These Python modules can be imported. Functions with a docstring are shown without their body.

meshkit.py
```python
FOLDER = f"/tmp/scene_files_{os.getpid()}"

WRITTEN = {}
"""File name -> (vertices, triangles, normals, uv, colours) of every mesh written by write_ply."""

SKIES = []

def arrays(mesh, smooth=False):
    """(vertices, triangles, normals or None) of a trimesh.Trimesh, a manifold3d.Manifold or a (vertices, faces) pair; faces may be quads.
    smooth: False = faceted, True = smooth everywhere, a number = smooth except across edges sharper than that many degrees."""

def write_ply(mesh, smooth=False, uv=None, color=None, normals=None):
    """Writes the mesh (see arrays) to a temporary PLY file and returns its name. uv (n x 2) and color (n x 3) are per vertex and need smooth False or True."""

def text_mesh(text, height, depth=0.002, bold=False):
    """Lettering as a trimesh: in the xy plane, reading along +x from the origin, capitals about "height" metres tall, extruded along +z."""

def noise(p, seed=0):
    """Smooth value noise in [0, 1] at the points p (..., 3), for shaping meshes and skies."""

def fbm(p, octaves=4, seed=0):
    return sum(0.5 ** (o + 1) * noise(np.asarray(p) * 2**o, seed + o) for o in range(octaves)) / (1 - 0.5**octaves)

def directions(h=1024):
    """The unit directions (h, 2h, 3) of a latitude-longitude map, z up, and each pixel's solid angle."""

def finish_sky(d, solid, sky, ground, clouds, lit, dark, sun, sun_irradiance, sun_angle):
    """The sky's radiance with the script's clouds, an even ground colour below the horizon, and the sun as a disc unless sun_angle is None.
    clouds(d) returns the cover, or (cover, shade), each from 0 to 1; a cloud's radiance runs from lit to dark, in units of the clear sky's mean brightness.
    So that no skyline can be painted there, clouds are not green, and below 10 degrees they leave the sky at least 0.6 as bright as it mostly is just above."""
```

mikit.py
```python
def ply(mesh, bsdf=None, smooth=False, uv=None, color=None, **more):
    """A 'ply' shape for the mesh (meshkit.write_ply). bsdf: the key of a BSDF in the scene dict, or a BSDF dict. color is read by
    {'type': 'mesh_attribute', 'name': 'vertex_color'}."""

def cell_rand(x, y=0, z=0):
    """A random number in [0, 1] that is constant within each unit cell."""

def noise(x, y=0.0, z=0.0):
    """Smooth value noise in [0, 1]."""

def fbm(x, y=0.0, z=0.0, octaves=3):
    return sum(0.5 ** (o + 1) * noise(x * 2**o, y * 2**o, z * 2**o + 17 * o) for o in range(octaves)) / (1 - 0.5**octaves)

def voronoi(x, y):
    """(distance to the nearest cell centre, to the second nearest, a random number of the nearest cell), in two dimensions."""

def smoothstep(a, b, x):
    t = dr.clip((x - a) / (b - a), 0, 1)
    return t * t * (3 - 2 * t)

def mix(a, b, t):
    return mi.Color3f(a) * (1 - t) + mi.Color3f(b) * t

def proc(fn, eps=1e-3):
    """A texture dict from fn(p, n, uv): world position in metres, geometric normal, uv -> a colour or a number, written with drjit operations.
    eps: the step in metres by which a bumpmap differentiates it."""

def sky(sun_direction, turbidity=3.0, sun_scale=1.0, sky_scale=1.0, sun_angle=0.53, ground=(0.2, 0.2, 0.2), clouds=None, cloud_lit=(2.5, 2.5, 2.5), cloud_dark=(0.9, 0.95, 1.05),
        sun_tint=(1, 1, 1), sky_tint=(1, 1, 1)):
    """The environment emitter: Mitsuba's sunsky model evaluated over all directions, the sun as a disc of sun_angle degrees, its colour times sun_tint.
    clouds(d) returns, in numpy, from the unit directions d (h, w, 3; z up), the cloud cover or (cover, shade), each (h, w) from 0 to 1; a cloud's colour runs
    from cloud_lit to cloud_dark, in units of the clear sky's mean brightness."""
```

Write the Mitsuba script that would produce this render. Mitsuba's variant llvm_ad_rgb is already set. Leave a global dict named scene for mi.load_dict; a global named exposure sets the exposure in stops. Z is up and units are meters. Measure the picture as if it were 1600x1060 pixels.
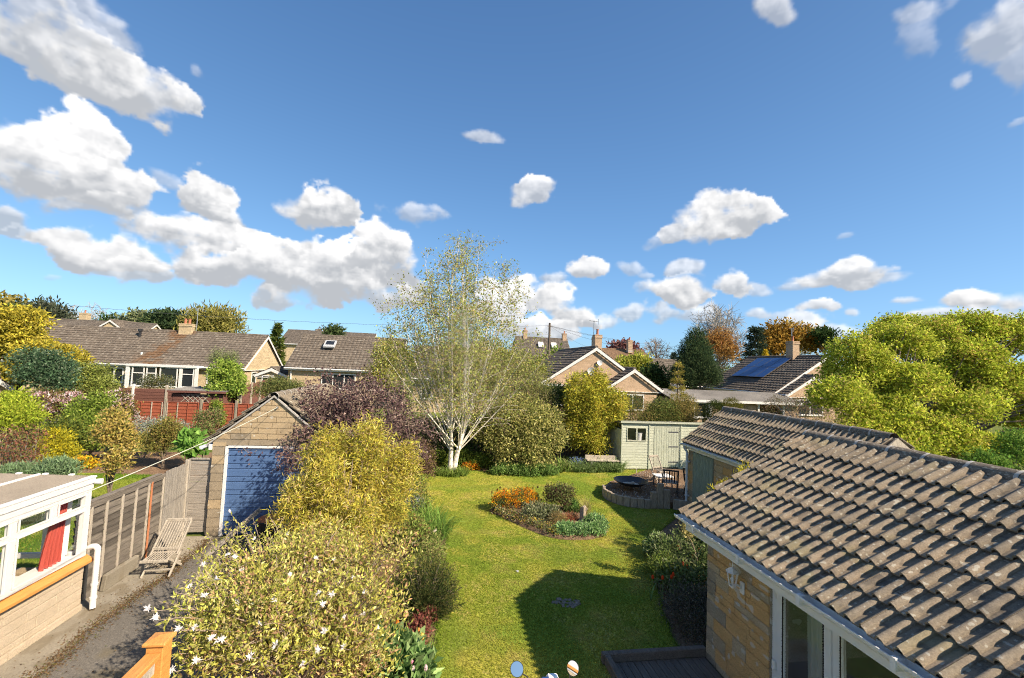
import math, random
import numpy as np
import mitsuba as mi
import drjit as dr
import meshkit, mikit
from mikit import proc, noise, fbm, voronoi, cell_rand, smoothstep, mix

T = mi.ScalarTransform4f
scene, labels = {"type": "scene"}, {}
exposure = 2.0

# ---------------------------------------------------------------- camera, sky
EYE = [0.0, 0.0, 4.35]
scene["camera"] = {
    "type": "perspective", "fov": 99.27, "fov_axis": "x", "near_clip": 0.05, "far_clip": 3000.0,
    "to_world": T().look_at(origin=EYE, target=[0.15138502, 0.9867249, 4.35 + 0.05879237], up=[-0.05095706, -0.05160852, 0.9973665]),
}
SUN = [1.0, -0.835, 1.0]

CLOUDS = [(-40.5,24.8,5.1,3.5,8,0.95,0.55), (-35.6,24.4,4.8,2.9,-9,1,0.5), (-32.2,23.9,3,1.5,7,0.95,0.5), (-41.1,27.3,2.5,1.9,19,0.7,0.6), (-37.9,27.8,2.9,2.1,-11,0.6,0.5), (-37.7,18.7,2.6,2.6,15,1,0), (-39.5,16.9,3.7,2.5,27,1,0.1), (-37.9,14.4,5.3,3.1,11,1,0.6), (-35,14,2.7,2.3,-4,1,0.7), (-35.8,12.7,3.7,1.4,15,0.9,0.8), (-28,16.6,3,2.8,-16,1,0.35), (-26,14.6,2.6,1.9,-12,1,0.6), (-30.7,16.9,2.5,0.9,-9,0.45,0.3), (-35.5,8.5,5.2,1.8,6,1,0.35), (-33,9.4,2.5,1.6,11,1,0.2), (-33.1,7.5,3.5,1.3,3,0.9,0.6), (-15.9,17.3,4,2.7,4,1,0.5), (-18.2,17.6,1.7,1.3,11,0.6,0.3), (-28.8,11.3,5,2.2,1,1,0.3), (-23.4,11.9,2.6,2.4,-8,1,0.15), (-25.5,8.7,4.5,2.5,-4,1,0.5), (-17.7,9.9,7.9,3.7,7,1,0.55), (-8.4,14.6,4,2.8,-9,1,0), (-12.8,11.2,5.3,3,17,1,0.2), (-8.2,11,5.2,3.9,-5,1,0.8), (-14,8,9.1,2.6,5,1,0.9), (-19.5,6.3,4.1,1.3,6,0.9,0.8), (-8.8,8,6.3,1.9,5,0.9,0.8), (-5.4,18.8,3.9,1.5,-2,0.55,0.4), (3.8,28.2,2.4,0.8,-5,0.6,0.4), (10.7,22.4,3,1.7,-4,0.85,0.25), (33.8,17.9,5.1,2.5,2,1,0.35), (36.9,18.3,3.1,2,-13,1,0.3), (29.4,17.2,2.8,1.5,12,0.9,0.5), (26.4,16,1.6,0.9,18,0.4,0.3), (18.3,12.4,2.7,1.6,-10,0.95,0.2), (14,11.6,2.1,1,1,0.7,0.4), (23.7,12.6,2.2,1,-6,0.5,0.4), (25.9,11.8,1.1,0.5,-1,0.4,0.4), (29.6,9.8,4,1.9,-1,1,0.3), (30.9,12.2,2.3,1.4,-11,0.7,0.4), (27,7.2,2.4,1.4,0,0.7,0.4), (31.5,6.8,3.5,1.4,0,0.7,0.4), (35.7,10.1,1.6,2,-3,0.95,0.25), (37.9,9.6,1.6,0.9,-3,0.6,0.3), (38.3,6.9,1.4,0.7,-1,0.7,0.3), (9.7,9.5,3,3.5,2,1,0), (14.4,8.6,2.8,3,-19,1,0.1), (6,7.5,4.2,3.7,3,0.95,0.1), (16.6,6.2,3.7,2.3,-9,1,0.4), (12.1,4.3,5.8,2.2,2,0.9,0.5), (21.1,5.9,2.1,1.1,16,0.7,0.3), (23.9,7,1.9,1.1,11,0.7,0.3), (45.9,10.4,4.4,1.3,-1,0.95,0.35), (47,11.3,2.1,1.2,-6,0.95,0.2), (42.3,9.9,2.3,0.6,2,0.6,0.3), (49.5,10.1,1.9,0.6,5,0.6,0.3), (43.9,7.3,1.8,0.8,4,0.9,0.25), (46.6,6.9,0.7,0.5,-2,0.7,0.3), (50.9,7.9,1.2,0.4,-1,0.7,0.2), (56.1,7.5,2.5,1,-9,1,0.2), (58.5,7,2,1,-5,1,0.2), (52.1,6.5,2.6,0.6,8,0.8,0.3), (56.5,6.3,3.2,0.8,-4,0.7,0.3), (57.6,29.2,2.2,3.1,-27,0.7,0.5), (52.8,31.2,1.7,2.4,-43,0.3,0.3), (54.7,26.7,0.7,1,-22,0.5,0.3), (58.9,26.3,2.1,1.8,-26,0.6,0.5), (52.4,32.8,1.7,1.1,-25,0.45,0.3), (39.3,37.2,2.2,1.1,-23,0.7,0.5), (-41,9.8,1.3,1.4,15,0.8,0.8), (-29,27.3,0.7,1,40,0.3,0.3), (42.4,5.9,2.2,1,-1,0.8,0.2), (45.1,4.7,2.9,1,-1,0.6,0.3), (41.7,6.6,3.4,0.7,-2,0.5,0.3), (58.4,22.1,0.7,0.3,17,0.3,0.3), (46,14.8,0.8,0.4,17,0.3,0.3), (-38.3,6,0.6,0.3,10,0.3,0.4)]

def cloud_field(d):
    """Fair-weather cumulus as (azimuth, elevation, half width, half height, tilt, opacity, greyness) in degrees, broken up by noise."""
    blobs = list(CLOUDS)
    r = random.Random(11)
    for k in range(90):                       # the rest of the sky goes on in the same way
        az, el = r.uniform(65, 295), r.choice([r.uniform(2, 14), r.uniform(8, 35)])
        w = r.uniform(2.0, 6.0)
        for j in range(r.randint(1, 3)):
            blobs.append((az + r.uniform(-w, w), el + r.uniform(-.3, .5) * w, w * r.uniform(.6, 1), w * r.uniform(.25, .5), r.uniform(-8, 8), 1, r.uniform(.1, .6)))
    az = np.degrees(np.arctan2(d[..., 0], d[..., 1]))
    el = np.degrees(np.arcsin(np.clip(d[..., 2], -1, 1)))
    n1 = meshkit.fbm(d * 14, 6, 3); n2 = meshkit.fbm(d * 14 + 40, 6, 9); n3 = meshkit.fbm(d * 34, 5, 21)
    def billow(p):
        return sum(.55 ** k * (1 - np.abs(2 * meshkit.noise(p * 2.1 ** k + 9 * k, 31 + k) - 1)) for k in range(6)) / 2.2
    bill = billow(d * 16)
    toward = np.array([.55, -.2, .8]); toward = toward / np.linalg.norm(toward)
    relief = np.clip((billow(d * 16 + toward * .22) - bill) * 2.6, -1, 1)      # a bulge is brighter on the side that faces the sun
    wa, we = (n1 - .5) * 5.0, (n2 - .5) * 4.0
    best = np.full(az.shape, -2.0); opa = np.zeros(az.shape); sh = np.full(az.shape, .4); over = np.zeros(az.shape)
    for (a, e, w, h, t, o, g) in blobs:
        da = (az - a + 180) % 360 - 180
        da = da * np.cos(np.radians(e))
        m = (np.abs(da) < w * 2 + 3) & (np.abs(el - e) < h * 2 + w * .7 + 3)
        if not m.any():
            continue
        scale = min(1.15, h / 1.5)
        x, y = da[m] + wa[m] * scale, el[m] - e + we[m] * scale
        c, s = math.cos(math.radians(t)), math.sin(math.radians(t))
        u, v = (x * c + y * s) / w, (-x * s + y * c) / h
        vv = np.where(v < 0, v * 1.25, v)
        q = 1 - (u * u + vv * vv)
        val = q - .15 + (bill[m] - .52) * 1.7 + (n3[m] - .5) * 1.3
        cov = mikit_step(0.0, .22 + 1.1 * mikit_step(.35, .75, n1[m]) if o >= .8 else .9, val) * o
        new = np.clip(.40 - .55 * v + g * .75 - .12 * u + relief[m] * .5 + (n3[m] - .5) * .8 - .15 * (1 - mikit_step(0, .5, val)), 0, 1)
        old = over[m]
        over[m] = np.maximum(old, cov)
        k = np.clip(cov, 0, 1)
        sh[m] = np.where(old > 0.02, sh[m] * (1 - k * .8) + new * k * .8, new)
    return over, sh

def mikit_step(a, b, x):
    t = np.clip((x - a) / (b - a), 0, 1)
    return t * t * (3 - 2 * t)

scene["sky"] = mikit.sky(SUN, turbidity=3.0, sun_scale=1.75, sky_scale=1.0, ground=(.12, .12, .08), clouds=cloud_field,
                         cloud_lit=(3.1, 3.05, 3.0), cloud_dark=(1.3, 1.36, 1.45), sun_tint=(.95, .98, 1.06), sky_tint=(.98, 1.21, 1.40))

# ---------------------------------------------------------------- helpers
def V(*a):
    return np.array(a, float)

def unit(v):
    v = np.asarray(v, float)
    return v / max(np.linalg.norm(v), 1e-12)

def rotz(a):
    c, s = math.cos(a), math.sin(a)
    return np.array([[c, -s, 0], [s, c, 0], [0, 0, 1.0]])

def axis_rot(ax, a):
    ax = unit(ax); K = np.array([[0, -ax[2], ax[1]], [ax[2], 0, -ax[0]], [-ax[1], ax[0], 0]])
    return np.eye(3) + math.sin(a) * K + (1 - math.cos(a)) * K @ K

_CUBE = np.array([[x, y, z] for x in (-1, 1) for y in (-1, 1) for z in (-1, 1)], float) / 2
_CF = np.array([[0, 1, 3], [0, 3, 2], [4, 6, 7], [4, 7, 5], [0, 4, 5], [0, 5, 1], [2, 3, 7], [2, 7, 6], [0, 2, 6], [0, 6, 4], [1, 5, 7], [1, 7, 3]])

class MB:
    """Collects shapes into one mesh."""
    def __init__(self):
        self.v, self.f, self.c, self.n = [], [], [], 0
    def add(self, v, f, col=None):
        v = np.asarray(v, float).reshape(-1, 3); f = np.asarray(f, int).reshape(-1, 3)
        self.v.append(v); self.f.append(f + self.n); self.n += len(v)
        self.c.append(np.broadcast_to(V(.5, .5, .5) if col is None else np.asarray(col, float), (len(v), 3)))
        return self
    def box(self, c, s, R=None, col=None):
        v = _CUBE * np.asarray(s, float)
        if R is not None: v = v @ np.asarray(R).T
        return self.add(v + np.asarray(c, float), _CF, col)
    def bbox(self, c, s, b=.01, R=None, col=None):
        """a box with chamfered edges"""
        s = np.asarray(s, float); b = min(b, s.min() * .35)
        pts = []
        for sx in (-1, 1):
            for sy in (-1, 1):
                for sz in (-1, 1):
                    for k in range(3):
                        p = s / 2 - b; p[k] = s[k] / 2
                        pts.append(p * V(sx, sy, sz))
        pts = np.array(pts)
        tri = _hull(pts)
        if R is not None: pts = pts @ np.asarray(R).T
        return self.add(pts + np.asarray(c, float), tri, col)
    def bar(self, a, b, w, h, up=(0, 0, 1), bev=0, col=None):
        """a beam of section w (sideways) x h (along up) from a to b"""
        a, b = np.asarray(a, float), np.asarray(b, float); d = b - a; L = np.linalg.norm(d); d = d / L
        up = np.asarray(up, float)
        if abs(d @ unit(up)) > .98: up = V(0, 1, 0) if abs(d[1]) < .9 else V(1, 0, 0)
        x = unit(np.cross(d, up)); z = np.cross(x, d)
        R = np.stack([x, d, z], 1)
        return (self.bbox((a + b) / 2, (w, L, h), bev, R, col) if bev else self.box((a + b) / 2, (w, L, h), R, col))
    def tube(self, pts, rad, n=6, caps=True, col=None):
        pts = np.asarray(pts, float); rad = np.broadcast_to(np.asarray(rad, float), (len(pts),))
        d = np.gradient(pts, axis=0); d /= np.maximum(np.linalg.norm(d, axis=1, keepdims=True), 1e-9)
        ref = V(0, 0, 1) if abs(d[0][2]) < .9 else V(1, 0, 0)
        u = unit(np.cross(d[0], ref)); rings = []
        for p, t, r in zip(pts, d, rad):
            u = unit(u - t * (u @ t)); w = np.cross(t, u)
            a = np.arange(n) / n * 2 * math.pi
            rings.append(p + r * (np.cos(a)[:, None] * u + np.sin(a)[:, None] * w))
        v = np.concatenate(rings); m = len(pts); f = []
        i = np.arange(n); j = (i + 1) % n
        for k in range(m - 1):
            o = k * n
            f.append(np.stack([o + i, o + j, o + n + j], 1)); f.append(np.stack([o + i, o + n + j, o + n + i], 1))
        if caps:
            v = np.concatenate([v, pts[:1], pts[-1:]]); e = m * n
            f.append(np.stack([j, i, np.full(n, e)], 1)); f.append(np.stack([(m - 1) * n + i, (m - 1) * n + j, np.full(n, e + 1)], 1))
        return self.add(v, np.concatenate(f), col)
    def lathe(self, prof, c=(0, 0, 0), n=24, R=None, col=None):
        """profile [(r, z)...] turned round z"""
        a = np.arange(n) / n * 2 * math.pi; v = []
        for r, z in prof:
            v.append(np.stack([r * np.cos(a), r * np.sin(a), np.full(n, z)], 1))
        v = np.concatenate(v)
        if R is not None: v = v @ np.asarray(R).T
        f = []; i = np.arange(n); j = (i + 1) % n
        for k in range(len(prof) - 1):
            o = k * n
            f.append(np.stack([o + i, o + j, o + n + j], 1)); f.append(np.stack([o + i, o + n + j, o + n + i], 1))
        return self.add(v + np.asarray(c, float), np.concatenate(f), col)
    def prism(self, poly, direction, col=None):
        """a convex planar polygon (k x 3) pushed along a vector"""
        p = np.asarray(poly, float); d = np.asarray(direction, float); k = len(p)
        v = np.concatenate([p, p + d]); f = []
        for i in range(1, k - 1): f += [[0, i + 1, i], [k, k + i, k + i + 1]]
        for i in range(k):
            j = (i + 1) % k; f += [[i, j, k + j], [i, k + j, k + i]]
        f = np.array(f)
        nrm = np.cross(p[1] - p[0], p[2] - p[0])
        if nrm @ d < 0: f = f[:, ::-1]
        return self.add(v, f, col)
    def grid(self, P, col=None, flip=False):
        """P: (a, b, 3) points"""
        a, b = P.shape[:2]; i = np.arange(a * b).reshape(a, b)
        q = np.stack([i[:-1, :-1], i[1:, :-1], i[1:, 1:], i[:-1, 1:]], -1).reshape(-1, 4)
        f = np.concatenate([q[:, [0, 1, 2]], q[:, [0, 2, 3]]])
        return self.add(P.reshape(-1, 3), f[:, ::-1] if flip else f, col)
    def get(self):
        return np.concatenate(self.v), np.concatenate(self.f)
    def colors(self):
        return np.concatenate(self.c)

_HULLS = {}
def _hull(pts):
    key = len(pts)
    if key not in _HULLS:
        from scipy.spatial import ConvexHull
        h = ConvexHull(pts); f = h.simplices.copy()
        c = pts.mean(0)
        for t in f:
            a, b, d = pts[t]
            if np.cross(b - a, d - a) @ (a - c) < 0: t[[1, 2]] = t[[2, 1]]
        _HULLS[key] = f
    return _HULLS[key]

_COUNT = {}
def num(name):
    """the next free key: name, name_001, name_002 ..."""
    k = _COUNT.get(name, 0); _COUNT[name] = k + 1
    return name if k == 0 else f"{name}_{k:03d}"

def put(name, mesh, mat, parent=None, smooth=False, colored=False, **more):
    """one entry of the scene, keyed parent__name"""
    key = num(name if parent is None else parent + "__" + name)
    if isinstance(mesh, MB):
        col = mesh.colors() if colored else None; mesh = mesh.get()
    else:
        col = more.pop("color", None)
    scene[key] = mikit.ply(mesh, mat, smooth=smooth, color=col, **more)
    return key

def tag(key, label=None, cat=None, group=None, kind=None):
    d = labels.setdefault(key, {})
    if label: d["label"] = label
    if cat: d["category"] = cat
    if group: d["group"] = group
    if kind: d["kind"] = kind
    return key

def thing(name, label, cat, group=None):
    return tag(num(name), label, cat, group)

# ---------------------------------------------------------------- materials
def bsdf(name, d):
    scene[name] = {**d, "id": name} if False else d
    return name

def matte(name, col, rough=.7, spec=.3, **k):
    base = col if isinstance(col, dict) else {"type": "rgb", "value": list(col)}
    return bsdf(name, {"type": "twosided", "b": {"type": "principled", "base_color": base, "roughness": rough, "specular": spec, **k}})

def bumped(name, col, bump, scale, rough=.7, spec=.3, **k):
    base = col if isinstance(col, dict) else {"type": "rgb", "value": list(col)}
    return bsdf(name, {"type": "twosided", "b": {"type": "bumpmap", "arbitrary": bump, "scale": scale,
                "nested": {"type": "principled", "base_color": base, "roughness": rough, "specular": spec, **k}}})

def vcol():
    return {"type": "mesh_attribute", "name": "vertex_color"}

def lawn_col(p, n, uv):
    a = fbm(p.x * .55, p.y * .55, 3, 4); b = fbm(p.x * 2.3, p.y * 2.3, 1, 3); c = noise(p.x * 40, p.y * 40, 5); e = noise(p.x * 14, p.y * 11, 2)
    base = mix((.20, .25, .035), (.33, .31, .055), smoothstep(.40, .60, a * .6 + b * .4))
    base = mix(base, (.36, .31, .10), smoothstep(.56, .72, b * .6 + e * .4) * .6)
    base = mix(base, (.14, .22, .03), smoothstep(.55, .68, fbm(p.x * 1.1 + 9, p.y * 1.1, 8, 3)) * .7)
    return base * (.72 + .56 * c)
matte("lawn_grass", proc(lawn_col), .9, .1)

def asphalt_col(p, n, uv):
    g = noise(p.x * 90, p.y * 90, 1); a = fbm(p.x * 1.3, p.y * 1.3, 2, 4); s = smoothstep(.78, .86, noise(p.x * 55 + 9, p.y * 55, 4))
    moss = smoothstep(.55, .7, fbm(p.x * 2.2 + 5, p.y * 2.2, 4, 4))
    c = mix((.095, .09, .081), (.14, .13, .114), a) * (.75 + .5 * g)
    c = mix(c, (.26, .24, .21), s * .3)
    return mix(c, (.13, .11, .065), moss * .45)
matte("asphalt", proc(asphalt_col), .9, .2)

def concrete_col(p, n, uv):
    g = noise(p.x * 70, p.y * 70, p.z * 70); a = fbm(p.x * 2.0, p.y * 2.0, p.z * 2, 4); st = smoothstep(.52, .70, fbm(p.x * 5 + 3, p.y * 2.4, 1, 4))
    c = mix((.18, .162, .13), (.27, .245, .195), a) * (.8 + .4 * g)
    return mix(c, (.15, .125, .085), st * .7)
matte("concrete", proc(concrete_col), .9, .2)

def soil_col(p, n, uv):
    g = noise(p.x * 45, p.y * 45, 1); a = fbm(p.x * 3, p.y * 3, 2, 3)
    return mix((.085, .055, .035), (.19, .13, .085), a) * (.5 + g)
matte("soil", proc(soil_col), .95, .1)

def tile_maker(seed, lo, hi):
    def f(p, n, uv):
        g = noise(p.x * 120 + seed, p.y * 120, p.z * 120); a = fbm(p.x * 5, p.y * 5 + seed, p.z * 5, 4); d = noise(p.x * 45, p.y * 45 + seed, p.z * 45)
        li = smoothstep(.74, .80, noise(p.x * 34, p.y * 34 + seed, p.z * 34)); dk = smoothstep(.55, .72, fbm(p.x * 9, p.y * 9, p.z * 9 + seed, 3))
        c = mix(lo, hi, a) * (.62 + .5 * g + .25 * d)
        c = mix(c, (.42, .41, .35), li * .6)
        c = mix(c, (.20, .19, .10), smoothstep(.56, .68, fbm(p.x * 2.2, p.y * 2.2 + seed, p.z * 2.2, 4)) * .35)
        return mix(c, (.06, .055, .05), dk * .5)
    return proc(f)
matte("tile_a", tile_maker(1.3, (.155, .13, .098), (.255, .215, .163)), .9, .2)
matte("tile_b", tile_maker(7.9, (.13, .112, .088), (.225, .192, .15)), .9, .2)
matte("tile_c", tile_maker(4.2, (.165, .135, .10), (.28, .23, .172)), .9, .2)
def ridge_col(p, n, uv):
    g = noise(p.x * 110, p.y * 110, p.z * 110); a = fbm(p.x * 12, p.y * 12, p.z * 12, 4); li = smoothstep(.66, .74, noise(p.x * 50 + 3, p.y * 50, p.z * 50))
    c = mix((.075, .066, .055), (.21, .18, .145), a) * (.6 + .7 * g)
    return mix(c, (.36, .34, .28), li * .6)
matte("ridge_concrete", proc(ridge_col), .95, .2)
matte("mortar", (.36, .35, .33), .95, .1)

def stone_maker(seed, lo, hi, dark):
    def f(p, n, uv):
        g = noise(p.x * 130, p.y * 130, p.z * 130); a = fbm(p.x * 7 + seed, p.y * 7, p.z * 7, 4); d = smoothstep(.55, .75, fbm(p.x * 3, p.y * 3 + seed, p.z * 2, 4))
        c = mix(lo, hi, a) * (.68 + .64 * g)
        c = mix(c, (.50, .49, .44), smoothstep(.80, .85, noise(p.x * 11 + seed, p.y * 11, p.z * 11)) * .6)
        return mix(c, (.13, .11, .085), d * dark)
    return proc(f)
matte("stone_ochre", stone_maker(2, (.38, .225, .09), (.52, .335, .15), .2), .9, .2)
matte("stone_buff", stone_maker(5, (.30, .23, .14), (.41, .325, .21), .35), .9, .2)
matte("stone_pale", proc(lambda p, n, uv: mix((.36, .30, .22), (.46, .39, .30), fbm(p.x * 6, p.y * 6, p.z * 6, 4)) * (.75 + .5 * noise(p.x * 110, p.y * 110, p.z * 110))), .9, .2)
matte("stone_grey", stone_maker(8, (.205, .17, .12), (.31, .26, .19), .6), .9, .2)

def farwall_maker(lo, hi):
    def f(p, n, uv):
        h = dr.select(dr.abs(n.x) > .7, p.y, p.x); row = dr.floor(p.z / .14); u = h / .42 + cell_rand(row, 3) * .9
        r = cell_rand(dr.floor(u), row, 1); fu = u - dr.floor(u); fz = p.z / .14 - row
        joint = dr.maximum(smoothstep(.05, .0, fu), smoothstep(.16, .0, fz))
        c = mix(lo, hi, r * .7 + fbm(p.x * 3, p.y * 3, p.z * 3, 3) * .3) * (.85 + .3 * noise(p.x * 30, p.y * 30, p.z * 30))
        return mix(c, (.30, .25, .18), joint * .5)
    return proc(f)
matte("far_stone", farwall_maker((.36, .285, .175), (.48, .39, .255)), .9, .2)
matte("far_brick", farwall_maker((.34, .245, .165), (.45, .33, .23)), .9, .2)

def farroof_maker(lo, hi, warm):
    def f(p, n, uv):
        a = fbm(p.x * .9, p.y * .9, p.z * 2, 4); g = cell_rand(dr.floor(p.x / .3), dr.floor(p.z / .2), dr.floor(p.y / .3)); s = noise(p.x * 9, p.y * 9, p.z * 9)
        li = smoothstep(.74, .84, noise(p.x * 6 + 4, p.y * 6, p.z * 8))
        c = mix(lo, hi, a * .5 + g * .5) * (.8 + .4 * s)
        return mix(c, warm, li * .55)
    return proc(f)
matte("far_tile", farroof_maker((.085, .072, .06), (.155, .132, .108), (.27, .25, .21)), .9, .2)
matte("far_tile_dark", farroof_maker((.075, .065, .057), (.135, .118, .10), (.24, .22, .18)), .9, .2)
matte("far_tile_rust", farroof_maker((.13, .085, .055), (.20, .13, .08), (.12, .10, .08)), .9, .2)

def wood_maker(lo, hi, sx, sy, sz, dark=.4):
    def f(p, n, uv):
        a = fbm(p.x * sx, p.y * sy, p.z * sz, 4); g = noise(p.x * sx * 4, p.y * sy * 4, p.z * sz * 4); b = fbm(p.x * 1.7, p.y * 1.7, p.z * 1.7, 3)
        return mix(lo, hi, a * .6 + b * .4) * (1 - dark * .5 + dark * g)
    return proc(f)
matte("grey_wood_y", wood_maker((.075, .066, .056), (.20, .178, .15), 30, 2.5, 30, .8), .85, .2)
matte("grey_wood_dark", wood_maker((.045, .04, .034), (.12, .106, .09), 30, 2.5, 30, .8), .9, .15)
matte("grey_wood_z", wood_maker((.16, .148, .132), (.30, .28, .25), 28, 28, 2.2, .6), .85, .2)
matte("pale_wood", wood_maker((.27, .24, .195), (.42, .38, .32), 24, 24, 3, .5), .8, .2)
matte("grey_wood_x", wood_maker((.17, .15, .13), (.36, .33, .29), 2.5, 30, 30, .6), .85, .2)
matte("green_wood_x", wood_maker((.33, .36, .285), (.46, .485, .395), 2.2, 20, 30, .4), .75, .25)
matte("green_wood_z", wood_maker((.30, .335, .265), (.43, .455, .37), 26, 26, 2.2, .5), .75, .25)
matte("green_door", wood_maker((.13, .18, .155), (.22, .27, .235), 25, 25, 1.6, .5), .7, .25)
matte("orange_wood", wood_maker((.44, .19, .045), (.58, .28, .08), 26, 2.0, 26, .35), .55, .4)
matte("red_wood", wood_maker((.19, .045, .026), (.29, .09, .05), 2.5, 20, 26, .5), .8, .2)
matte("pole_wood", wood_maker((.09, .07, .055), (.17, .14, .11), 20, 20, 2, .4), .85, .2)
matte("brown_wood", wood_maker((.11, .05, .04), (.17, .08, .065), 2.5, 20, 26, .4), .8, .2)
matte("dark_deck", wood_maker((.075, .062, .055), (.15, .13, .11), 26, 2.2, 20, .5), .85, .2)
matte("sleeper_wood", wood_maker((.20, .165, .125), (.36, .305, .235), 24, 24, 2.4, .6), .9, .2)
matte("blue_door", wood_maker((.05, .105, .24), (.085, .155, .31), 1.2, 1.2, 14, .22), .45, .45)

matte("upvc", (.60, .60, .59), .35, .5)
matte("grey_pipe", (.52, .58, .64), .4, .5)
matte("black_metal", (.025, .025, .028), .45, .5)
matte("black_plastic", (.02, .02, .022), .4, .5)
matte("dark_grey_paint", (.07, .075, .085), .5, .4)
matte("steel", (.45, .46, .47), .35, .6, metallic=.9)
matte("lamp_paint", (.62, .62, .62), .4, .5)
matte("white_paint", (.62, .62, .61), .5, .4)
matte("scooter_white", (.80, .80, .80), .2, .6, clearcoat=.6)
matte("curtain_red", (.42, .075, .055), .8, .2)
matte("curtain_net", (.74, .73, .68), .9, .1)
matte("curtain_pale", (.50, .52, .44), .9, .1)
matte("felt", proc(lambda p, n, uv: mix((.19, .165, .13), (.26, .225, .18), fbm(p.x * 2, p.y * 2, 1, 3)) * (.85 + .3 * noise(p.x * 80, p.y * 80, 2))), .95, .1)
matte("felt_grey", proc(lambda p, n, uv: mix((.11, .105, .098), (.18, .172, .16), fbm(p.x * .8, p.y * .8, 1, 3)) * (.85 + .3 * noise(p.x * 20, p.y * 20, 2))), .95, .1)
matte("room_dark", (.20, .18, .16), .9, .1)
matte("room_green", (.42, .50, .40), .8, .2)
matte("room_white", (.62, .62, .60), .7, .3)
matte("terracotta", (.40, .16, .08), .85, .2)
matte("solar_blue", (.015, .045, .16), .12, .6)
matte("lead", (.36, .38, .40), .6, .4)
matte("pot_red", (.36, .15, .09), .8, .2)
matte("rock", proc(lambda p, n, uv: mix((.22, .20, .17), (.45, .42, .37), fbm(p.x * 12, p.y * 12, p.z * 12, 4)) * (.8 + .4 * noise(p.x * 70, p.y * 70, p.z * 70))), .9, .2)
matte("bark", proc(lambda p, n, uv: mix((.10, .075, .055), (.28, .23, .18), fbm(p.x * 22, p.y * 22, p.z * 6, 4))), .95, .1)
matte("twig", (.30, .24, .19), .9, .1)
matte("twig_pale", (.34, .325, .30), .9, .1)
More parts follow.
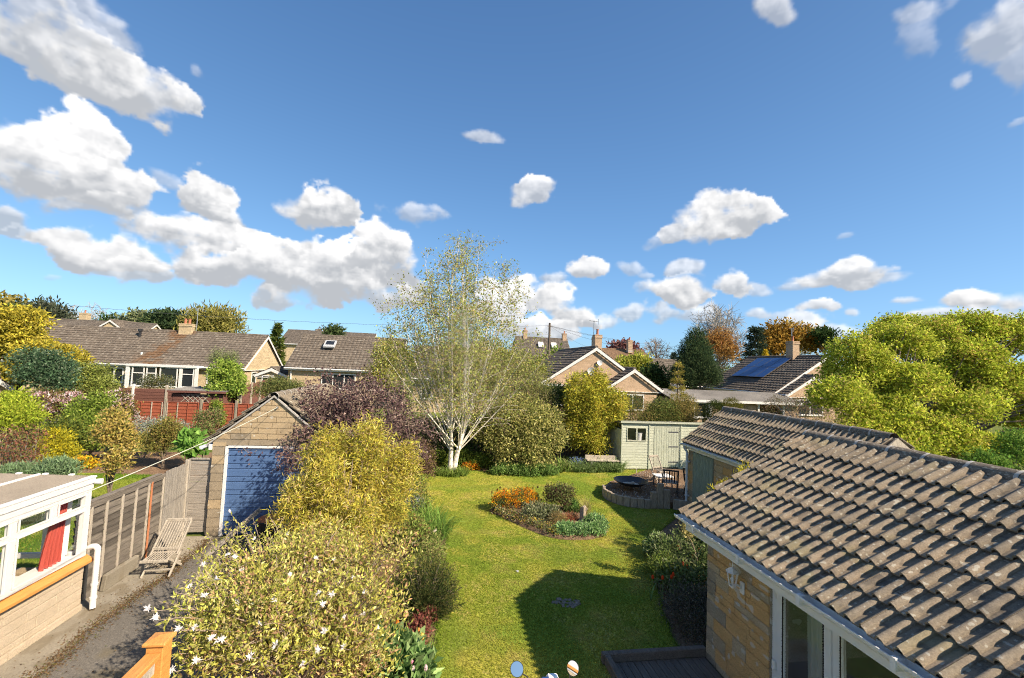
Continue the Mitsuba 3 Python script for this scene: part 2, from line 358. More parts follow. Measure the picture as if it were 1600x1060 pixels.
def birch_col(p, n, uv):
    band = smoothstep(.60, .72, fbm(p.x * 9, p.y * 9, p.z * 34, 3)); pit = smoothstep(.62, .7, noise(p.x * 20, p.y * 20, p.z * 11))
    c = mix((.60, .56, .49), (.78, .75, .69), noise(p.x * 6, p.y * 6, p.z * 3))
    return mix(mix(c, (.24, .20, .17), band * .6), (.13, .105, .09), pit * .45)
matte("birch_bark", proc(birch_col), .85, .2)
scene["mirror_glass"] = {"type": "twosided", "b": {"type": "conductor", "material": "Ag"}}
scene["coated_glass"] = {"type": "thindielectric", "int_ior": 1.9}
scene["pane_glass"] = {"type": "thindielectric", "int_ior": 1.5}
matte("far_pane", (.02, .024, .03), .08, .6)
scene["leaf"] = {"type": "principledthin", "base_color": vcol(), "roughness": .55, "spec_trans": 0.0, "diff_trans": .75, "eta": 1.35}
scene["petal"] = {"type": "principledthin", "base_color": vcol(), "roughness": .7, "spec_trans": 0.0, "diff_trans": .6, "eta": 1.3}
matte("painted", vcol(), .8, .2)
# ---------------------------------------------------------------- leaves, branches, plants
def pick(pal, n, rng):
    """n colours from [(weight, (r, g, b)), ...]"""
    w = np.array([p[0] for p in pal], float); c = np.array([p[1] for p in pal], float)
    return c[rng.choice(len(pal), n, p=w / w.sum())]

def rand_dirs(n, rng):
    d = rng.normal(size=(n, 3)); return d / np.linalg.norm(d, axis=1, keepdims=True)

def leaf_mesh(c, d, L, W, col, rng, fold=.18, droop=.12):
    """a folded pointed leaf of two triangles at every point c along d"""
    n = len(c); d = d / np.maximum(np.linalg.norm(d, axis=1, keepdims=True), 1e-9)
    s = np.cross(d, rand_dirs(n, rng)); s /= np.maximum(np.linalg.norm(s, axis=1, keepdims=True), 1e-9)
    k = np.cross(s, d); L = np.broadcast_to(L, (n,))[:, None]; W = np.broadcast_to(W, (n,))[:, None]
    mid = c + d * L * .45 + k * W * fold
    v = np.stack([c, mid + s * W / 2, c + d * L - k * L * droop, mid - s * W / 2], 1).reshape(-1, 3)
    b = np.arange(n)[:, None] * 4
    f = np.concatenate([b + np.array([[0, 1, 2]]), b + np.array([[0, 2, 3]])], 1).reshape(-1, 3)
    return v, f, np.repeat(col, 4, 0)

def blob_points(blobs, n, rng, shell=(.72, 1.05), inner=.2, low=-.7, cull=.72):
    """points near the outer surface of a union of ellipsoids, with their outward directions"""
    B = np.array(blobs, float); w = (B[:, 3] * B[:, 4] + B[:, 3] * B[:, 5] + B[:, 4] * B[:, 5]); P, D = [], []
    need = n
    for _ in range(8):
        k = rng.choice(len(B), need * 2, p=w / w.sum()); d = rand_dirs(need * 2, rng)
        r = np.where(rng.random(need * 2) < inner, rng.uniform(.25, shell[0], need * 2), rng.uniform(*shell, need * 2))
        ok = d[:, 2] > low
        p = B[k, :3] + d * B[k, 3:] * r[:, None]
        rel = (p[:, None, :] - B[None, :, :3]) / B[None, :, 3:]
        q = np.linalg.norm(rel, axis=2); q[np.arange(len(k)), k] = 9
        ok &= q.min(1) > cull
        o = d / B[k, 3:]; o /= np.linalg.norm(o, axis=1, keepdims=True)
        P.append(p[ok]); D.append(o[ok]); need = n - sum(map(len, P))
        if need <= 0: break
    P, D = np.concatenate(P)[:n], np.concatenate(D)[:n]
    return P, D

def lobed(blobs, n, r, flat, rng, low=-.5):
    """small lobes over the surface of the big ones, so that a crown has bulges with hollows between"""
    P, D = blob_points(blobs, n, rng, (.50, .80), .10, low, .55)
    s = r * rng.uniform(.65, 1.35, len(P))
    return [(p[0], p[1], p[2], k, k, k * flat) for p, k in zip(P, s)]

def foliage(blobs, clumps, per, L, W, spread, pal, rng, up=.35, out=.6, shell=(.72, 1.05), inner=.2, low=-.7, tone=.22, cull=.72, flat=1.0, zmin=None):
    P, D = blob_points(blobs, clumps, rng, shell, inner, low, cull)
    n = len(P) * per; ci = np.repeat(np.arange(len(P)), per)
    off = np.clip(rng.normal(size=(n, 3)), -1.7, 1.7) * spread * np.array([1, 1, flat]); c = P[ci] + off
    d = D[ci] * out + rand_dirs(n, rng) * .9 + np.array([0, 0, up])
    tn = np.exp(rng.normal(0, tone, len(P)))[ci, None] * np.exp(rng.normal(0, .2, (n, 1)))
    cp = pick(pal, len(P), rng)[ci]; col = np.where(rng.random((n, 1)) < .6, cp, pick(pal, n, rng)) * tn
    col = np.clip(col, 0, .85)
    l = L * rng.uniform(.65, 1.3, n); wd = W * rng.uniform(.7, 1.25, n)
    if zmin is not None:
        k = c[:, 2] > zmin; c, d, l, wd, col = c[k], d[k], l[k], wd[k], col[k]
    return leaf_mesh(c, d, l, wd, col, rng), P

def bez(a, b, c, n):
    t = np.linspace(0, 1, n)[:, None]; return (1 - t) ** 2 * a + 2 * t * (1 - t) * b + t * t * c

def limbs(base, P, rng, r0, count, split=.3, sides=6, spread=.25):
    """a trunk from base and branches that reach towards some of the points P"""
    m = MB(); base = np.asarray(base, float); c = P.mean(0); top = base + (c - base) * .9
    fork = base + (c - base) * split
    m.tube(bez(base, base + (fork - base) * .5 + rng.normal(0, r0, 3) * V(1, 1, 0), fork, 5), np.linspace(r0, r0 * .8, 5), sides + 2)
    for q in P[rng.choice(len(P), min(count, len(P)), replace=False)]:
        s = base + (fork - base) * rng.uniform(.6, 1) if rng.random() < .6 else fork + (top - fork) * rng.uniform(0, .6)
        mid = (s + q) / 2 + V(0, 0, spread * np.linalg.norm(q - s) * .5) + rng.normal(0, .06, 3) * np.linalg.norm(q - s)
        m.tube(bez(s, mid, q, 6), np.linspace(r0 * .45, r0 * .06, 6), sides - 1)
    m.tube(bez(fork, (fork + top) / 2 + rng.normal(0, r0, 3), top, 4), np.linspace(r0 * .8, r0 * .25, 4), sides)
    return m

def plant(name, label, cat, base, blobs, clumps, per, L, W, spread, pal, seed, group=None, trunk=None, branches=14, bark="bark", part="crown", flowers=None, lobes=None, **kw):
    """a tree or shrub: a foliage part, and a trunk with limbs unless trunk is None"""
    rng = np.random.default_rng(seed); k = thing(name, label, cat, group)
    big = blobs
    if lobes: blobs = lobed(blobs, *lobes, rng, low=kw.get("low", -.6))
    (v, f, c), P = foliage(blobs, clumps, per, L, W, spread, pal, rng, **kw)
    put(part, (v, f), "leaf", k, color=c)
    if trunk: put("trunk", limbs(base, P, rng, trunk, branches), bark, k, smooth=True)
    if flowers:
        cnt, fl, fw_, fpal, fper = flowers
        (v, f, c), _ = foliage(blobs, cnt, fper, fl, fw_, fl * .5, fpal, rng, out=1.2, shell=(.98, 1.1), inner=0, low=-.3)
        tag(put("flowers", (v, f), "petal", k, color=c), kind="stuff")
    return k

def straps(centres, count, L, W, pal, rng, lean=.9, segs=3):
    """tufts of arching strap leaves at the centres (x, y, z, radius)"""
    vs, fs, cs, o = [], [], [], 0
    for (x, y, z, r) in centres:
        n = count; a = rng.uniform(0, 2 * np.pi, n); rr_ = r * np.sqrt(rng.random(n)); b = np.stack([x + rr_ * np.cos(a), y + rr_ * np.sin(a), np.full(n, z)], 1)
        az = a + rng.normal(0, .6, n); ln = L * rng.uniform(.6, 1.25, n); le = lean * rng.uniform(.4, 1.2, n); w = W * rng.uniform(.7, 1.2, n)
        out = np.stack([np.cos(az), np.sin(az), 0 * az], 1); side = np.stack([-np.sin(az), np.cos(az), 0 * az], 1)
        col = pick(pal, n, rng) * np.exp(rng.normal(0, .2, (n, 1)))
        pts = []
        for k in range(segs + 1):
            t = k / segs; ph = le * t * 1.3
            p = b + out * (ln * np.sin(ph) * t * .9)[:, None] + np.array([0, 0, 1.0]) * (ln * t * np.cos(ph * .9))[:, None]
            hw = (w / 2 * (1 - t ** 2 * .95) * (.5 + .5 * min(1, t * 4 + .3)))[:, None]
            pts += [p - side * hw, p + side * hw]
        v = np.stack(pts, 1).reshape(-1, 3); m = 2 * (segs + 1); bi = np.arange(n)[:, None] * m
        for k in range(segs):
            q = 2 * k; fs.append((bi + np.array([[q, q + 1, q + 3]])) + o); fs.append((bi + np.array([[q, q + 3, q + 2]])) + o)
        vs.append(v); cs.append(np.repeat(col, m, 0)); o += len(v)
    return np.concatenate(vs), np.concatenate(fs), np.clip(np.concatenate(cs), 0, .85)

def join_soup(*parts):
    v, f, c, o = [], [], [], 0
    for a, b, d in parts:
        v.append(a); f.append(b + o); c.append(d); o += len(a)
    return np.concatenate(v), np.concatenate(f), np.concatenate(c)

def branching(base, fork, R, n_limb, n_sub, n_twig, r0, rng, theta=(25, 88), twig=.4, droop=.2, lean=(0, 0), sub=1.2, trunks=((0, 0),), sides=5, rmin=.0, limb=.30):
    """an open tree: limbs fan from the fork to an envelope of radii R, with branches and twigs; returns (wood, fine twigs, twig points, twig directions)"""
    wood, fine = MB(), MB(); fork = np.asarray(fork, float); base = np.asarray(base, float); TP, TD = [], []
    tops = []
    for (dx, dy) in trunks:
        b = base + V(dx * .35, dy * .35, 0); fk = fork + V(dx, dy, 0)
        wood.tube(bez(b, (b + fk) / 2 + V(-dx * .25, 0, 0), fk, 7), np.linspace(r0 * 1.15, r0 * .72, 7), sides + 4)
        tops.append((b, fk))
    for i in range(n_limb):
        ph = i * 2.39996 + rng.normal(0, .25); u = (i + .5) / n_limb
        t = math.radians(theta[0] + (theta[1] - theta[0]) * (1 - (1 - u) ** 1.0)) + rng.normal(0, .05)
        rad = 1 / math.sqrt((math.cos(t) * math.cos(ph) / R[0]) ** 2 + (math.cos(t) * math.sin(ph) / R[1]) ** 2 + (math.sin(t) / R[2]) ** 2) * rng.uniform(.82, 1.02)
        b, fk = tops[int(rng.integers(len(tops)))] if len(tops) == 1 or rng.random() < .3 else (tops[0] if math.cos(ph) < 0 else tops[-1])
        d = V(math.cos(t) * math.cos(ph), math.cos(t) * math.sin(ph), math.sin(t))
        s = b + (fk - b) * (.55 + .45 * u) if u < .35 else fk + d * 0
        tip = fork + d * rad + V(lean[0], lean[1], 0) * math.sin(t)
        mid = s + (tip - s) * .5 + V(d[0], d[1], 0) * rad * .10 + rng.normal(0, .03, 3) * rad
        path = bez(s, mid, tip, 9); rl = r0 * limb * (1 + .8 * u)
        wood.tube(path, np.maximum(np.linspace(rl, rl * .12, 9), rmin), sides)
        for j in range(n_sub):
            q = .22 + .78 * (j + rng.random()) / n_sub; x = q * 8; k = min(int(x), 7); p = path[k] + (path[k + 1] - path[k]) * (x - k)
            dl = unit(path[k + 1] - path[k]); sd = unit(dl * .75 + rand_dirs(1, rng)[0] * .8 + V(0, 0, .12)); ln = sub * rng.uniform(.5, 1.1) * (1.15 - .6 * q)
            e = p + sd * ln + V(0, 0, -droop * ln * .4); pth = bez(p, p + sd * ln * .55 + V(0, 0, .05 * ln), e, 5)
            rs = max(rl * (1 - q) * .38, rl * .12, rmin); (wood if rs > r0 * .05 else fine).tube(pth, np.maximum(np.linspace(rs, rs * .25, 5), rmin), max(3, sides - 2), caps=False)
            for g in range(n_twig):
                z = rng.uniform(.25, 1.0); x2 = z * 4; k2 = min(int(x2), 3); p2 = pth[k2] + (pth[k2 + 1] - pth[k2]) * (x2 - k2)
                td = unit(sd * .6 + rand_dirs(1, rng)[0] * .8 + V(0, 0, -droop)); l2 = twig * rng.uniform(.5, 1.2)
                fine.tube(np.stack([p2, p2 + td * l2 * .5, p2 + td * l2 + V(0, 0, -droop * l2 * .3)]), [max(rs * .4, rmin), max(rs * .3, rmin * .9), max(rs * .12, rmin * .7)], 3, caps=False)
                TP.append((p2, p2 + td * l2)); TD.append(td)
    return wood, fine, np.array(TP), np.array(TD)

def twig_leaves(TP, TD, per, L, W, pal, rng, spread=.05, droop=.5):
    n = len(TP) * per; i = np.repeat(np.arange(len(TP)), per); t = rng.random((n, 1))
    c = TP[i, 0] * (1 - t) + TP[i, 1] * t + rng.normal(0, spread, (n, 3))
    d = TD[i] * .5 + rand_dirs(n, rng) + np.array([0, 0, -droop])
    col = pick(pal, n, rng) * np.exp(rng.normal(0, .25, (n, 1)))
    return leaf_mesh(c, d, L * rng.uniform(.6, 1.3, n), W * rng.uniform(.7, 1.3, n), np.clip(col, 0, .85), rng)
# ---------------------------------------------------------------- the setting: ground, lawn, drive
def ground_z(x, y):
    """the gardens are level; beyond the back fence the land comes up a little"""
    return .6 * mikit_step(20.5, 29.0, np.asarray(y, float)) + 0 * np.asarray(x, float)

def sheet(xs, ys, dz=0.0):
    X, Y = np.meshgrid(xs, ys, indexing="ij")
    return np.stack([X, Y, ground_z(X, Y) + dz], -1)

def flat_poly(pts, z):
    from shapely.geometry import Polygon
    import trimesh
    v, f = trimesh.creation.triangulate_polygon(Polygon(pts), engine="earcut")
    v = np.column_stack([v, np.full(len(v), z)])
    a = np.cross(v[f[:, 1]] - v[f[:, 0]], v[f[:, 2]] - v[f[:, 0]])[:, 2]
    f = np.where(a[:, None] < 0, f[:, ::-1], f)
    return v, f

def curve(pts, n=6, closed=True):
    """a smooth closed line through points (Catmull-Rom)"""
    p = np.asarray(pts, float); out = []; m = len(p)
    for i in range(m if closed else m - 1):
        a, b, c, d = (p[(i + k) % m] if closed else p[min(max(i + k, 0), m - 1)] for k in (-1, 0, 1, 2))
        for t in np.arange(n) / n:
            out.append(.5 * ((2 * b) + (c - a) * t + (2 * a - 5 * b + 4 * c - d) * t * t + (3 * b - 3 * c + d - a) * t ** 3))
    if not closed: out.append(p[-1])
    return np.array(out)

def inside(pts, poly):
    from matplotlib.path import Path
    return Path(poly).contains_points(pts)

def point_in(poly):
    import shapely
    g = shapely.Polygon(poly)
    return lambda x, y: shapely.contains_xy(g, x, y)

def grass_far_col(p, n, uv):
    a = fbm(p.x * .12, p.y * .12, 1, 4); b = fbm(p.x * .9, p.y * .9, 2, 3)
    return mix((.06, .085, .02), (.12, .135, .035), a * .6 + b * .4) * (.75 + .5 * noise(p.x * 12, p.y * 12, 1))
matte("rough_grass", proc(grass_far_col), .95, .1)
m = MB()
m.grid(sheet(np.concatenate([[-1500, -500, -150], np.linspace(-60, 60, 25), [150, 500, 1500]]), np.concatenate([[-300, -40], np.linspace(-5, 20, 6), np.linspace(20.5, 29, 12), [35, 60, 120, 400, 1500]]), -.02))
tag(put("ground", m, "rough_grass", smooth=True), kind="structure")

LAWN = curve([(-.55, 5.6), (0.0, 6.35), (.07, 6.85), (.13, 7.6), (.02, 8.3), (-.1, 9.3), (.15, 10.4), (.3, 11.4), (-.2, 12.8), (-.35, 14.2), (-.7, 15.6), (-.9, 16.7), (-.2, 17.7), (1.3, 17.9), (2.3, 17.6),
              (3.4, 17.1), (4.6, 17.5), (5.2, 18.2), (6.2, 17.6), (7.2, 17.9), (7.9, 18.3), (11.5, 17.5), (11.5, 12.8), (7.6, 12.9), (7.1, 12.4), (5.9, 11.2), (5.05, 10.2), (4.75, 9.2), (4.36, 8.17), (4.05, 7.35), (3.85, 6.6), (3.6, 5.6)], 14)
LAWN = LAWN + (meshkit.noise(np.column_stack([LAWN * 5, 0 * LAWN[:, 0]]))[:, None] - .5) * .10 + (meshkit.noise(np.column_stack([LAWN * 17, 0 * LAWN[:, 0]]))[:, None] - .5) * .05
v, f = flat_poly(LAWN, .0)
tag(put("lawn", (v, f), "lawn_grass"), kind="structure")
rg = np.random.default_rng(5)
# short grass blades over the lawn, so that it has a nap
inl = point_in(LAWN)
N = 330000
gx, gy = rg.uniform(-1, 9.5, N * 2), rg.uniform(5.7, 18.2, N * 2)
keep = inl(gx, gy) & (rg.random(N * 2) < np.clip(9.0 / gy, .25, 1) ** 1.2)
gx, gy = gx[keep][:N], gy[keep][:N]
def blades(x, y, z, h, w, lean, rng, cols):
    n = len(x); a = rng.uniform(0, 2 * np.pi, n); b = rng.uniform(0, 2 * np.pi, n)
    base = np.stack([x, y, z], 1); s = np.stack([np.cos(a), np.sin(a), 0 * a], 1) * (w / 2)[:, None]
    tip = base + np.stack([np.cos(b) * lean * h, np.sin(b) * lean * h, h], 1)
    v = np.stack([base - s, base + s, tip], 1).reshape(-1, 3)
    return v, np.arange(3 * n).reshape(-1, 3), np.repeat(cols, 3, 0)
def lawn_tone(x, y, rng):
    p = np.stack([x, y, 0 * x], 1)
    a = meshkit.fbm(p * .5 + 3, 4, 2)[:, None]; b = meshkit.fbm(p * 2.1, 3, 5)[:, None]; e = meshkit.fbm(p * 1.0 + 20, 3, 7)[:, None]
    c = V(.21, .28, .035) * (1 - np.clip((a - .38) * 4, 0, 1)) + V(.38, .36, .065) * np.clip((a - .38) * 4, 0, 1)
    c = c * (1 - np.clip((b - .55) * 4, 0, .7)) + V(.39, .34, .11) * np.clip((b - .55) * 4, 0, .7)
    c = c * (1 - np.clip((e - .52) * 5, 0, .75)) + V(.15, .24, .03) * np.clip((e - .52) * 5, 0, .75)
    return c * rng.uniform(.65, 1.35, (len(x), 1))
v, f, c = blades(gx, gy, np.full(len(gx), .001), rg.uniform(.014, .032, len(gx)), rg.uniform(.006, .012, len(gx)), 1.3, rg, lawn_tone(gx, gy, rg))
ek = rg.integers(0, len(LAWN), 9000); ep = LAWN[ek] + rg.normal(0, .018, (9000, 2)); lim = ep[:, 1] > 5.6; ep = ep[lim]
v2, f2, c2 = blades(ep[:, 0], ep[:, 1], np.full(len(ep), -.02), rg.uniform(.03, .08, len(ep)), rg.uniform(.006, .012, len(ep)), .9, rg, lawn_tone(ep[:, 0], ep[:, 1], rg) * V(.75, .95, .8))
f = np.concatenate([f, f2 + len(v)]); v = np.concatenate([v, v2]); c = np.concatenate([c, c2])
tag(put("grass", (v, f), "leaf", color=c), "short mown grass of the back garden lawn", "grass", kind="stuff")
# the lawn's cut edge along the beds
m = MB(); e = np.vstack([LAWN, LAWN[:1]])
m.grid(np.stack([np.column_stack([e, np.full(len(e), .0)]), np.column_stack([e, np.full(len(e), -.06)])], 0))
tag(put("lawn_edge", m, "soil"), kind="structure")

# soil of the beds round the lawn (a little below the turf)
BEDS = [(-2.3, 3.0), (-.3, 3.0), (.2, 6.9), (.3, 8.0), (.4, 11.0), (.0, 14.0), (-.4, 16), (0, 17.6), (2, 17.5), (3.4, 17), (5, 17.9), (7.7, 17.7), (7.7, 20.5), (-2.6, 20.5), (-2.7, 11.4), (-2.3, 9)]
tag(put("flower_bed_soil", flat_poly(BEDS, -.012), "soil"), kind="structure")
tag(put("flower_bed_soil", flat_poly([(3.6, 6.3), (7.8, 6.3), (7.8, 12.95), (7, 12.6), (5, 10.4), (4.2, 8.3)], -.012), "soil"), kind="structure")
ISLAND = curve([(1.55, 13.15), (1.9, 12.45), (2.48, 11.5), (3.02, 10.95), (3.83, 10.85), (4.4, 11.15), (4.66, 11.7), (4.6, 12.45), (4.25, 13.1), (3.39, 13.6), (2.35, 13.75)], 6)
m = MB(); c0 = ISLAND.mean(0)
rings = []
for k, s in enumerate((1.0, .93, .7, .4, .02)):
    zz = (.004, .05, .09, .10, .10)[k]
    r_ = c0 + (ISLAND - c0) * s
    rings.append(np.column_stack([r_, zz + (.03 * meshkit.noise(np.column_stack([r_ * 6, r_[:, :1] * 0])) if k > 0 else 0 * r_[:, 0])]))
P = np.stack(rings, 0); P = np.concatenate([P, P[:, :1]], 1)
m.grid(P, flip=True)
tag(put("flower_bed_soil", m, "soil", smooth=True), kind="structure")

# drive: worn asphalt with a concrete strip along the left side
tag(put("driveway", flat_poly([(-5.95, 2), (-5.95, 11.48), (-2.6, 11.48), (-2.3, 9), (-2.3, 2)], .0), "asphalt"), kind="structure")
m = MB()
edge = [-5.12 + .05 * math.sin(y * 2.1) + .03 * math.sin(y * 5.3 + 1) for y in np.arange(2, 11.6, .25)]
ys = np.arange(2, 11.6, .25)
m.grid(np.stack([np.column_stack([np.full(len(ys), -6.0), ys, np.full(len(ys), .004)]), np.column_stack([edge, ys, np.full(len(ys), .004)])], 0))
tag(put("concrete_path", m, "concrete"), kind="structure")
n = 5200; ly = rg.uniform(6.5, 11.3, n); lx = -5.12 + .05 * np.sin(ly * 2.1) + .03 * np.sin(ly * 5.3 + 1) + rg.normal(0, .09, n) * (.5 + rg.random(n)); far = rg.random(n) < .10
lx[far] = rg.uniform(-5.9, -3.2, far.sum()); dl = rand_dirs(n, rg) * V(1, 1, .25)
v, f, c = leaf_mesh(np.stack([lx, ly, np.full(n, .012)], 1), dl, rg.uniform(.012, .04, n), rg.uniform(.008, .02, n), pick([(4, (.16, .10, .055)), (2, (.24, .17, .09)), (2, (.09, .065, .04)), (1, (.14, .16, .05))], n, rg), rg)
tag(put("leaf_litter", (v, f), "leaf", color=c), "dry brown litter along the seam between the concrete strip and the asphalt drive", "leaf litter", kind="stuff")
NLAWN = curve([(-7.2, 6.5), (-6.05, 8), (-6.0, 11.5), (-6.0, 14.6), (-6.7, 15.9), (-8.4, 16.7), (-10.4, 17.1), (-12.6, 17.2), (-12.6, 15.4), (-11.0, 13.7), (-11.3, 12.2), (-10.2, 10.5), (-9.0, 9)], 5)
tag(put("neighbour_lawn", flat_poly(NLAWN, .0), "lawn_grass"), kind="structure")
tag(put("neighbour_bed_soil", flat_poly([(-30, 5), (-6.05, 5), (-6.05, 22.4), (-30, 22.4)], -.012), "soil"), kind="structure")
inl = point_in(NLAWN); gx, gy = rg.uniform(-12.7, -6, 130000), rg.uniform(8, 17.2, 130000); k = inl(gx, gy); gx, gy = gx[k], gy[k]
v, f, c = blades(gx, gy, np.full(len(gx), .001), rg.uniform(.03, .07, len(gx)), rg.uniform(.01, .016, len(gx)), .8, rg, lawn_tone(gx + 30, gy, rg) * V(.75, .95, .9))
tag(put("neighbour_grass", (v, f), "leaf", color=c), "mown grass of the neighbour's lawn behind the grey fence", "grass", kind="stuff")
# ---------------------------------------------------------------- roofs of interlocking concrete tiles
def tile_profile():
    """across one tile, from the middle of a roll to the middle of the roll after next: (across, height)"""
    w, h = .15, .052
    pts = []
    for k in range(5):   # falling half roll
        a = k / 4 * math.pi / 2; pts.append((.002 + .035 * math.sin(a), h * math.cos(a)))
    for k in range(9):   # full roll
        a = math.pi - k / 8 * math.pi; pts.append((w + .035 * math.cos(a), h * math.sin(a)))
    for k in range(5):
        a = math.pi / 2 - k / 4 * math.pi / 2; pts.append((2 * w - .002 - .035 * math.cos(math.pi / 2 - a), h * math.sin(math.pi / 2 - a)))
    return np.array(pts)
_TP = tile_profile()

def tile_mesh(E, t, n, a, rng, length=.42, thick=.020):
    """one double roman tile: tail at E, running up the slope t, n the roof's normal, a along the roof"""
    L = length; P = _TP; k = len(P); jit = rng.normal(0, .0045, 3)
    def pt(u, s, h): return E + a * u + t * s + n * h
    rows = []
    for s, lift in ((0, .054), (.05, .050), (L, 0.0)):
        rows.append(np.stack([pt(u, s + jit[0] + .001 * math.sin(u * 90), h + lift + jit[1] * (1 - s) + jit[2] * (u - .15) * .5) for u, h in P]))
    m = MB()
    m.grid(np.stack(rows, 0))
    tail_low = np.stack([r - n * thick for r in rows[0]])
    m.grid(np.stack([tail_low, rows[0]], 0))
    head_low = np.stack([r - n * thick for r in rows[-1]])
    m.grid(np.stack([np.stack([tail_low[0], head_low[0]]), np.stack([rows[0][0], rows[-1][0]])], 0))
    m.grid(np.stack([np.stack([rows[0][-1], rows[-1][-1]]), np.stack([tail_low[-1], head_low[-1]])], 0))
    return m

def tile_slope(parent, E, t, n, a, ncol, nrow, seed, first="tile", joined=False):
    rng = np.random.default_rng(seed); allm = MB()
    for r in range(nrow):
        for c in range(ncol):
            m = tile_mesh(E + a * (.30 * c) + t * (.345 * r), t, n, a, rng)
            if joined:
                allm.add(*m.get())
            else:
                put(first, m, ("tile_a", "tile_b", "tile_c")[int(rng.choice(3, p=[.45, .3, .25]))], parent, smooth=40)
    if joined:
        tag(put("tile", allm, "tile_b", parent, smooth=40), kind="stuff")

def ridge_run(parent, P, a, count, r, rng, length=.45):
    """half-round ridge tiles with mortared joints from P along a"""
    side = unit(np.cross(a, V(0, 0, 1)))
    for k in range(count):
        m = MB(); rows = []; dz = rng.normal(0, .004); dr_ = rng.normal(0, .003)
        for s, rr in ((0.012, r), (.05, r + .003), (length - .02, r - .002)):
            ang = np.linspace(-.15, math.pi + .15, 13)
            rows.append(np.stack([P + a * (k * length + s) + side * (rr * math.cos(q)) * 1.0 + V(0, 0, (rr + dr_) * math.sin(q) * .92 + dz) for q in ang]))
        P_ = np.stack(rows, 0)
        m.grid(P_, flip=True)
        inner = P_[:1] + 0; c = P + a * (k * length + .012)
        m.grid(np.stack([P_[0], c + (P_[0] - c) * .86], 0))
        put("ridge_tile", m, "ridge_concrete", parent, smooth=40)
        mm = MB(); rows = []
        wob = rng.normal(0, .004, 13)
        for s in (-.022, .018):
            ang = np.linspace(-.12, math.pi + .12, 13)
            rows.append(np.stack([P + a * (k * length + s + w_) + side * ((r + .006) * math.cos(q)) + V(0, 0, (r + .006) * math.sin(q) * .92 + dz) for q, w_ in zip(ang, wob)]))
        mm.grid(np.stack(rows, 0), flip=True)
        put("mortar_joint", mm, "mortar", parent, smooth=True)

def stone_wall(parent, x, y0, y1, z0, z1, facing, seed, mats, heights=(.10, .13, .17, .20), lmin=.25, lmax=.46, proud=.022, corner=None):
    """rows of squared stone blocks on the face x = const between y0 and y1"""
    rng = np.random.default_rng(seed); z = z0
    while z < z1 - .03:
        h = min(float(rng.choice(heights)), z1 - z)
        if z1 - z - h < .06: h = z1 - z
        y = y0
        while y < y1 - .02:
            l = float(rng.uniform(lmin, lmax))
            if y1 - y - l < .14: l = y1 - y
            mt = mats(y + l / 2, z + h / 2, rng)
            m = MB().bbox((x + facing * (proud / 2 - .01 + rng.uniform(-.004, .004)), y + l / 2, z + h / 2), (proud + .02, l - .007, h - .007), .004, axis_rot((0, 0, 1), rng.normal(0, .004)))
            put("stone_block", m, mt, parent)
            y += l
        z += h

def gutter_run(parent, a, b, r, mat="upvc", name="gutter"):
    """half-round gutter from a to b with brackets"""
    a, b = V(*a), V(*b); d = unit(b - a); side = unit(np.cross(d, V(0, 0, 1))); m = MB(); L = np.linalg.norm(b - a)
    rows_o, rows_i = [], []
    for s in (0, L):
        q = np.linspace(math.pi, 2 * math.pi, 11)
        rows_o.append(np.stack([a + d * s + side * (r * math.cos(k)) + V(0, 0, r * math.sin(k)) for k in q]))
        rows_i.append(np.stack([a + d * s + side * ((r - .006) * math.cos(k)) + V(0, 0, (r - .006) * math.sin(k) + .0) for k in q]))
    m.grid(np.stack(rows_o, 0)); m.grid(np.stack(rows_i, 0), flip=True)
    for s in (0, L):
        m.prism([a + d * s + side * (r * math.cos(k)) + V(0, 0, r * math.sin(k)) for k in np.linspace(math.pi, 2 * math.pi, 11)], d * .004)
    for sg in (-1, 1):
        m.bar(a + side * sg * (r - .003) + V(0, 0, .004), b + side * sg * (r - .003) + V(0, 0, .004), .012, .012)
    return put(name, m, mat, parent, smooth=40), L

# ---------------------------------------------------------------- the extension on the right
H = thing("bungalow_extension", "stone extension with a low tiled roof, white gutter and glazed doors beside the lawn", "house")
th = math.radians(29.6); t_, n_ = V(math.cos(th), 0, math.sin(th)), V(-math.sin(th), 0, math.cos(th))
APX = V(6.03, 0, 3.40)
EAV = V(3.75, 0, 2.135)
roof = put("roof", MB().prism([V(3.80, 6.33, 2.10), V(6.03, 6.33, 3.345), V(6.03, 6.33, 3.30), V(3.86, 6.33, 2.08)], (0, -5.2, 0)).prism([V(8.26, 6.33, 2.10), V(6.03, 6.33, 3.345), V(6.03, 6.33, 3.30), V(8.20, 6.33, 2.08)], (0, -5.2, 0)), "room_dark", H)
tile_slope(roof, EAV + V(0, 6.40, 0) - V(0, .30 * 17, 0), t_, n_, V(0, 1, 0), 17, 7, 1)
t2 = V(-t_[0], 0, t_[2]); n2 = V(-n_[0], 0, n_[2])
tile_slope(roof, V(8.31, 6.40, 2.135), t2, n2, V(0, -1, 0), 17, 7, 2, joined=True)
rr = np.random.default_rng(3)
ridge_run(roof, V(6.03, 6.42, 3.36), V(0, -1, 0), 11, .122, rr)
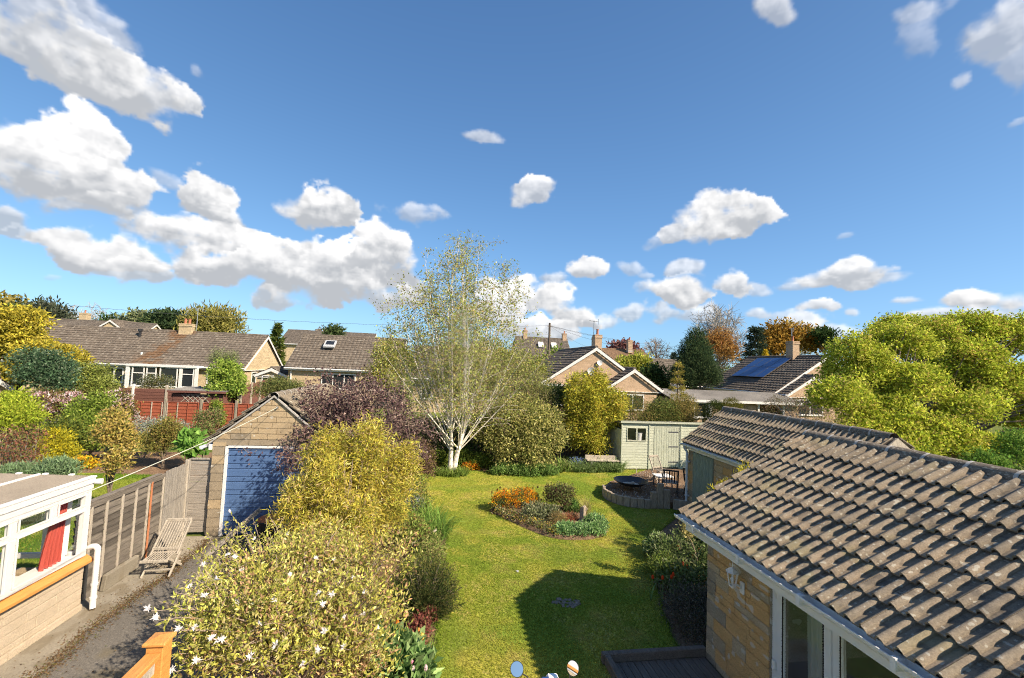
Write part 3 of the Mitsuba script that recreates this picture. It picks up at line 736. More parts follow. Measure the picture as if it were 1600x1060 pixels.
# walls: a hollow shell, the long wall opened for the doors
wall = put("wall", MB().box((4.325, 5.70, 1.0), (.25, 1.29, 2.0)).box((6.03, 6.22, 1.0), (3.15, .25, 2.0)).prism([V(4.2, 6.345, 2.0), V(7.86, 6.345, 2.0), V(6.03, 6.345, 3.03)], (0, -.25, 0)).box((7.74, 3.72, 1.0), (.25, 4.7, 2.0)), "stone_grey", H)
def ext_mat(y, z, rng):
    k = rng.random()
    if y > 6.12: return "stone_grey" if k < .75 else "stone_buff"
    return "stone_ochre" if k < .74 else ("stone_buff" if k < .96 else "stone_grey")
stone_wall(wall, 4.2, 5.07, 6.36, .0, 1.98, -1, 14, ext_mat, lmin=.26, lmax=.44)
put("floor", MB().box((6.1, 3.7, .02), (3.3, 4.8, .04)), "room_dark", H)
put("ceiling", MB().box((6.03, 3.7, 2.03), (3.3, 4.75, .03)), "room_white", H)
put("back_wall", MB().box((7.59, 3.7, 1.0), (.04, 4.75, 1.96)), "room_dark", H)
put("fascia", MB().box((3.84, 3.77, 2.005), (.02, 5.25, .17)).box((4.02, 3.77, 1.925), (.36, 5.25, .012)), "upvc", H)
gk, L = gutter_run(H, (3.735, 6.47, 2.125), (3.735, 1.2, 2.125), .062)
for y in (5.95, 4.98, 4.05, 3.1):
    put("bracket", MB().box((3.735, y, 2.095), (.145, .045, .10)).box((3.80, y, 2.10), (.03, .045, .09)), "upvc", gk)
for x in (3.80, 8.26): put("bargeboard", MB().prism([V(x, 6.41, 2.02), V(x, 6.41, 2.15), V(6.03, 6.41, 3.34), V(6.03, 6.41, 3.17)], (0, -.02, 0)), "upvc", H)
# glazed double doors and a side light
def door_leaf(parent, name, y0, y1, x, z0, z1, rail, hinge=None, handle=None):
    """a white framed glazed leaf in the plane x, between y0 and y1 (y0 > y1)"""
    m = MB(); w = .055
    m.bbox((x, y0 - rail / 2, (z0 + z1) / 2), (w, rail, z1 - z0), .008).bbox((x, y1 + rail / 2, (z0 + z1) / 2), (w, rail, z1 - z0), .008)
    m.bbox((x, (y0 + y1) / 2, z1 - rail / 2), (w - .004, y0 - y1 - 2 * rail, rail), .008).bbox((x, (y0 + y1) / 2, z0 + .09), (w - .004, y0 - y1 - 2 * rail, .18), .008)
    k = put(name, m, "upvc", parent)
    put("pane", MB().add([V(x, y0 - rail, z0 + .18), V(x, y1 + rail, z0 + .18), V(x, y1 + rail, z1 - rail), V(x, y0 - rail, z1 - rail)], [[0, 1, 2], [0, 2, 3]]).add([V(x + .02, y0 - rail, z0 + .18), V(x + .02, y1 + rail, z0 + .18), V(x + .02, y1 + rail, z1 - rail), V(x + .02, y0 - rail, z1 - rail)], [[0, 1, 2], [0, 2, 3]]), "coated_glass", k)
    g = MB()
    for (ya, yb, za, zb) in ((y0 - rail, y0 - rail - .008, z0 + .18, z1 - rail), (y1 + rail, y1 + rail + .008, z0 + .18, z1 - rail)):
        g.box((x - .026, (ya + yb) / 2, (za + zb) / 2), (.012, abs(ya - yb), zb - za))
    g.box((x - .026, (y0 + y1) / 2, z1 - rail - .004), (.012, y0 - y1 - 2 * rail - .018, .008))
    put("gasket", g, "black_plastic", k)
    if hinge:
        for hz in (z1 - .07, z0 + .75, z0 + .2):
            put("hinge", MB().bbox((x - .045, hinge, hz), (.035, .05, .10), .008).tube([(x - .062, hinge, hz - .055), (x - .062, hinge, hz + .055)], .010, 8), "upvc", k)
    if handle:
        put("handle", MB().bbox((x - .035, handle, z0 + .95), (.014, .03, .22), .005).tube([(x - .04, handle, z0 + 1.0), (x - .085, handle, z0 + 1.0), (x - .085, handle + .10, z0 + 1.0)], .010, 8), "upvc", k)
    return k
fr = put("door_frame", MB().box((4.255, 5.02, .97), (.07, .075, 1.90)).box((4.255, 3.30, 1.885), (.07, 3.36, .07)).box((4.255, 3.30, .03), (.07, 3.36, .05)).box((4.255, 3.385, .97), (.07, .06, 1.76)), "upvc", H)
door_leaf(H, "glazed_door", 4.985, 4.215, 4.245, .055, 1.85, .095, hinge=5.0)
door_leaf(H, "glazed_door", 4.205, 3.415, 4.245, .055, 1.85, .095, handle=3.47)
door_leaf(H, "side_window", 3.355, 2.4, 4.245, .055, 1.85, .07)
put("side_window_stile", MB().box((4.255, 2.0, .97), (.07, .75, 1.8)), "upvc", H)

def curtain_mesh(y0, y1, x, z0, z1, folds, amp, rng, flare=0.0):
    ys = np.linspace(0, 1, folds * 8); zs = np.linspace(0, 1, 10)
    ph = rng.uniform(0, 6, 3)
    P = np.zeros((len(ys), len(zs), 3))
    for j, z in enumerate(zs):
        s = 1 + flare * (1 - z)
        P[:, j, 1] = y0 + (y1 - y0) * ys * s
        P[:, j, 0] = x + amp * np.sin(ys * folds * 2 * math.pi + .6 * np.sin(z * 2 + ph[0]) + ph[1]) * (.7 + .3 * np.sin(ys * 7 + ph[2]))
        P[:, j, 2] = z0 + (z1 - z0) * z
    return MB().grid(P)
rr = np.random.default_rng(8)
tag(put("curtain", curtain_mesh(4.72, 4.22, 4.42, .06, 1.86, 6, .03, rr), "curtain_pale", smooth=True), "pale green curtain hanging behind the glazed door of the extension", "curtain")
tag(put("curtain", curtain_mesh(3.36, 3.12, 4.42, .06, 1.86, 4, .03, rr), "curtain_red", smooth=True), "dull red curtain behind the side light next to the glazed doors", "curtain")

# wall lantern
LP = thing("wall_lantern", "pale grey coach lantern on a curved bracket on the ochre stone wall", "lantern")
lx, ly, lz = 4.03, 5.56, 1.60
bm = MB().lathe([(.012, 0), (.045, .004), (.05, .012), (.04, .02), (0, .022)], (4.178, ly - .02, lz - .16), 16, axis_rot((0, 1, 0), -math.pi / 2))
put("wall_plate", MB().bbox((4.165, ly - .02, lz - .15), (.03, .085, .16), .012), "lamp_paint", LP)
arm = [V(4.15, ly - .02, lz - .15), V(4.10, ly - .02, lz - .115), V(4.06, ly - .01, lz - .11), V(4.03, ly, lz - .14)]
put("bracket", MB().tube(curve(np.array(arm), 6, False), .016, 10), "lamp_paint", LP, smooth=True)
sd = 6
def hexring(r, z, ph=0): return np.array([[lx + r * math.cos(k / sd * 2 * math.pi + ph), ly + r * math.sin(k / sd * 2 * math.pi + ph), z] for k in range(sd)])
bt, tp = hexring(.042, lz - .12), hexring(.072, lz + .06)
m = MB()
for k in range(sd): m.bar(bt[k], tp[k], .011, .011); m.bar(tp[k], tp[(k + 1) % sd], .012, .012); m.bar(bt[k], bt[(k + 1) % sd], .012, .012)
m.lathe([(0, -.035), (.014, -.03), (.018, -.015), (.044, 0), (.044, .006), (0, .006)], (lx, ly, lz - .128), 12)
put("cage", m, "lamp_paint", LP)
g = MB()
for k in range(sd):
    j = (k + 1) % sd; g.add([bt[k], bt[j], tp[j], tp[k]], [[0, 1, 2], [0, 2, 3]])
put("pane", g, "pane_glass", LP)
m = MB(); top = hexring(.092, lz + .06); apex = V(lx, ly, lz + .125); mid = hexring(.03, lz + .112)
for k in range(sd):
    j = (k + 1) % sd; m.add([top[k], top[j], mid[j], mid[k]], [[0, 1, 2], [0, 2, 3]]); m.add([mid[k], mid[j], apex], [[0, 1, 2]])
m.add(np.vstack([top, [[lx, ly, lz + .062]]]), [[(k + 1) % sd, k, sd] for k in range(sd)])
put("cap", m, "lamp_paint", LP)
put("finial", MB().lathe([(.010, 0), (.007, .012), (.013, .022), (.007, .034), (.004, .06), (0, .075)], (lx, ly, lz + .12), 10), "lamp_paint", LP, smooth=True)
put("bulb", MB().lathe([(0, -.05), (.014, -.045), (.016, -.01), (.026, .02), (.018, .045), (0, .052)], (lx, ly, lz - .06), 12), "white_paint", LP, smooth=True)

# sunken deck by the doors
DK = thing("timber_deck", "dark timber deck with a raised edging in the shade of the extension", "deck")
m = MB().bbox((3.36, 6.40, .075), (1.66, .09, .15), .01).bbox((2.60, 5.0, .075), (.09, 2.71, .15), .01)
put("edging", m, "dark_deck", DK)
for k in range(13):
    put("plank", MB().bbox((2.71 + k * .115, 5.0, .02), (.108, 2.68, .03), .004), "dark_deck", DK)

# ---------------------------------------------------------------- stone outbuilding behind the extension
G = thing("stone_outbuilding", "stone garden outbuilding with a green plank door and a ribbed tile roof", "outbuilding")
rise, run = 3.23 - 2.12, 9.12 - 7.61; th = math.atan2(rise, run); t_, n_ = V(math.cos(th), 0, math.sin(th)), V(-math.sin(th), 0, math.cos(th))
roof = put("roof", MB().prism([V(7.66, 12.95, 2.08), V(9.12, 12.95, 3.18), V(9.12, 12.95, 3.1), V(7.72, 12.95, 2.06)], (0, -5.35, 0)).prism([V(10.58, 12.95, 2.08), V(9.12, 12.95, 3.18), V(9.12, 12.95, 3.1), V(10.52, 12.95, 2.06)], (0, -5.35, 0)), "room_dark", G)
tile_slope(roof, V(7.61, 13.0 - .30 * 18, 2.11), t_, n_, V(0, 1, 0), 18, 5, 5)
tile_slope(roof, V(10.63, 13.0, 2.11), V(-t_[0], 0, t_[2]), V(-n_[0], 0, n_[2]), V(0, -1, 0), 18, 5, 6, joined=True)
rr = np.random.default_rng(4)
ridge_run(roof, V(9.12, 13.02, 3.19), V(0, -1, 0), 12, .118, rr)
wall = put("wall", MB().box((7.93, 10.33, 1.02), (.24, 5.2, 2.04)).box((10.3, 10.33, 1.02), (.24, 5.2, 2.04)).box((9.12, 12.81, 1.02), (2.14, .24, 2.04)).box((9.12, 7.85, 1.02), (2.14, .24, 2.04))
           .prism([V(7.81, 12.93, 2.04), V(10.43, 12.93, 2.04), V(9.12, 12.93, 3.02)], (0, -.24, 0)).prism([V(7.81, 7.97, 2.04), V(10.43, 7.97, 2.04), V(9.12, 7.97, 3.02)], (0, -.24, 0)), "stone_grey", G)
def gar_mat(y, z, rng):
    k = rng.random(); return "stone_buff" if k < .5 else ("stone_grey" if k < .8 else "stone_ochre")
for (a, b) in ((7.75, 11.66), (12.58, 12.94)):
    stone_wall(wall, 7.81, a, b, 0, 2.03, -1, 21 + int(a), gar_mat, heights=(.2, .2, .14), lmin=.36, lmax=.5)
stone_wall(wall, 7.81, 11.66, 12.58, 1.9, 2.03, -1, 29, gar_mat, heights=(.13,), lmin=.4, lmax=.5)
dk = put("door", MB().box((7.79, 12.12, .95), (.05, .90, 1.88)), "green_door", G)
for k in range(6):
    put("plank", MB().bbox((7.762, 11.745 + k * .15, .95), (.02, .144, 1.86), .005), "green_door", dk)
put("latch", MB().bbox((7.745, 11.80, .95), (.02, .04, .14), .005).tube([(7.74, 11.78, 1.0), (7.72, 11.84, 1.0)], .008, 6), "black_metal", dk)
put("door_frame", MB().box((7.785, 11.645, .96), (.06, .05, 1.9)).box((7.785, 12.595, .96), (.06, .05, 1.9)).box((7.785, 12.12, 1.925), (.06, 1.0, .045)), "green_door", G)
put("fascia", MB().box((7.70, 10.32, 2.0), (.02, 5.36, .14)), "upvc", G)
gutter_run(G, (7.60, 13.05, 2.085), (7.60, 7.6, 2.085), .058, "grey_pipe")
dp = put("downpipe", MB().tube([(7.60, 12.86, 2.05), (7.60, 12.86, 1.97), (7.66, 12.86, 1.9), (7.70, 12.86, 1.84), (7.70, 12.86, .06), (7.64, 12.86, .0)], .036, 12), "grey_pipe", G, smooth=40)
for z in (1.55, .5): put("clip", MB().box((7.72, 12.86, z), (.10, .11, .03)), "grey_pipe", dp)
for sx in (-1, 1):
    for y, d in ((7.60, -.03), (13.0, .025)):
        put("bargeboard", MB().prism([V(9.12, y, 3.20), V(9.12, y, 3.03), V(9.12 + sx * 1.47, y, 1.97), V(9.12 + sx * 1.47, y, 2.13)], (0, d, 0)), "pale_wood", G)
# ---------------------------------------------------------------- garage with the blue door
from shapely.geometry import Polygon as SPoly, box as sbox
GA = thing("garage", "stone garage with a blue door, white door frame and steep gable", "garage")
x0, x1, yf, yb, ze = -5.36, -2.74, 11.5, 16.6, 2.26
xm = (x0 + x1) / 2; zr = 3.36
roof = put("roof", MB().prism([V(x0 - .06, yf + .02, ze - .06), V(xm, yf + .02, zr - .03), V(xm, yf + .02, zr - .09), V(x0, yf + .02, ze - .10)], (0, yb - yf, 0))
           .prism([V(x1 + .06, yf + .02, ze - .06), V(xm, yf + .02, zr - .03), V(xm, yf + .02, zr - .09), V(x1, yf + .02, ze - .10)], (0, yb - yf, 0)), "room_dark", GA)
th = math.atan2(zr - ze, xm - x0); tl, nl = V(math.cos(th), 0, math.sin(th)), V(-math.sin(th), 0, math.cos(th))
tile_slope(roof, V(x1 + .14, yf - .06 + 5.1, ze - .09), V(-tl[0], 0, tl[2]), V(-nl[0], 0, nl[2]), V(0, -1, 0), 17, 5, 31)
tile_slope(roof, V(x0 - .14, yf - .06, ze - .09), tl, nl, V(0, 1, 0), 17, 5, 32, joined=True)
ridge_run(roof, V(xm, yf - .08, zr - .03), V(0, 1, 0), 11, .115, np.random.default_rng(9))
wall = put("wall", MB().box(((x0 - .0 + x0 + .22) / 2 + .02, (yf + yb) / 2 + .02, 1.1), (.18, yb - yf - .05, 2.2)).box((x1 - .13, (yf + yb) / 2 + .02, 1.1), (.18, yb - yf - .05, 2.2)).box((xm, yb - .05, 1.1), (x1 - x0 - .1, .18, 2.2))
           .box((-5.19, yf + .11, 1.1), (.28, .16, 2.2)).box((-2.87, yf + .11, 1.1), (.22, .16, 2.2)).box((xm, yf + .11, 2.19), (x1 - x0 - .06, .16, .17))
           .prism([V(x0 + .03, yf + .04, 2.27), V(x1 - .03, yf + .04, 2.27), V(xm, yf + .04, zr - .08)], (0, .15, 0)), "stone_grey", GA)
def stone_face(parent, poly, y, seed, mats, hgt=(.22,), lmin=.40, lmax=.46, depth=.05, gap=.012, facing=-1):
    """squared blocks in courses on a wall face y = const, cut to the outline poly (in x, z)"""
    rng = np.random.default_rng(seed); b = poly.bounds; z = b[1]; row = 0
    while z < b[3] - .02:
        h = float(rng.choice(hgt)); x = b[0] - (.22 if row % 2 else 0)
        while x < b[2]:
            l = float(rng.uniform(lmin, lmax)); c = sbox(x + gap / 2, z + gap / 2, x + l - gap / 2, z + h - gap / 2).intersection(poly)
            if c.geom_type == "Polygon" and c.area > .004:
                q = np.array(c.exterior.coords)[:-1]; k = rng.uniform(-.004, .004)
                put("stone_block", MB().prism([V(a, y + facing * k, bz) for a, bz in q], (0, -facing * depth, 0)), mats(x, z, rng), parent)
            x += l
        z += h; row += 1
def gmat(x, z, rng):
    k = rng.random(); return ("stone_grey" if k < .6 else "stone_buff") if z < 2.2 else ("stone_buff" if k < .8 else "stone_grey")
stone_face(wall, sbox(x0, 0, -5.065, 2.20), yf, 41, gmat, hgt=(.21,), lmin=.5, lmax=.6)
stone_face(wall, sbox(-2.995, 0, x1, 2.20), yf, 42, gmat, hgt=(.21,), lmin=.5, lmax=.6)
stone_face(wall, sbox(x0, 2.13, x1, 2.27), yf, 43, gmat, hgt=(.14,), lmin=.6, lmax=.9)
stone_face(wall, SPoly([(x0, 2.274), (x1, 2.274), (xm, zr - .06)]), yf, 44, gmat, hgt=(.138,), lmin=.36, lmax=.46)
dk = put("door", MB().box((-4.03, yf + .06, 1.04), (1.98, .02, 2.06)), "blue_door", GA)
z = .02; k = 0
while z < 2.04:
    h = (.115, .195)[k % 2]; h = min(h, 2.06 - z)
    put("plank", MB().bbox((-4.03, yf + .035, z + h / 2), (1.97, .03, h - .012), .006), "blue_door", dk); z += h; k += 1
put("door_frame", MB().box((-5.04, yf + .02, 1.05), (.06, .07, 2.10)).box((-3.02, yf + .02, 1.05), (.06, .07, 2.10)).box((-4.03, yf + .02, 2.095), (1.96, .07, .05)), "white_paint", GA)
put("verge", MB().prism([V(x0 - .15, yf - .05, ze - .13), V(xm, yf - .05, zr - .0), V(xm, yf - .05, zr - .05), V(x0 - .15, yf - .05, ze - .17)], (0, .05, 0)), "mortar", GA)
put("verge", MB().prism([V(x1 + .15, yf - .05, ze - .13), V(xm, yf - .05, zr - .0), V(xm, yf - .05, zr - .05), V(x1 + .15, yf - .05, ze - .17)], (0, .05, 0)), "mortar", GA)
gutter_run(GA, (x0 - .17, yf - .14, ze - .15), (x0 - .17, yb, ze - .15), .055, "grey_pipe")
put("eaves_end", MB().box((x0 - .03, yf - .03, ze - .17), (.06, .05, .13)), "white_paint", GA)
gutter_run(GA, (x1 + .17, yf - .1, ze - .15), (x1 + .17, yb, ze - .15), .055, "grey_pipe")

# overhead cable from the garage gable
a, b = V(-3.97, 11.46, 3.06), V(-3.75, 4.5, 2.78); b = V(-3.9, 4.7, 2.68)
pts = np.array([a + (b - a) * s + V(0, 0, -.16 * 4 * s * (1 - s) * .35) for s in np.linspace(0, 1, 24)])
pts = np.vstack([pts, [b + (b - a) * k + V(0, 0, .05 * k) for k in (.1, .3, .6)]])
CB = thing("overhead_cable", "thin pale cable running from the garage gable over the grey fence", "cable")
put("line", MB().tube(pts, .0055, 6), "curtain_pale", CB, smooth=True)
put("anchor", MB().bbox((-3.97, 11.47, 3.06), (.05, .06, .05), .01), "steel", CB)

# things standing by the garage door
BN = thing("garden_bin", "dark round bin with a rusty lid before the blue garage door", "bin")
put("body", MB().lathe([(0, 0), (.21, 0), (.25, .46), (.265, .48), (.25, .5), (0, .5)], (-3.85, 11.15, 0), 20), "black_plastic", BN, smooth=35)
put("lid", MB().lathe([(0, .62), (.10, .60), (.24, .53), (.255, .505), (0, .505)], (-3.85, 11.15, 0), 20), "terracotta", BN, smooth=35)
TR = thing("timber_trestle", "weathered timber trestle leaning before the garage door", "trestle")
for s in (0, .42):
    put("rail", MB().bar((-4.75, 10.25 + s, .04), (-3.98, 10.75 + s * .5, .80), .07, .09, bev=.008), "grey_wood_x", TR)
for k in range(4):
    q = .18 + k * .23
    put("rung", MB().bar((-4.75 + .77 * q, 10.25 + .5 * q, .04 + .76 * q), (-4.75 + .77 * q, 10.67 + .29 * q, .04 + .76 * q), .05, .03), "grey_wood_x", TR)

# ---------------------------------------------------------------- grey fence along the drive
FE = thing("garden_fence", "weathered grey lap fence between the drive and the neighbour's garden", "fence")
fx = -5.93; rr = np.random.default_rng(17)
def lap_panel(parent, ya, yb, z0, z1, n, seed, mat="grey_wood_y"):
    rng = np.random.default_rng(seed); h = (z1 - z0) / n
    for k in range(n):
        zc = z0 + (k + .5) * h; P = []; ys = np.linspace(ya, yb, 9)
        wv = np.cumsum(rng.normal(0, .004, 9)); wv -= np.linspace(wv[0], wv[-1], 9)
        m = MB(); lo = np.stack([np.full(9, fx + .038), ys, zc - h * .62 + wv], 1); hi = np.stack([np.full(9, fx - .004), ys, zc + h * .5 + 0 * wv], 1)
        m.grid(np.stack([lo, hi], 0)); m.grid(np.stack([lo - V(.012, 0, 0), hi - V(.008, 0, 0)], 0), flip=True)
        m.grid(np.stack([lo - V(.012, 0, 0), lo], 0))
        put("slat", m, mat if rng.random() < .55 else "grey_wood_dark", parent)
lap_panel(FE, 8.42, 9.02, .03, 1.56, 13, 50); lap_panel(FE, 9.02, 10.27, .03, 1.56, 13, 51); lap_panel(FE, 10.31, 10.74, .03, 1.56, 13, 52)
for y in (8.72, 9.07, 9.46, 9.83, 10.2):
    put("batten", MB().bbox((fx + .035, y, .80), (.03, .048, 1.56), .005, axis_rot((1, 0, 0), rr.normal(0, .004))), "pale_wood", FE)
put("batten", MB().bbox((fx + .04, 10.29, .80), (.02, .045, 1.58), .004), "terracotta", FE)
tag(FE + "__batten_005", "reddish orange stained batten")
put("batten", MB().bbox((fx + .035, 10.68, .80), (.03, .048, 1.58), .005), "pale_wood", FE)
put("top_rail", MB().bbox((fx + .03, 9.55, 1.605), (.035, 2.36, .105), .006), "grey_wood_y", FE)
put("capping", MB().bbox((fx + .0, 9.15, 1.672), (.11, 1.35, .022), .005, axis_rot((0, 1, 0), .05)), "grey_wood_y", FE)
put("capping", MB().bbox((fx - .005, 10.2, 1.675), (.11, .78, .022), .005, axis_rot((0, 1, 0), -.06)), "grey_wood_y", FE)
for k in range(8):
    put("board", MB().bbox((fx + .03, 10.79 + k * .096, .86), (.018, .09, 1.66 + rr.uniform(-.01, .03)), .004, axis_rot((0, 0, 1), .1)), "grey_wood_z", FE)
put("post", MB().bbox((fx + .03, 11.56, .88), (.075, .075, 1.78), .008), "pale_wood", FE)
GT = thing("side_gate", "narrow grey gate of horizontal boards beside the garage", "gate")
for k in range(13):
    put("board", MB().bbox((-5.625, 11.60, .06 + k * .132 + .063), (.43, .018, .126), .004, axis_rot((1, 0, 0), .07)), "grey_wood_x", GT)
put("frame", MB().bbox((-5.86, 11.58, .90), (.045, .05, 1.78), .005).bbox((-5.395, 11.58, .90), (.045, .05, 1.78), .005).bbox((-5.625, 11.58, 1.785), (.425, .05, .04), .005), "grey_wood_z", GT)
tag(put("concrete_kerb_block", MB().bbox((-5.80, 9.42, .15), (.08, .84, .29), .012, axis_rot((0, 1, 0), .12)), "concrete"), "pale concrete slab on edge at the foot of the grey fence", "slab")

# ---------------------------------------------------------------- folding lounge chair on the concrete
def folding_chair(name, label, pos, rz, w, seat_z, back_top, mat, group=None, slats=9):
    """x is the chair's width, it faces -y before it is turned"""
    C = thing(name, label, "chair", group); R = rotz(rz); P = V(*pos)
    def q(x, y, z): return P + R @ V(x, y, z)
    def bar(nm, a, b, bw, bh, par=C, up=(0, 0, 1)): return put(nm, MB().bar(q(*a), q(*b), bw, bh, R @ V(*up), .005), mat, par)
    hw = w / 2; bt = back_top
    for s in (-1, 1):
        bar("back_rail", (s * hw, -.10, seat_z - .02), (s * hw * .98, bt[0], bt[1]), .028, .045)
        bar("leg", (s * (hw - .035), bt[0] * .45, .0), (s * (hw - .035), -.36, seat_z + .01), .026, .045)
        bar("leg", (s * hw, -.36, .0), (s * hw, .02, seat_z - .01), .028, .045)
    bk = put("backrest", MB().bar(q(-hw, bt[0] + .005, bt[1] + .0), q(hw, bt[0] + .005, bt[1] + .0), .03, .07, R @ V(0, 0, 1), .008).bar(q(-hw, -.02, seat_z + .07), q(hw, -.02, seat_z + .07), .022, .05, R @ V(0, 0, 1), .005), mat, C)
    for k in range(slats):
        x = -hw + w * (k + .9) / (slats + .8)
        bar("slat", (x, -.02, seat_z + .06), (x * .98, bt[0], bt[1] - .03), .017, .012, bk, (0, -1, .5))
    st = put("seat", MB().bar(q(-hw, -.44, seat_z + .0), q(hw, -.44, seat_z + .0), .03, .05, R @ V(0, 0, 1), .006).bar(q(-hw, -.03, seat_z), q(hw, -.03, seat_z), .03, .03, R @ V(0, 0, 1), .006), mat, C)
    for k in range(slats):
        x = -hw + w * (k + .9) / (slats + .8)
        bar("slat", (x, -.43, seat_z + .02), (x, -.02, seat_z + .02), .020, .012, st)
    bar("stretcher", (-hw, -.27, .11), (hw, -.27, .11), .025, .035)
    bar("stretcher", (-hw + .03, bt[0] * .35, .09), (hw - .03, bt[0] * .35, .09), .025, .035)
    return C
folding_chair("folding_chair", "weathered grey folding chair on the concrete by the lap fence", (-5.26, 9.83, .004), .06, .46, .34, (.40, .82), "pale_wood")

# ---------------------------------------------------------------- conservatory at the left edge
CO = thing("conservatory", "white framed conservatory on a stone block base with an orange sill", "conservatory")
cx = -5.73; ya, yb = 3.5, 8.42
base = put("wall", MB().box((cx - .13, (ya + yb) / 2, .36), (.20, yb - ya - .02, .72)).box((cx - 1.6, yb - .12, .36), (2.9, .2, .72)), "stone_buff", CO)
rng = np.random.default_rng(61); z = .0; k = 0
for h in (.11, .09, .16, .14, .12, .10):
    y = 6.2 - rng.uniform(0, .3)
    while y < yb - .03:
        l = float(rng.uniform(.34, .62)); l = min(l, yb - y)
        if yb - y - l < .15: l = yb - y
        put("stone_block", MB().bbox((cx - .025 + rng.uniform(-.003, .003) + (.03 if k == 0 else 0), y + l / 2, z + h / 2), (.06, l - .008, h - .008), .005), "stone_pale", base)
        y += l
    z += h; k += 1
put("plinth", MB().box((cx - .03, 4.7, .36), (.05, 3.0, .71)), "stone_buff", CO)
sill = put("sill", MB().prism([V(cx + .10, ya, .775), V(cx + .10, ya, .815), V(cx + .075, ya, .835), V(cx - .04, ya, .90), V(cx - .04, ya, .775)], (0, yb + .05 - ya, 0)), "orange_wood", CO)
m = MB().bbox((cx, 8.325, 1.44), (.07, .13, 1.08), .006)
put("corner_post", m, "upvc", CO)
put("frame", MB().bbox((cx, 5.88, .935), (.068, 4.80, .06), .006).bbox((cx, 5.86, 1.70), (.070, 4.80, .07), .006).bbox((cx, 5.86, 1.955), (.068, 4.80, .055), .006), "upvc", CO)
for y in (7.06, 5.9, 4.7): put("mullion", MB().bbox((cx, y, 1.31), (.075, .11, .71), .006), "upvc", CO)
for y in (7.06, 7.69, 6.45, 5.9): put("mullion", MB().bbox((cx, y, 1.83), (.075, .10, .20), .006), "upvc", CO)
for (a, b, z0, z1, nm) in ((7.12, 8.28, .97, 1.67, "pane"), (7.75, 8.28, 1.735, 1.93, "pane"), (7.12, 7.63, 1.735, 1.93, "pane"), (5.96, 7.0, .97, 1.67, "pane"), (6.51, 7.0, 1.735, 1.93, "pane"), (5.95, 6.39, 1.735, 1.93, "pane")):
    put(nm, MB().add([V(cx - .01, a, z0), V(cx - .01, b, z0), V(cx - .01, b, z1), V(cx - .01, a, z1)], [[0, 1, 2], [0, 2, 3]]), "pane_glass", CO)
    put("bead", MB().box((cx + .037, a + .012, (z0 + z1) / 2), (.012, .024, z1 - z0)).box((cx + .037, b - .012, (z0 + z1) / 2), (.012, .024, z1 - z0)).box((cx + .037, (a + b) / 2, z0 + .01), (.012, b - a - .05, .02)).box((cx + .037, (a + b) / 2, z1 - .01), (.012, b - a - .05, .02)), "upvc", CO)
# roof: felt panels between white bars, white fascia in two steps
put("fascia", MB().bbox((cx + .02, 5.93, 2.03), (.05, 4.95, .095), .006).bbox((cx + .04, 5.93, 2.125), (.05, 4.95, .09), .006), "upvc", CO)
put("fascia", MB().bbox((cx + .03, 5.93, 2.185), (.09, 4.97, .03), .008).box((cx - 2.3, 8.40, 2.1), (4.6, .03, .16)), "upvc", CO)
rf = put("roof", MB().prism([V(cx + .0, ya, 2.19), V(cx - 4.6, ya, 2.31), V(cx - 4.6, ya, 2.25), V(cx + .0, ya, 2.13)], (0, yb - ya, 0)), "felt", CO)
for k in range(1, 6):
    x = cx - .75 * k; put("glazing_bar", MB().bbox((x, 5.93, 2.19 + .026 * .75 * k + .012), (.045, 4.9, .03), .006), "upvc", rf)
for k in range(10):
    x = cx - .3 - .38 * k; put("clip", MB().bbox((x, 8.40, 2.19 + .026 * (cx - x) + .012), (.07, .06, .03), .008), "upvc", rf)
gk, L = gutter_run(CO, (cx + .12, ya, 2.12), (cx + .12, ya + .01, 2.12), .05)
put("gutter_end", MB().tube([(cx + .06, 8.40, 2.10), (cx + .15, 8.42, 2.10)], [.04, .05], 12), "upvc", CO, smooth=40)
dp = put("downpipe", MB().tube(curve(np.array([(-5.70, 8.44, 1.00), (-5.62, 8.43, 1.03), (-5.555, 8.42, 1.0), (-5.55, 8.42, .9), (-5.55, 8.42, .5), (-5.55, 8.42, .12), (-5.53, 8.40, .03)]), 5, False), .042, 12), "upvc", CO, smooth=40)
for z in (.42, .2): put("clip", MB().lathe([(.043, -.02), (.05, -.018), (.05, .018), (.043, .02)], (-5.55, 8.42, z), 14), "upvc", dp)
# inside
put("floor", MB().box((cx - 2.3, 6.0, .3), (4.2, 4.6, .04)), "room_green", CO)
put("window_board", MB().bbox((cx - .17, 5.95, .925), (.26, 4.7, .025), .006), "room_white", CO)
far = put("far_window", MB().bbox((cx - 2.3, 8.36, 1.98), (4.3, .06, .10), .005).bbox((cx - 2.3, 8.36, .93), (4.3, .06, .08), .005), "upvc", CO)
for k in range(5): put("mullion", MB().bbox((cx - .55 - .95 * k, 8.36, 1.45), (.07, .065, .98), .005), "upvc", far)
put("pane", MB().add([V(cx - .1, 8.36, .97), V(cx - 4.4, 8.36, .97), V(cx - 4.4, 8.36, 1.95), V(cx - .1, 8.36, 1.95)], [[0, 1, 2], [0, 2, 3]]), "pane_glass", far)
TB = thing("conservatory_table", "white table standing inside the conservatory behind the big pane", "table")
put("tabletop", MB().bbox((-6.75, 7.72, .74), (.95, .62, .035), .008), "room_white", TB)
for sx in (-1, 1):
    for sy in (-1, 1): put("leg", MB().bbox((-6.75 + sx * .42, 7.72 + sy * .26, .52), (.05, .05, .40), .004), "room_white", TB)
SO = thing("garden_sofa", "dark upholstered seat inside the conservatory", "sofa")
put("seat", MB().bbox((-7.85, 7.65, .52), (.8, 1.3, .24), .05), "dark_grey_paint", SO)
put("backrest", MB().bbox((-8.25, 7.65, .82), (.18, 1.3, .62), .05), "dark_grey_paint", SO)
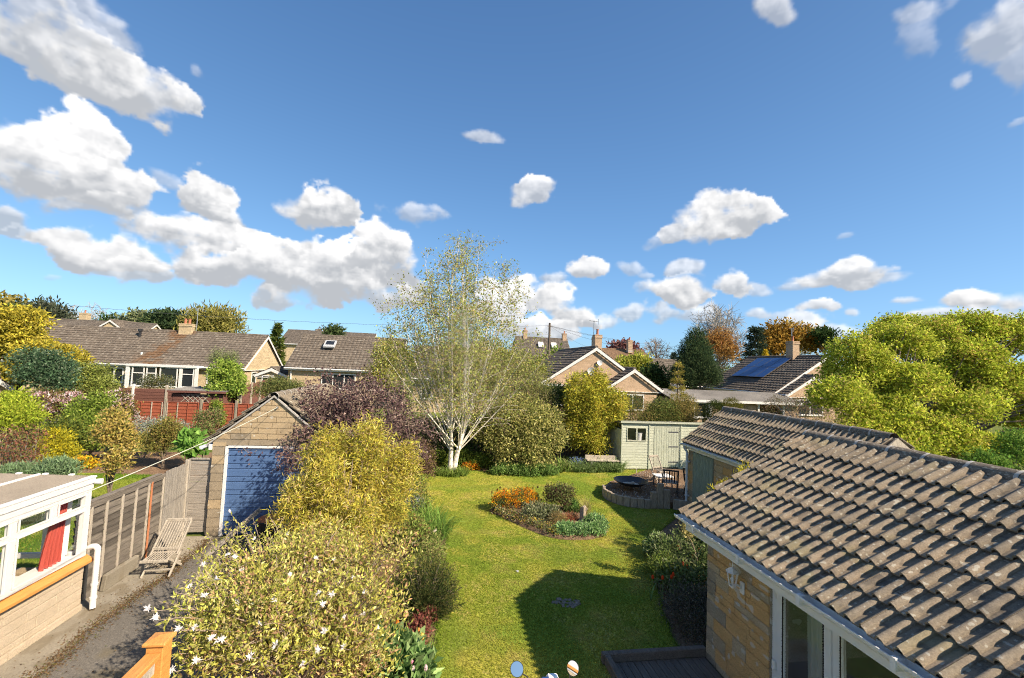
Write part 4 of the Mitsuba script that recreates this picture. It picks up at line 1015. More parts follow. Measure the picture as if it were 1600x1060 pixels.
put("arm", MB().bbox((-7.85, 8.24, .66), (.8, .14, .16), .04), "dark_grey_paint", SO)
rr = np.random.default_rng(77)
def swept_curtain(y_top0, y_top1, y_bot0, y_bot1, x, z0, z1, folds, amp, rng):
    u = np.linspace(0, 1, folds * 8); zs = np.linspace(0, 1, 12); P = np.zeros((len(u), 12, 3))
    for j, z in enumerate(zs):
        k = z ** 1.4
        P[:, j, 1] = (y_bot0 * (1 - k) + y_top0 * k) * (1 - u) + (y_bot1 * (1 - k) + y_top1 * k) * u
        P[:, j, 0] = x + amp * np.sin(u * folds * 6.283 + .4 * z) * (1.2 - .5 * z)
        P[:, j, 2] = z0 + (z1 - z0) * z + .02 * np.sin(u * 9) * (1 - z)
    return MB().grid(P)
tag(put("curtain", swept_curtain(8.00, 8.15, 7.74, 8.12, -5.87, .93, 1.95, 5, .045, rr), "curtain_red", smooth=True), "red curtain drawn to the corner of the conservatory window", "curtain")
tag(put("curtain", swept_curtain(8.14, 8.29, 8.10, 8.29, -5.90, .95, 1.95, 5, .016, rr), "curtain_net", smooth=True), "white net curtain beside the red curtain in the conservatory corner", "curtain")
tag(put("curtain", swept_curtain(6.78, 6.98, 6.72, 6.98, -5.86, .95, 1.95, 5, .02, rr), "curtain_net", smooth=True), "white net curtain in the conservatory at the very edge of the picture", "curtain")

# ---------------------------------------------------------------- orange timber fence at the bottom left
OF = thing("orange_fence", "orange stained timber fence with a capped post beside the magnolia", "fence")
px, py = -2.36, 4.42
put("post", MB().bbox((px, py, .89), (.14, .14, 1.78), .008), "orange_wood", OF)
put("post_cap", MB().bbox((px, py, 1.79), (.185, .185, .03), .008).add([V(px - .085, py - .085, 1.805), V(px + .085, py - .085, 1.805), V(px + .085, py + .085, 1.805), V(px - .085, py + .085, 1.805), V(px, py, 1.83)], [[0, 1, 4], [1, 2, 4], [2, 3, 4], [3, 0, 4]]), "orange_wood", OF)
put("top_rail", MB().bbox((px, 3.2, 1.70), (.12, 2.28, .045), .006), "orange_wood", OF)
put("rail", MB().bbox((px, 3.2, 1.60), (.05, 2.28, .10), .006), "pale_wood", OF)
for k in range(15): put("board", MB().bbox((px + .01, 4.28 - k * .147, .80), (.022, .14, 1.5), .004), "orange_wood", OF)
# ---------------------------------------------------------------- green shed at the end of the lawn
SH = thing("garden_shed", "pale green timber shed with two small windows at the end of the lawn", "shed")
sx0, sx1, sy0, sy1 = 7.79, 11.75, 18.2, 20.2
put("wall", MB().box(((sx0 + sx1) / 2, sy1 - .02, .88), (sx1 - sx0 - .05, .03, 1.7)).box((sx0 + .02, (sy0 + sy1) / 2, .88), (.03, sy1 - sy0 - .06, 1.7)).box((sx1 - .02, (sy0 + sy1) / 2, .88), (.03, sy1 - sy0 - .06, 1.7)), "green_wood_x", SH)
for k in range(17):
    z = .06 + k * .118
    for (a, b) in (((sx0 + .02, 8.06), (8.93, 9.30), (10.50, sx1)) if 1.20 < z + .05 < 1.84 else ((sx0 + .02, 9.30), (10.50, sx1))):
        put("cladding_plank", MB().prism([V(a, sy0 + .0, z), V(a, sy0 + .014, z + .116), V(a, sy0 + .032, z + .116), V(a, sy0 + .032, z)], (b - a, 0, 0)), "green_wood_x", SH)
put("cladding_plank", MB().box((9.9, sy0 + .02, 1.96), (1.2, .02, .22)), "green_wood_x", SH)
for x in (sx0 + .02, 9.08, 10.58):
    put("corner_batten", MB().bbox((x, sy0 - .012, 1.03), (.055, .03, 2.0), .004), "green_wood_z", SH)
dk = put("door", MB().box((9.90, sy0 + .03, .98), (1.16, .02, 1.72)), "green_wood_z", SH)
for k in range(10): put("plank", MB().bbox((9.375 + k * .1165, sy0 + .008, .98), (.110, .02, 1.72), .004), "green_wood_z", dk)
for (x, z) in ((10.23, 1.66), (10.23, 1.02), (10.23, .35)): put("hinge", MB().bbox((x, sy0 - .008, z), (.46, .012, .05), .003), "dark_grey_paint", dk)
put("roof", MB().prism([V(sx0 - .08, sy0 - .10, 2.09), V(sx0 - .08, sy0 - .10, 2.13), V(sx0 - .08, sy1 + .1, 1.84), V(sx0 - .08, sy1 + .1, 1.80)], (sx1 - sx0 + .16, 0, 0)), "felt_grey", SH)
put("fascia", MB().bbox(((sx0 + sx1) / 2, sy0 - .09, 2.08), (sx1 - sx0 + .16, .02, .10), .004), "green_wood_x", SH)
for (a, b) in ((8.07, 8.47), (8.52, 8.92)):
    w = put("window", MB().bbox(((a + b) / 2, sy0 - .004, 1.82), (b - a + .05, .03, .04), .004).bbox(((a + b) / 2, sy0 - .004, 1.25), (b - a + .05, .035, .04), .004).bbox((a - .012, sy0 - .004, 1.535), (.035, .03, .53), .004).bbox((b + .012, sy0 - .004, 1.535), (.035, .03, .53), .004), "green_wood_x", SH)
    put("pane", MB().add([V(a, sy0 + .01, 1.26), V(b, sy0 + .01, 1.26), V(b, sy0 + .01, 1.81), V(a, sy0 + .01, 1.81)], [[0, 1, 2], [0, 2, 3]]), "pane_glass", w)
put("floor", MB().box(((sx0 + sx1) / 2, (sy0 + sy1) / 2, .03), (sx1 - sx0 - .1, 1.9, .05)), "room_dark", SH)
BK = thing("white_bucket", "pale bucket standing inside the shed's right window", "bucket")
put("body", MB().lathe([(.0, 0), (.125, 0), (.155, .30), (.165, .30), (.165, .325), (.15, .325), (.12, .02), (0, .02)], (8.70, 18.42, 1.25), 20), "white_paint", BK, smooth=40)
put("shelf", MB().box((8.5, 18.42, 1.235), (.9, .36, .025)), "grey_wood_x", BK)
BE = thing("plank_bench", "pale plank bench between the yellow shrub and the green shed", "bench")
put("plank", MB().bbox((6.95, 18.2, .40), (1.46, .30, .06), .012, axis_rot((0, 1, 0), .02)), "pale_wood", BE)
put("plank", MB().bbox((6.95, 18.36, .50), (1.46, .05, .16), .012, axis_rot((0, 1, 0), .02)), "pale_wood", BE)
for x in (6.45, 7.45): put("leg", MB().bbox((x, 18.22, .19), (.10, .28, .36), .01), "grey_wood_z", BE)

# ---------------------------------------------------------------- raised gravel patio edged with sleepers
PT = [(5.62, 14.3), (5.66, 13.85), (5.95, 13.45), (6.45, 13.25), (7.0, 13.25), (7.3, 13.2), (7.78, 12.98), (7.78, 13.0), (10.5, 13.05), (10.5, 17.6), (8.6, 17.4), (7.6, 16.6), (6.3, 15.6), (5.75, 14.9)]
tag(put("patio", flat_poly(PT, .20), "soil"), kind="structure")
m = MB(); e = np.array(PT + PT[:1], float)
m.grid(np.stack([np.column_stack([e, np.full(len(e), .2)]), np.column_stack([e, np.full(len(e), -.02)])], 0), flip=True)
tag(put("patio_bank", m, "soil"), kind="structure")
# pebbles of the patio's surface
rg = np.random.default_rng(12); pin = point_in(PT); m = MB()
for _ in range(900):
    x, y = rg.uniform(5.6, 9), rg.uniform(13.1, 17.2)
    if pin(x, y):
        s = rg.uniform(.015, .04); m.box((x, y, .20 + s * .2), (s, s * rg.uniform(.7, 1.2), s * .6), axis_rot(rg.normal(size=3), rg.uniform(0, 3)), pick([(3, (.26, .23, .20)), (1, (.4, .36, .31)), (1, (.14, .13, .12))], 1, rg)[0])
tag(put("patio_gravel", m, "painted", colored=True), "loose gravel on the raised patio", "gravel", kind="stuff")
SW = thing("sleeper_wall", "curved low wall of upright sleepers holding the gravel patio", "wall")
q = curve(np.array([(5.75, 14.85), (5.60, 14.3), (5.66, 13.85), (5.95, 13.42), (6.45, 13.2), (7.0, 13.18), (7.32, 13.12)]), 12, False)
cum = np.concatenate([[0], np.cumsum(np.linalg.norm(np.diff(q, axis=0), axis=1))]); s = 0.0; rg = np.random.default_rng(3)
while s < cum[-1] - .1:
    p = V(np.interp(s + .105, cum, q[:, 0]), np.interp(s + .105, cum, q[:, 1]), 0); p2 = V(np.interp(s + .2, cum, q[:, 0]), np.interp(s + .2, cum, q[:, 1]), 0); d = unit(p2 - p)
    h = .30 + rg.uniform(-.015, .02)
    if s > cum[-1] - .75: h = (.52, .78, .60)[min(2, int((s - cum[-1] + .75) / .25))]
    put("sleeper", MB().bbox(p + V(0, 0, h / 2), (.20, .10, h), .012, np.stack([d, V(-d[1], d[0], 0), V(0, 0, 1)], 1) @ axis_rot((0, 1, 0), rg.normal(0, .012))), "sleeper_wood", SW); s += .212
put("sleeper", MB().bar((7.38, 13.06, .17), (7.92, 12.72, .17), .10, .32, bev=.015), "sleeper_wood", SW)
# fire pit
FP = thing("fire_pit", "wide black fire bowl on thin legs on the gravel patio", "fire pit")
c = V(6.62, 14.55, .20)
put("bowl", MB().lathe([(0, .14), (.2, .15), (.40, .21), (.555, .315), (.58, .33), (.585, .318), (.41, .195), (.2, .132), (0, .122)], c, 32), "black_metal", FP, smooth=50)
for k in range(4):
    a = k * math.pi / 2 + .5; put("leg", MB().tube([c + V(.40 * math.cos(a), .40 * math.sin(a), .21), c + V(.44 * math.cos(a), .44 * math.sin(a), .0)], .014, 8), "black_metal", FP)
put("ash", MB().lathe([(0, .175), (.16, .17), (.30, .18), (.31, .172), (0, .15)], c, 20), "rock", FP, smooth=True)
put("log", MB().tube([c + V(-.16, -.04, .20), c + V(.14, .08, .21)], [.045, .05], 8), "pale_wood", FP)
# furniture in the shade of the outbuilding
folding_chair("patio_chair", "slatted wooden folding chair on the patio in front of the shed", (8.22, 15.85, .20), .25, .44, .40, (.16, .86), "pale_wood", slats=8)
FT = thing("patio_table", "small pale topped table on the patio beside the sleeper posts", "table")
put("tabletop", MB().bbox((8.02, 14.95, .58), (.62, .5, .03), .01), "room_white", FT)
for sx in (-1, 1):
    for sy in (-1, 1): put("leg", MB().bar((8.02 + sx * .26, 14.95 + sy * .2, .20), (8.02 + sx * .24, 14.95 + sy * .18, .565), .035, .035), "dark_grey_paint", FT)
def metal_seat(name, label, p, rz):
    C = thing(name, label, "chair"); R = rotz(rz); q = lambda x, y, z: V(*p) + R @ V(x, y, z)
    for sx in (-1, 1):
        put("frame", MB().tube([q(sx * .24, -.22, 0), q(sx * .24, -.24, .44), q(sx * .24, .22, .42), q(sx * .24, .30, .88)], .016, 8).tube([q(sx * .24, .24, 0), q(sx * .24, .14, .43)], .016, 8).tube([q(sx * .25, -.2, .62), q(sx * .25, .26, .64)], .018, 8), "black_metal", C, smooth=40)
    s = put("seat", MB().bbox(q(0, 0, .43), (.46, .46, .02), .008, R), "dark_grey_paint", C)
    b = put("backrest", MB().bar(q(-.24, .30, .86), q(.24, .30, .86), .03, .05), "black_metal", C)
    for k in range(6): put("slat", MB().bar(q(-.2 + k * .08, .24, .46), q(-.2 + k * .08, .30, .86), .03, .012), "black_metal", b)
metal_seat("metal_chair", "dark metal armchair on the patio beside the grey downpipe", (8.62, 13.9, .2), 1.9)
metal_seat("metal_chair", "dark metal armchair on the patio behind the sleeper posts", (7.75, 13.95, .2), 2.7)
PB = thing("wooden_toy", "small pale wooden stand on the grass near the fire bowl", "stand")
put("stake", MB().bar((7.9, 16.9, 0), (7.95, 16.95, .36), .03, .03), "pale_wood", PB)
put("board", MB().bbox((8.15, 16.9, .02), (.5, .25, .03), .005), "pale_wood", PB)

# ---------------------------------------------------------------- things on the lawn and in the beds
ST = thing("tree_stump", "pale grey tree stump standing in the island flower bed", "stump")
rg = np.random.default_rng(2); a = np.linspace(0, 2 * math.pi, 19)[:-1]; rows = []
for z, r in ((0, .10), (.05, .085), (.2, .075), (.36, .078), (.44, .072)):
    w = 1 + .18 * np.sin(a * 3 + z * 2) + .1 * np.sin(a * 7 + z); rows.append(np.stack([4.01 + .02 * z + r * w * np.cos(a), 11.85 + r * w * np.sin(a), np.full(18, .06 + z + .03 * np.sin(a * 2) * (z > .4))], 1))
P = np.stack(rows, 0); m = MB(); m.grid(np.concatenate([P, P[:, :1]], 1), flip=True); m.add(np.vstack([P[-1], P[-1].mean(0)]), [[k, (k + 1) % 18, 18] for k in range(18)])
put("trunk", m, "sleeper_wood", ST, smooth=40)
put("stub", MB().tube([(4.05, 11.84, .38), (4.12, 11.82, .47)], [.035, .028], 8), "sleeper_wood", ST)
DR = thing("drain_cover", "worn grey stone drain cover sunk in the shaded part of the lawn", "drain cover")
rg = np.random.default_rng(4)
matte("dark_rock", proc(lambda p, n, uv: mix((.10, .085, .075), (.26, .23, .20), fbm(p.x * 14, p.y * 14, p.z * 14, 4)) * (.7 + .6 * noise(p.x * 60, p.y * 60, p.z * 60))), .95, .1)
for k in range(30):
    x, y = rg.uniform(-.30, .30), rg.uniform(-.13, .13); s_ = rg.uniform(.05, .11)
    put("stone", MB().bbox(V(2.40, 8.03, .004) + rotz(-.2) @ V(x, y, 0), (s_, s_ * .7, .03), .012, rotz(rg.uniform(0, 3)) @ axis_rot((1, 0, 0), rg.normal(0, .12))), "dark_rock", DR)
tag(put("white_pipe", MB().tube([(-.52, 10.35, .18), (.02, 10.75, .34)], .028, 10), "pale_wood", smooth=40), "pale wooden pole lying at a slant beside the tall yellow bamboo", "pole")
tag(put("stone", MB().add(*(lambda t: (np.array(t.vertices) * V(.11, .08, .07) + V(4.95, 7.75, .05), t.faces))(__import__("trimesh").creation.icosphere(2))), "rock", smooth=True), "pale stone in the dark border by the extension", "stone")
tag(put("lawn_marker", MB().lathe([(0, 0), (.035, 0), (.035, .012), (.02, .02), (0, .02)], (1.75, 9.3, 0), 14), "lead"), "tiny grey cap in the sunlit lawn above the gable's shadow", "cap")
# scooter parked under the window, seen from the rider's side
SC = thing("motor_scooter", "white motor scooter with two round mirrors at the bottom edge of the picture", "scooter")
o = V(*(1.250,4.600,1.140)[:2] + (0,)) - V(0, .04, 0)
ML, MR = V(*(0.880,4.480,1.300)), V(*(1.450,4.440,1.300))
def sm(pts, R_, n=10): return MB().tube(curve(np.array(pts), 5, False), R_, n)
for s, cen, nrm in ((-1, ML, V(.05, -.80, .60)), (1, MR, V(-.78, -.72, .42))):
    stem = [o + V(s * .12, -.06, 1.0), o + V(s * .17, -.06, 1.10), cen * .5 + (o + V(s * .17, -.06, 1.10)) * .5 + V(0, 0, .02), cen + V(-s * .04, .01, -.05)]
    mk = put("mirror", MB().tube(curve(np.array(stem), 5, False), .006, 8), "black_metal", SC, smooth=40)
    nrm = unit(nrm); u = unit(np.cross(nrm, V(0, 0, 1))); w = np.cross(u, nrm)
    R = np.stack([u, w, nrm], 1)
    put("housing", MB().lathe([(0, -.03), (.045, -.026), (.064, -.012), (.069, .0), (.067, .004), (.064, .002)], cen, 24, R), "black_plastic", mk, smooth=40)
    put("glass", MB().lathe([(.064, .0015), (0, .0015)], cen, 24, R), "mirror_glass", mk)
put("headlight_cowl", MB().bbox(o + V(0, .02, 1.03), (.20, .16, .17), .05).bbox(o + V(.03, .03, 1.12), (.12, .08, .05), .02), "scooter_white", SC, smooth=30)
put("dial", MB().bbox(o + V(-.05, -.01, 1.125), (.08, .06, .02), .012, axis_rot((1, 0, 0), .5)), "solar_blue", SC)
hb = put("handlebar", sm([o + V(-.36, -.16, .98), o + V(-.2, -.05, 1.0), o + V(0, .0, 1.0), o + V(.2, -.05, 1.0), o + V(.36, -.16, .98)], .013), "steel", SC, smooth=40)
for s in (-1, 1): put("grip", MB().tube([o + V(s * .27, -.10, .99), o + V(s * .37, -.17, .98)], .019, 10), "black_plastic", hb)
put("leg_shield", MB().bbox(o + V(0, .02, .66), (.36, .06, .62), .025, axis_rot((1, 0, 0), -.2)), "scooter_white", SC)
put("footboard", MB().bbox(o + V(0, -.35, .30), (.32, .55, .06), .02), "black_plastic", SC)
put("body", MB().bbox(o + V(0, -.85, .52), (.30, .62, .36), .09), "scooter_white", SC, smooth=30)
put("seat", MB().bbox(o + V(0, -.82, .76), (.26, .66, .10), .04), "black_plastic", SC)
for y in (.28, -.92):
    wk = put("wheel", MB().lathe([(.16, -.05), (.22, -.045), (.24, 0), (.22, .045), (.16, .05)], o + V(0, y, .24), 24, axis_rot((0, 1, 0), math.pi / 2)), "black_plastic", SC, smooth=40)
    put("rim", MB().lathe([(0, -.03), (.16, -.045), (.16, .045), (0, .03)], o + V(0, y, .24), 20, axis_rot((0, 1, 0), math.pi / 2)), "steel", wk)
put("fork", MB().tube([o + V(.07, .28, .24), o + V(.05, .08, .95)], .02, 8).tube([o + V(-.07, .28, .24), o + V(-.05, .08, .95)], .02, 8), "steel", SC)
put("front_mudguard", MB().bbox(o + V(0, .30, .46), (.16, .34, .10), .04), "scooter_white", SC, smooth=30)
# ---------------------------------------------------------------- plants of the garden
# multi-stemmed birch
rng = np.random.default_rng(101)
BI = thing("birch_tree", "open birch with two white trunks and fine pale spring leaves", "tree")
wood, fine, TP, TD = branching((.50, 17.5, 0), (.62, 17.5, 1.55), (3.9, 3.2, 8.05), 50, 13, 5, .095, rng, theta=(46, 89), twig=.6, droop=.25, lean=(-.25, 0), sub=1.5, trunks=((-.20, 0), (.26, .06)), sides=6, rmin=.004, limb=.26)
put("trunk", wood, "birch_bark", BI, smooth=True)
put("twigs", fine, "twig", BI)
v, f, c = twig_leaves(TP, TD, 8, .085, .056, [(4, (.36, .40, .12)), (3, (.28, .33, .09)), (2, (.45, .42, .16)), (1, (.36, .27, .10))], rng, .10)
put("leaves", (v, f), "leaf", BI, color=c)

YG = [(4, (.46, .40, .05)), (3, (.36, .36, .05)), (1, (.55, .42, .08)), (1, (.22, .26, .04))]
MIDG = [(3, (.13, .19, .035)), (2, (.19, .24, .045)), (1, (.08, .13, .03))]
DARKG = [(3, (.045, .085, .03)), (2, (.07, .115, .035)), (1, (.10, .14, .05))]
GOLD = [(3, (.44, .37, .05)), (2, (.36, .33, .045)), (1, (.52, .44, .09)), (1, (.24, .23, .04))]
LIME = [(3, (.30, .38, .04)), (2, (.40, .44, .06)), (1, (.20, .28, .03))]

# tall yellow bamboo between the drive and the lawn
plant("yellow_bamboo", "tall yellow leaved bamboo clump between the blue garage door and the lawn", "bamboo",
      (-2.0, 9.6, 0), [(-2.17,9.70,1.73,0.94,0.84,0.87), (-1.16,9.80,1.97,0.64,0.58,0.68), (-2.64,9.30,1.27,0.50,0.45,0.59), (-1.57,9.70,2.59,0.22,0.22,0.29), (-2.40,9.70,2.38,0.29,0.29,0.31), (-0.84,9.60,1.49,0.41,0.37,0.91), (-3.17,9.40,1.89,0.09,0.09,0.23), (-1.66,9.00,1.12,1.01,0.90,0.67), (-0.63,9.80,2.18,0.18,0.18,0.38)],
      2300, 15, .115, .019, .10, [(5, (.54, .46, .08)), (3, (.44, .43, .08)), (2, (.60, .48, .16)), (1, (.28, .31, .06)), (1, (.50, .38, .22))], 102, trunk=None, up=.3, out=.4, shell=(.55, 1.08), inner=.3, low=-.8, tone=.3, part="foliage", lobes=(90, .20, 1.9))
m = MB(); rg = np.random.default_rng(7)
for k in range(60):
    b = V(-2.0 + rg.normal(0, .4), 9.75 + rg.normal(0, .25), 0); t = b + V(rg.normal(0, .25), rg.normal(0, .2), rg.uniform(1.4, 2.4)); m.tube(bez(b, (b + t) / 2 + V(0, 0, .2), t, 6), np.linspace(.011, .004, 6), 5)
put("canes", m, "twig", "yellow_bamboo", smooth=True)

# star magnolia, bottom left
MG = plant("star_magnolia", "sprawling star magnolia with white star flowers and yellow green leaves at the bottom left", "shrub",
      (-1.55, 5.6, 0), [(-1.62,5.30,1.28,0.62,0.56,0.64), (-1.99,5.20,1.44,0.31,0.28,0.46), (-1.14,5.60,1.15,0.65,0.58,0.62), (-0.76,6.40,1.36,0.44,0.39,0.44), (-1.97,6.30,1.44,0.58,0.46,0.34), (-1.54,7.00,1.38,0.69,0.69,0.34), (-2.04,4.80,1.27,0.25,0.25,0.25), (-0.90,5.40,0.87,0.36,0.36,0.33)],
      1250, 15, .060, .026, .10, [(4, (.46, .44, .10)), (3, (.38, .40, .09)), (3, (.58, .52, .20)), (3, (.42, .27, .15)), (1, (.26, .28, .08))], 103, trunk=.045, branches=420, bark="twig", up=.5, out=.5, shell=(.62, 1.12), inner=.22, low=-.5, tone=.3, lobes=(60, .26, .9))
rng = np.random.default_rng(104)
FL = [(-2.310,4.600,1.390), (-2.190,4.700,1.700), (-2.270,5.000,1.840), (-2.720,5.900,1.760), (-2.660,4.800,1.840), (-2.590,4.800,1.750), (-1.980,4.700,1.570), (-2.040,4.700,1.600), (-2.290,5.900,1.680), (-2.460,6.100,1.750), (-2.590,6.200,1.740), (-2.430,5.600,1.720), (-1.630,4.700,1.710), (-2.050,5.200,1.660), (-1.520,6.200,1.670), (-1.300,6.200,1.650), (-0.990,5.900,1.550), (-1.220,5.200,1.730), (-1.080,5.200,1.710), (-1.150,5.100,1.660), (-1.610,5.000,1.770), (-0.810,5.700,1.470), (-1.050,4.800,1.550), (-0.870,4.900,1.330), (-1.060,4.600,1.500), (-1.400,4.500,1.620), (-0.930,5.200,1.460), (-0.770,5.400,1.370), (-1.650,5.600,1.750), (-3.460,8.200,1.620), (-1.950,4.700,1.580), (-1.140,5.800,1.560), (-2.730,7.400,1.470), (-2.190,7.200,1.610), (-2.610,5.400,1.750), (-2.110,4.600,1.460), (-1.180,4.600,1.380), (-1.610,4.500,1.530), (-0.590,5.300,1.270), (-2.330,4.700,1.700)]
SP_, SL = MB(), []
EXTRA = [(-3.620,7.400,1.350), (-3.600,7.800,1.430), (-3.460,8.000,1.510), (-3.250,8.200,1.490), (-3.130,7.200,1.420), (-2.930,6.200,1.520), (-2.800,5.600,1.580), (-2.650,5.100,1.610), (-2.550,4.900,1.510), (-3.110,6.200,1.480), (-2.970,6.600,1.500), (-2.810,7.400,1.430), (-2.820,8.000,1.600), (-2.540,5.300,1.560), (-2.320,4.700,1.380), (-2.620,7.600,1.540), (-2.520,6.300,1.500), (-2.810,5.200,1.720), (-3.220,6.900,1.500), (-2.500,5.000,1.540), (-2.300,4.800,1.490), (-2.530,5.400,1.610)]
for (x, y, z) in FL + EXTRA + [(a + rng.normal(0, .1), b + rng.normal(0, .1), c + rng.normal(0, .1)) for a, b, c in EXTRA * 2]:
    e = V(x, y, z); b = V(-1.55, 5.6, .7) + rng.normal(0, .25, 3) * V(1, 1, .6); b = b + (e - b) * .15; p = bez(b, (b + e) / 2 + V(0, 0, .18) + rng.normal(0, .06, 3), e, 9); SP_.tube(p, np.linspace(.010, .003, 9), 4)
    for j in range(3):
        q = p[5 + j]; t = q + rng.normal(0, .10, 3) + V(0, 0, .06); SP_.tube([q, (q + t) / 2 + V(0, 0, .01), t], [.004, .003, .002], 3); SL.append(q + (t - q) * rng.random((7, 1)))
    SL.append(p[4] + (p[8] - p[4]) * rng.random((16, 1)))
SL = np.concatenate(SL); v, f, c = leaf_mesh(SL + rng.normal(0, .02, SL.shape), rand_dirs(len(SL), rng) + V(0, -.1, .6), .058 * rng.uniform(.6, 1.3, len(SL)), .025, np.clip(pick([(4, (.46, .46, .10)), (3, (.38, .42, .09)), (2, (.56, .52, .20)), (1, (.44, .34, .20))], len(SL), rng) * np.exp(rng.normal(0, .25, (len(SL), 1))), 0, .85), rng)
put("sprig_leaves", (v, f), "leaf", MG, color=c); put("sprigs", SP_, "twig", MG)
for (x, y, z) in FL:
    n = 14; a = np.arange(n) / n * 2 * np.pi + rng.uniform(0, 1); el = rng.uniform(.0, .75, n); ax = unit(V(rng.normal(0, .35), -.55 + rng.normal(0, .3), .8)); u = unit(np.cross(ax, V(1, .1, 0))); w = np.cross(ax, u)
    d = np.cos(el)[:, None] * (np.cos(a)[:, None] * u + np.sin(a)[:, None] * w) + np.sin(el)[:, None] * ax; s = rng.uniform(.7, 1.0)
    v, f, c = leaf_mesh(np.tile(V(x, y, z) + V(0, -.05, .05), (n, 1)), d, .050 * s * rng.uniform(.75, 1.1, n), .014, np.tile(V(.80, .78, .78), (n, 1)), rng, fold=.05, droop=.25)
    put("flower", (v, f), "petal", MG, color=c)

# purple-leaved tree in front of the garage roof
rng = np.random.default_rng(105); PU = thing("purple_tree", "small tree with dark purple spring leaves overhanging the garage roof", "tree")
wood, fine, TP, TD = branching((-2.5, 12.2, 0), (-2.55, 12.2, 1.55), (2.3, 1.5, 2.25), 36, 10, 5, .08, rng, theta=(2, 85), twig=.4, droop=.1, lean=(.25, .2), sub=.75, sides=5, rmin=.005)
put("trunk", wood, "bark", PU, smooth=True); put("twigs", fine, "twig", PU)
v, f, c = twig_leaves(TP, TD, 12, .075, .05, [(4, (.12, .075, .08)), (3, (.17, .105, .105)), (2, (.25, .17, .15)), (1, (.36, .28, .24))], rng, .10)
put("leaves", (v, f), "leaf", PU, color=c)

# shrubs at the end of the garden
plant("variegated_laurel", "big rounded shrub with cream splashed leaves right of the birch", "shrub", (3.540,18.040,0.000), [(3.55,18.50,1.78,1.58,1.26,1.28), (4.37,18.30,1.15,0.93,0.75,1.03), (2.32,18.50,1.62,0.98,0.78,1.17), (3.40,18.20,0.75,1.50,1.20,0.68)],
      1500, 15, .125, .055, .17, [(4, (.40, .38, .13)), (3, (.28, .30, .09)), (2, (.48, .44, .20)), (2, (.10, .13, .04))], 106, lobes=(60, .42, .9), trunk=.08, up=-.15, out=.7, low=-.75, tone=.3)
plant("grey_green_shrub", "grey green small leaved shrub rising behind the variegated laurel", "shrub", (3.2, 20, 0), [(3.21,20.30,3.45,1.68,1.18,1.41), (1.74,20.30,2.66,1.34,0.94,1.34), (4.40,20.00,2.62,0.91,0.64,1.21)], 1300, 14, .085, .035, .17,
      [(4, (.27, .27, .10)), (3, (.20, .22, .08)), (1, (.34, .30, .16))], 107, lobes=(50, .45, .9), trunk=.08, up=.3, tone=.2)
plant("golden_bamboo", "golden green bamboo standing left of the green shed", "bamboo", (6.7, 19.6, 0), [(6.66,19.30,2.31,1.32,0.92,1.27), (6.93,19.30,3.49,0.80,0.80,0.53), (5.87,19.30,3.25,0.53,0.53,0.47), (6.90,19.00,1.06,0.93,0.65,0.62), (7.73,19.30,2.48,0.53,0.53,1.20)],
      1500, 15, .16, .042, .14, [(4, (.46, .42, .06)), (3, (.36, .38, .06)), (1, (.22, .24, .04)), (1, (.54, .40, .09))], 108, lobes=(50, .32, 1.3), trunk=None, up=-.1, out=.5, inner=.3, low=-.8, tone=.3)
plant("dark_shrub", "dark evergreen shrub in the gap between the laurel and the golden bamboo", "shrub", (5.6, 20, 0), [(5.46,20.20,2.03,0.66,0.39,1.36), (5.21,20.20,2.92,0.55,0.55,0.60)], 420, 14, .09, .04, .14, DARKG, 109, trunk=.06)
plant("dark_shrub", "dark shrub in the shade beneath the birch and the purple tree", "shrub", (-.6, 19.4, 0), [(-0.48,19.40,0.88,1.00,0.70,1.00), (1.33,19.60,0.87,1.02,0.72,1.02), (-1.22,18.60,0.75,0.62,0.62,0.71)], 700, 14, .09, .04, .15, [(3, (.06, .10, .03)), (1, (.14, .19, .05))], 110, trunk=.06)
plant("bronze_shrub", "low bronze leaved shrub between the purple tree and the birch", "shrub", (-0.820,16.960,0.000), [(-0.87,16.20,0.94,0.62,0.50,0.54), (-0.45,15.90,0.50,0.33,0.33,0.29)], 420, 14, .07, .03, .12, [(3, (.14, .085, .07)), (2, (.22, .15, .10)), (1, (.26, .23, .07))], 111, trunk=.03, branches=20, bark="twig")
plant("hazel_bush", "olive green bush behind the birch crown beside the utility pole", "bush", (4.6, 24.5, .3), [(3.10,24.50,4.14,2.45,1.47,1.24), (5.11,24.30,3.68,1.18,0.71,1.18), (0.96,24.50,3.52,1.61,0.96,1.28)], 1400, 13, .12, .055, .22, [(4, (.24, .27, .06)), (3, (.33, .31, .07)), (1, (.14, .18, .05))], 112, lobes=(60, .55, .8), trunk=.1)
plant("olive_tree_clump", "rounded olive green tree to the left behind the birch crown", "tree", (-3.2, 27, .5), [(-2.95,27.50,4.44,1.27,0.89,1.13), (-3.28,27.00,3.27,1.10,1.10,0.90)], 700, 13, .13, .06, .22, [(4, (.26, .27, .05)), (2, (.36, .33, .07)), (1, (.16, .18, .04))], 113, lobes=(34, .5, .8), trunk=.1)
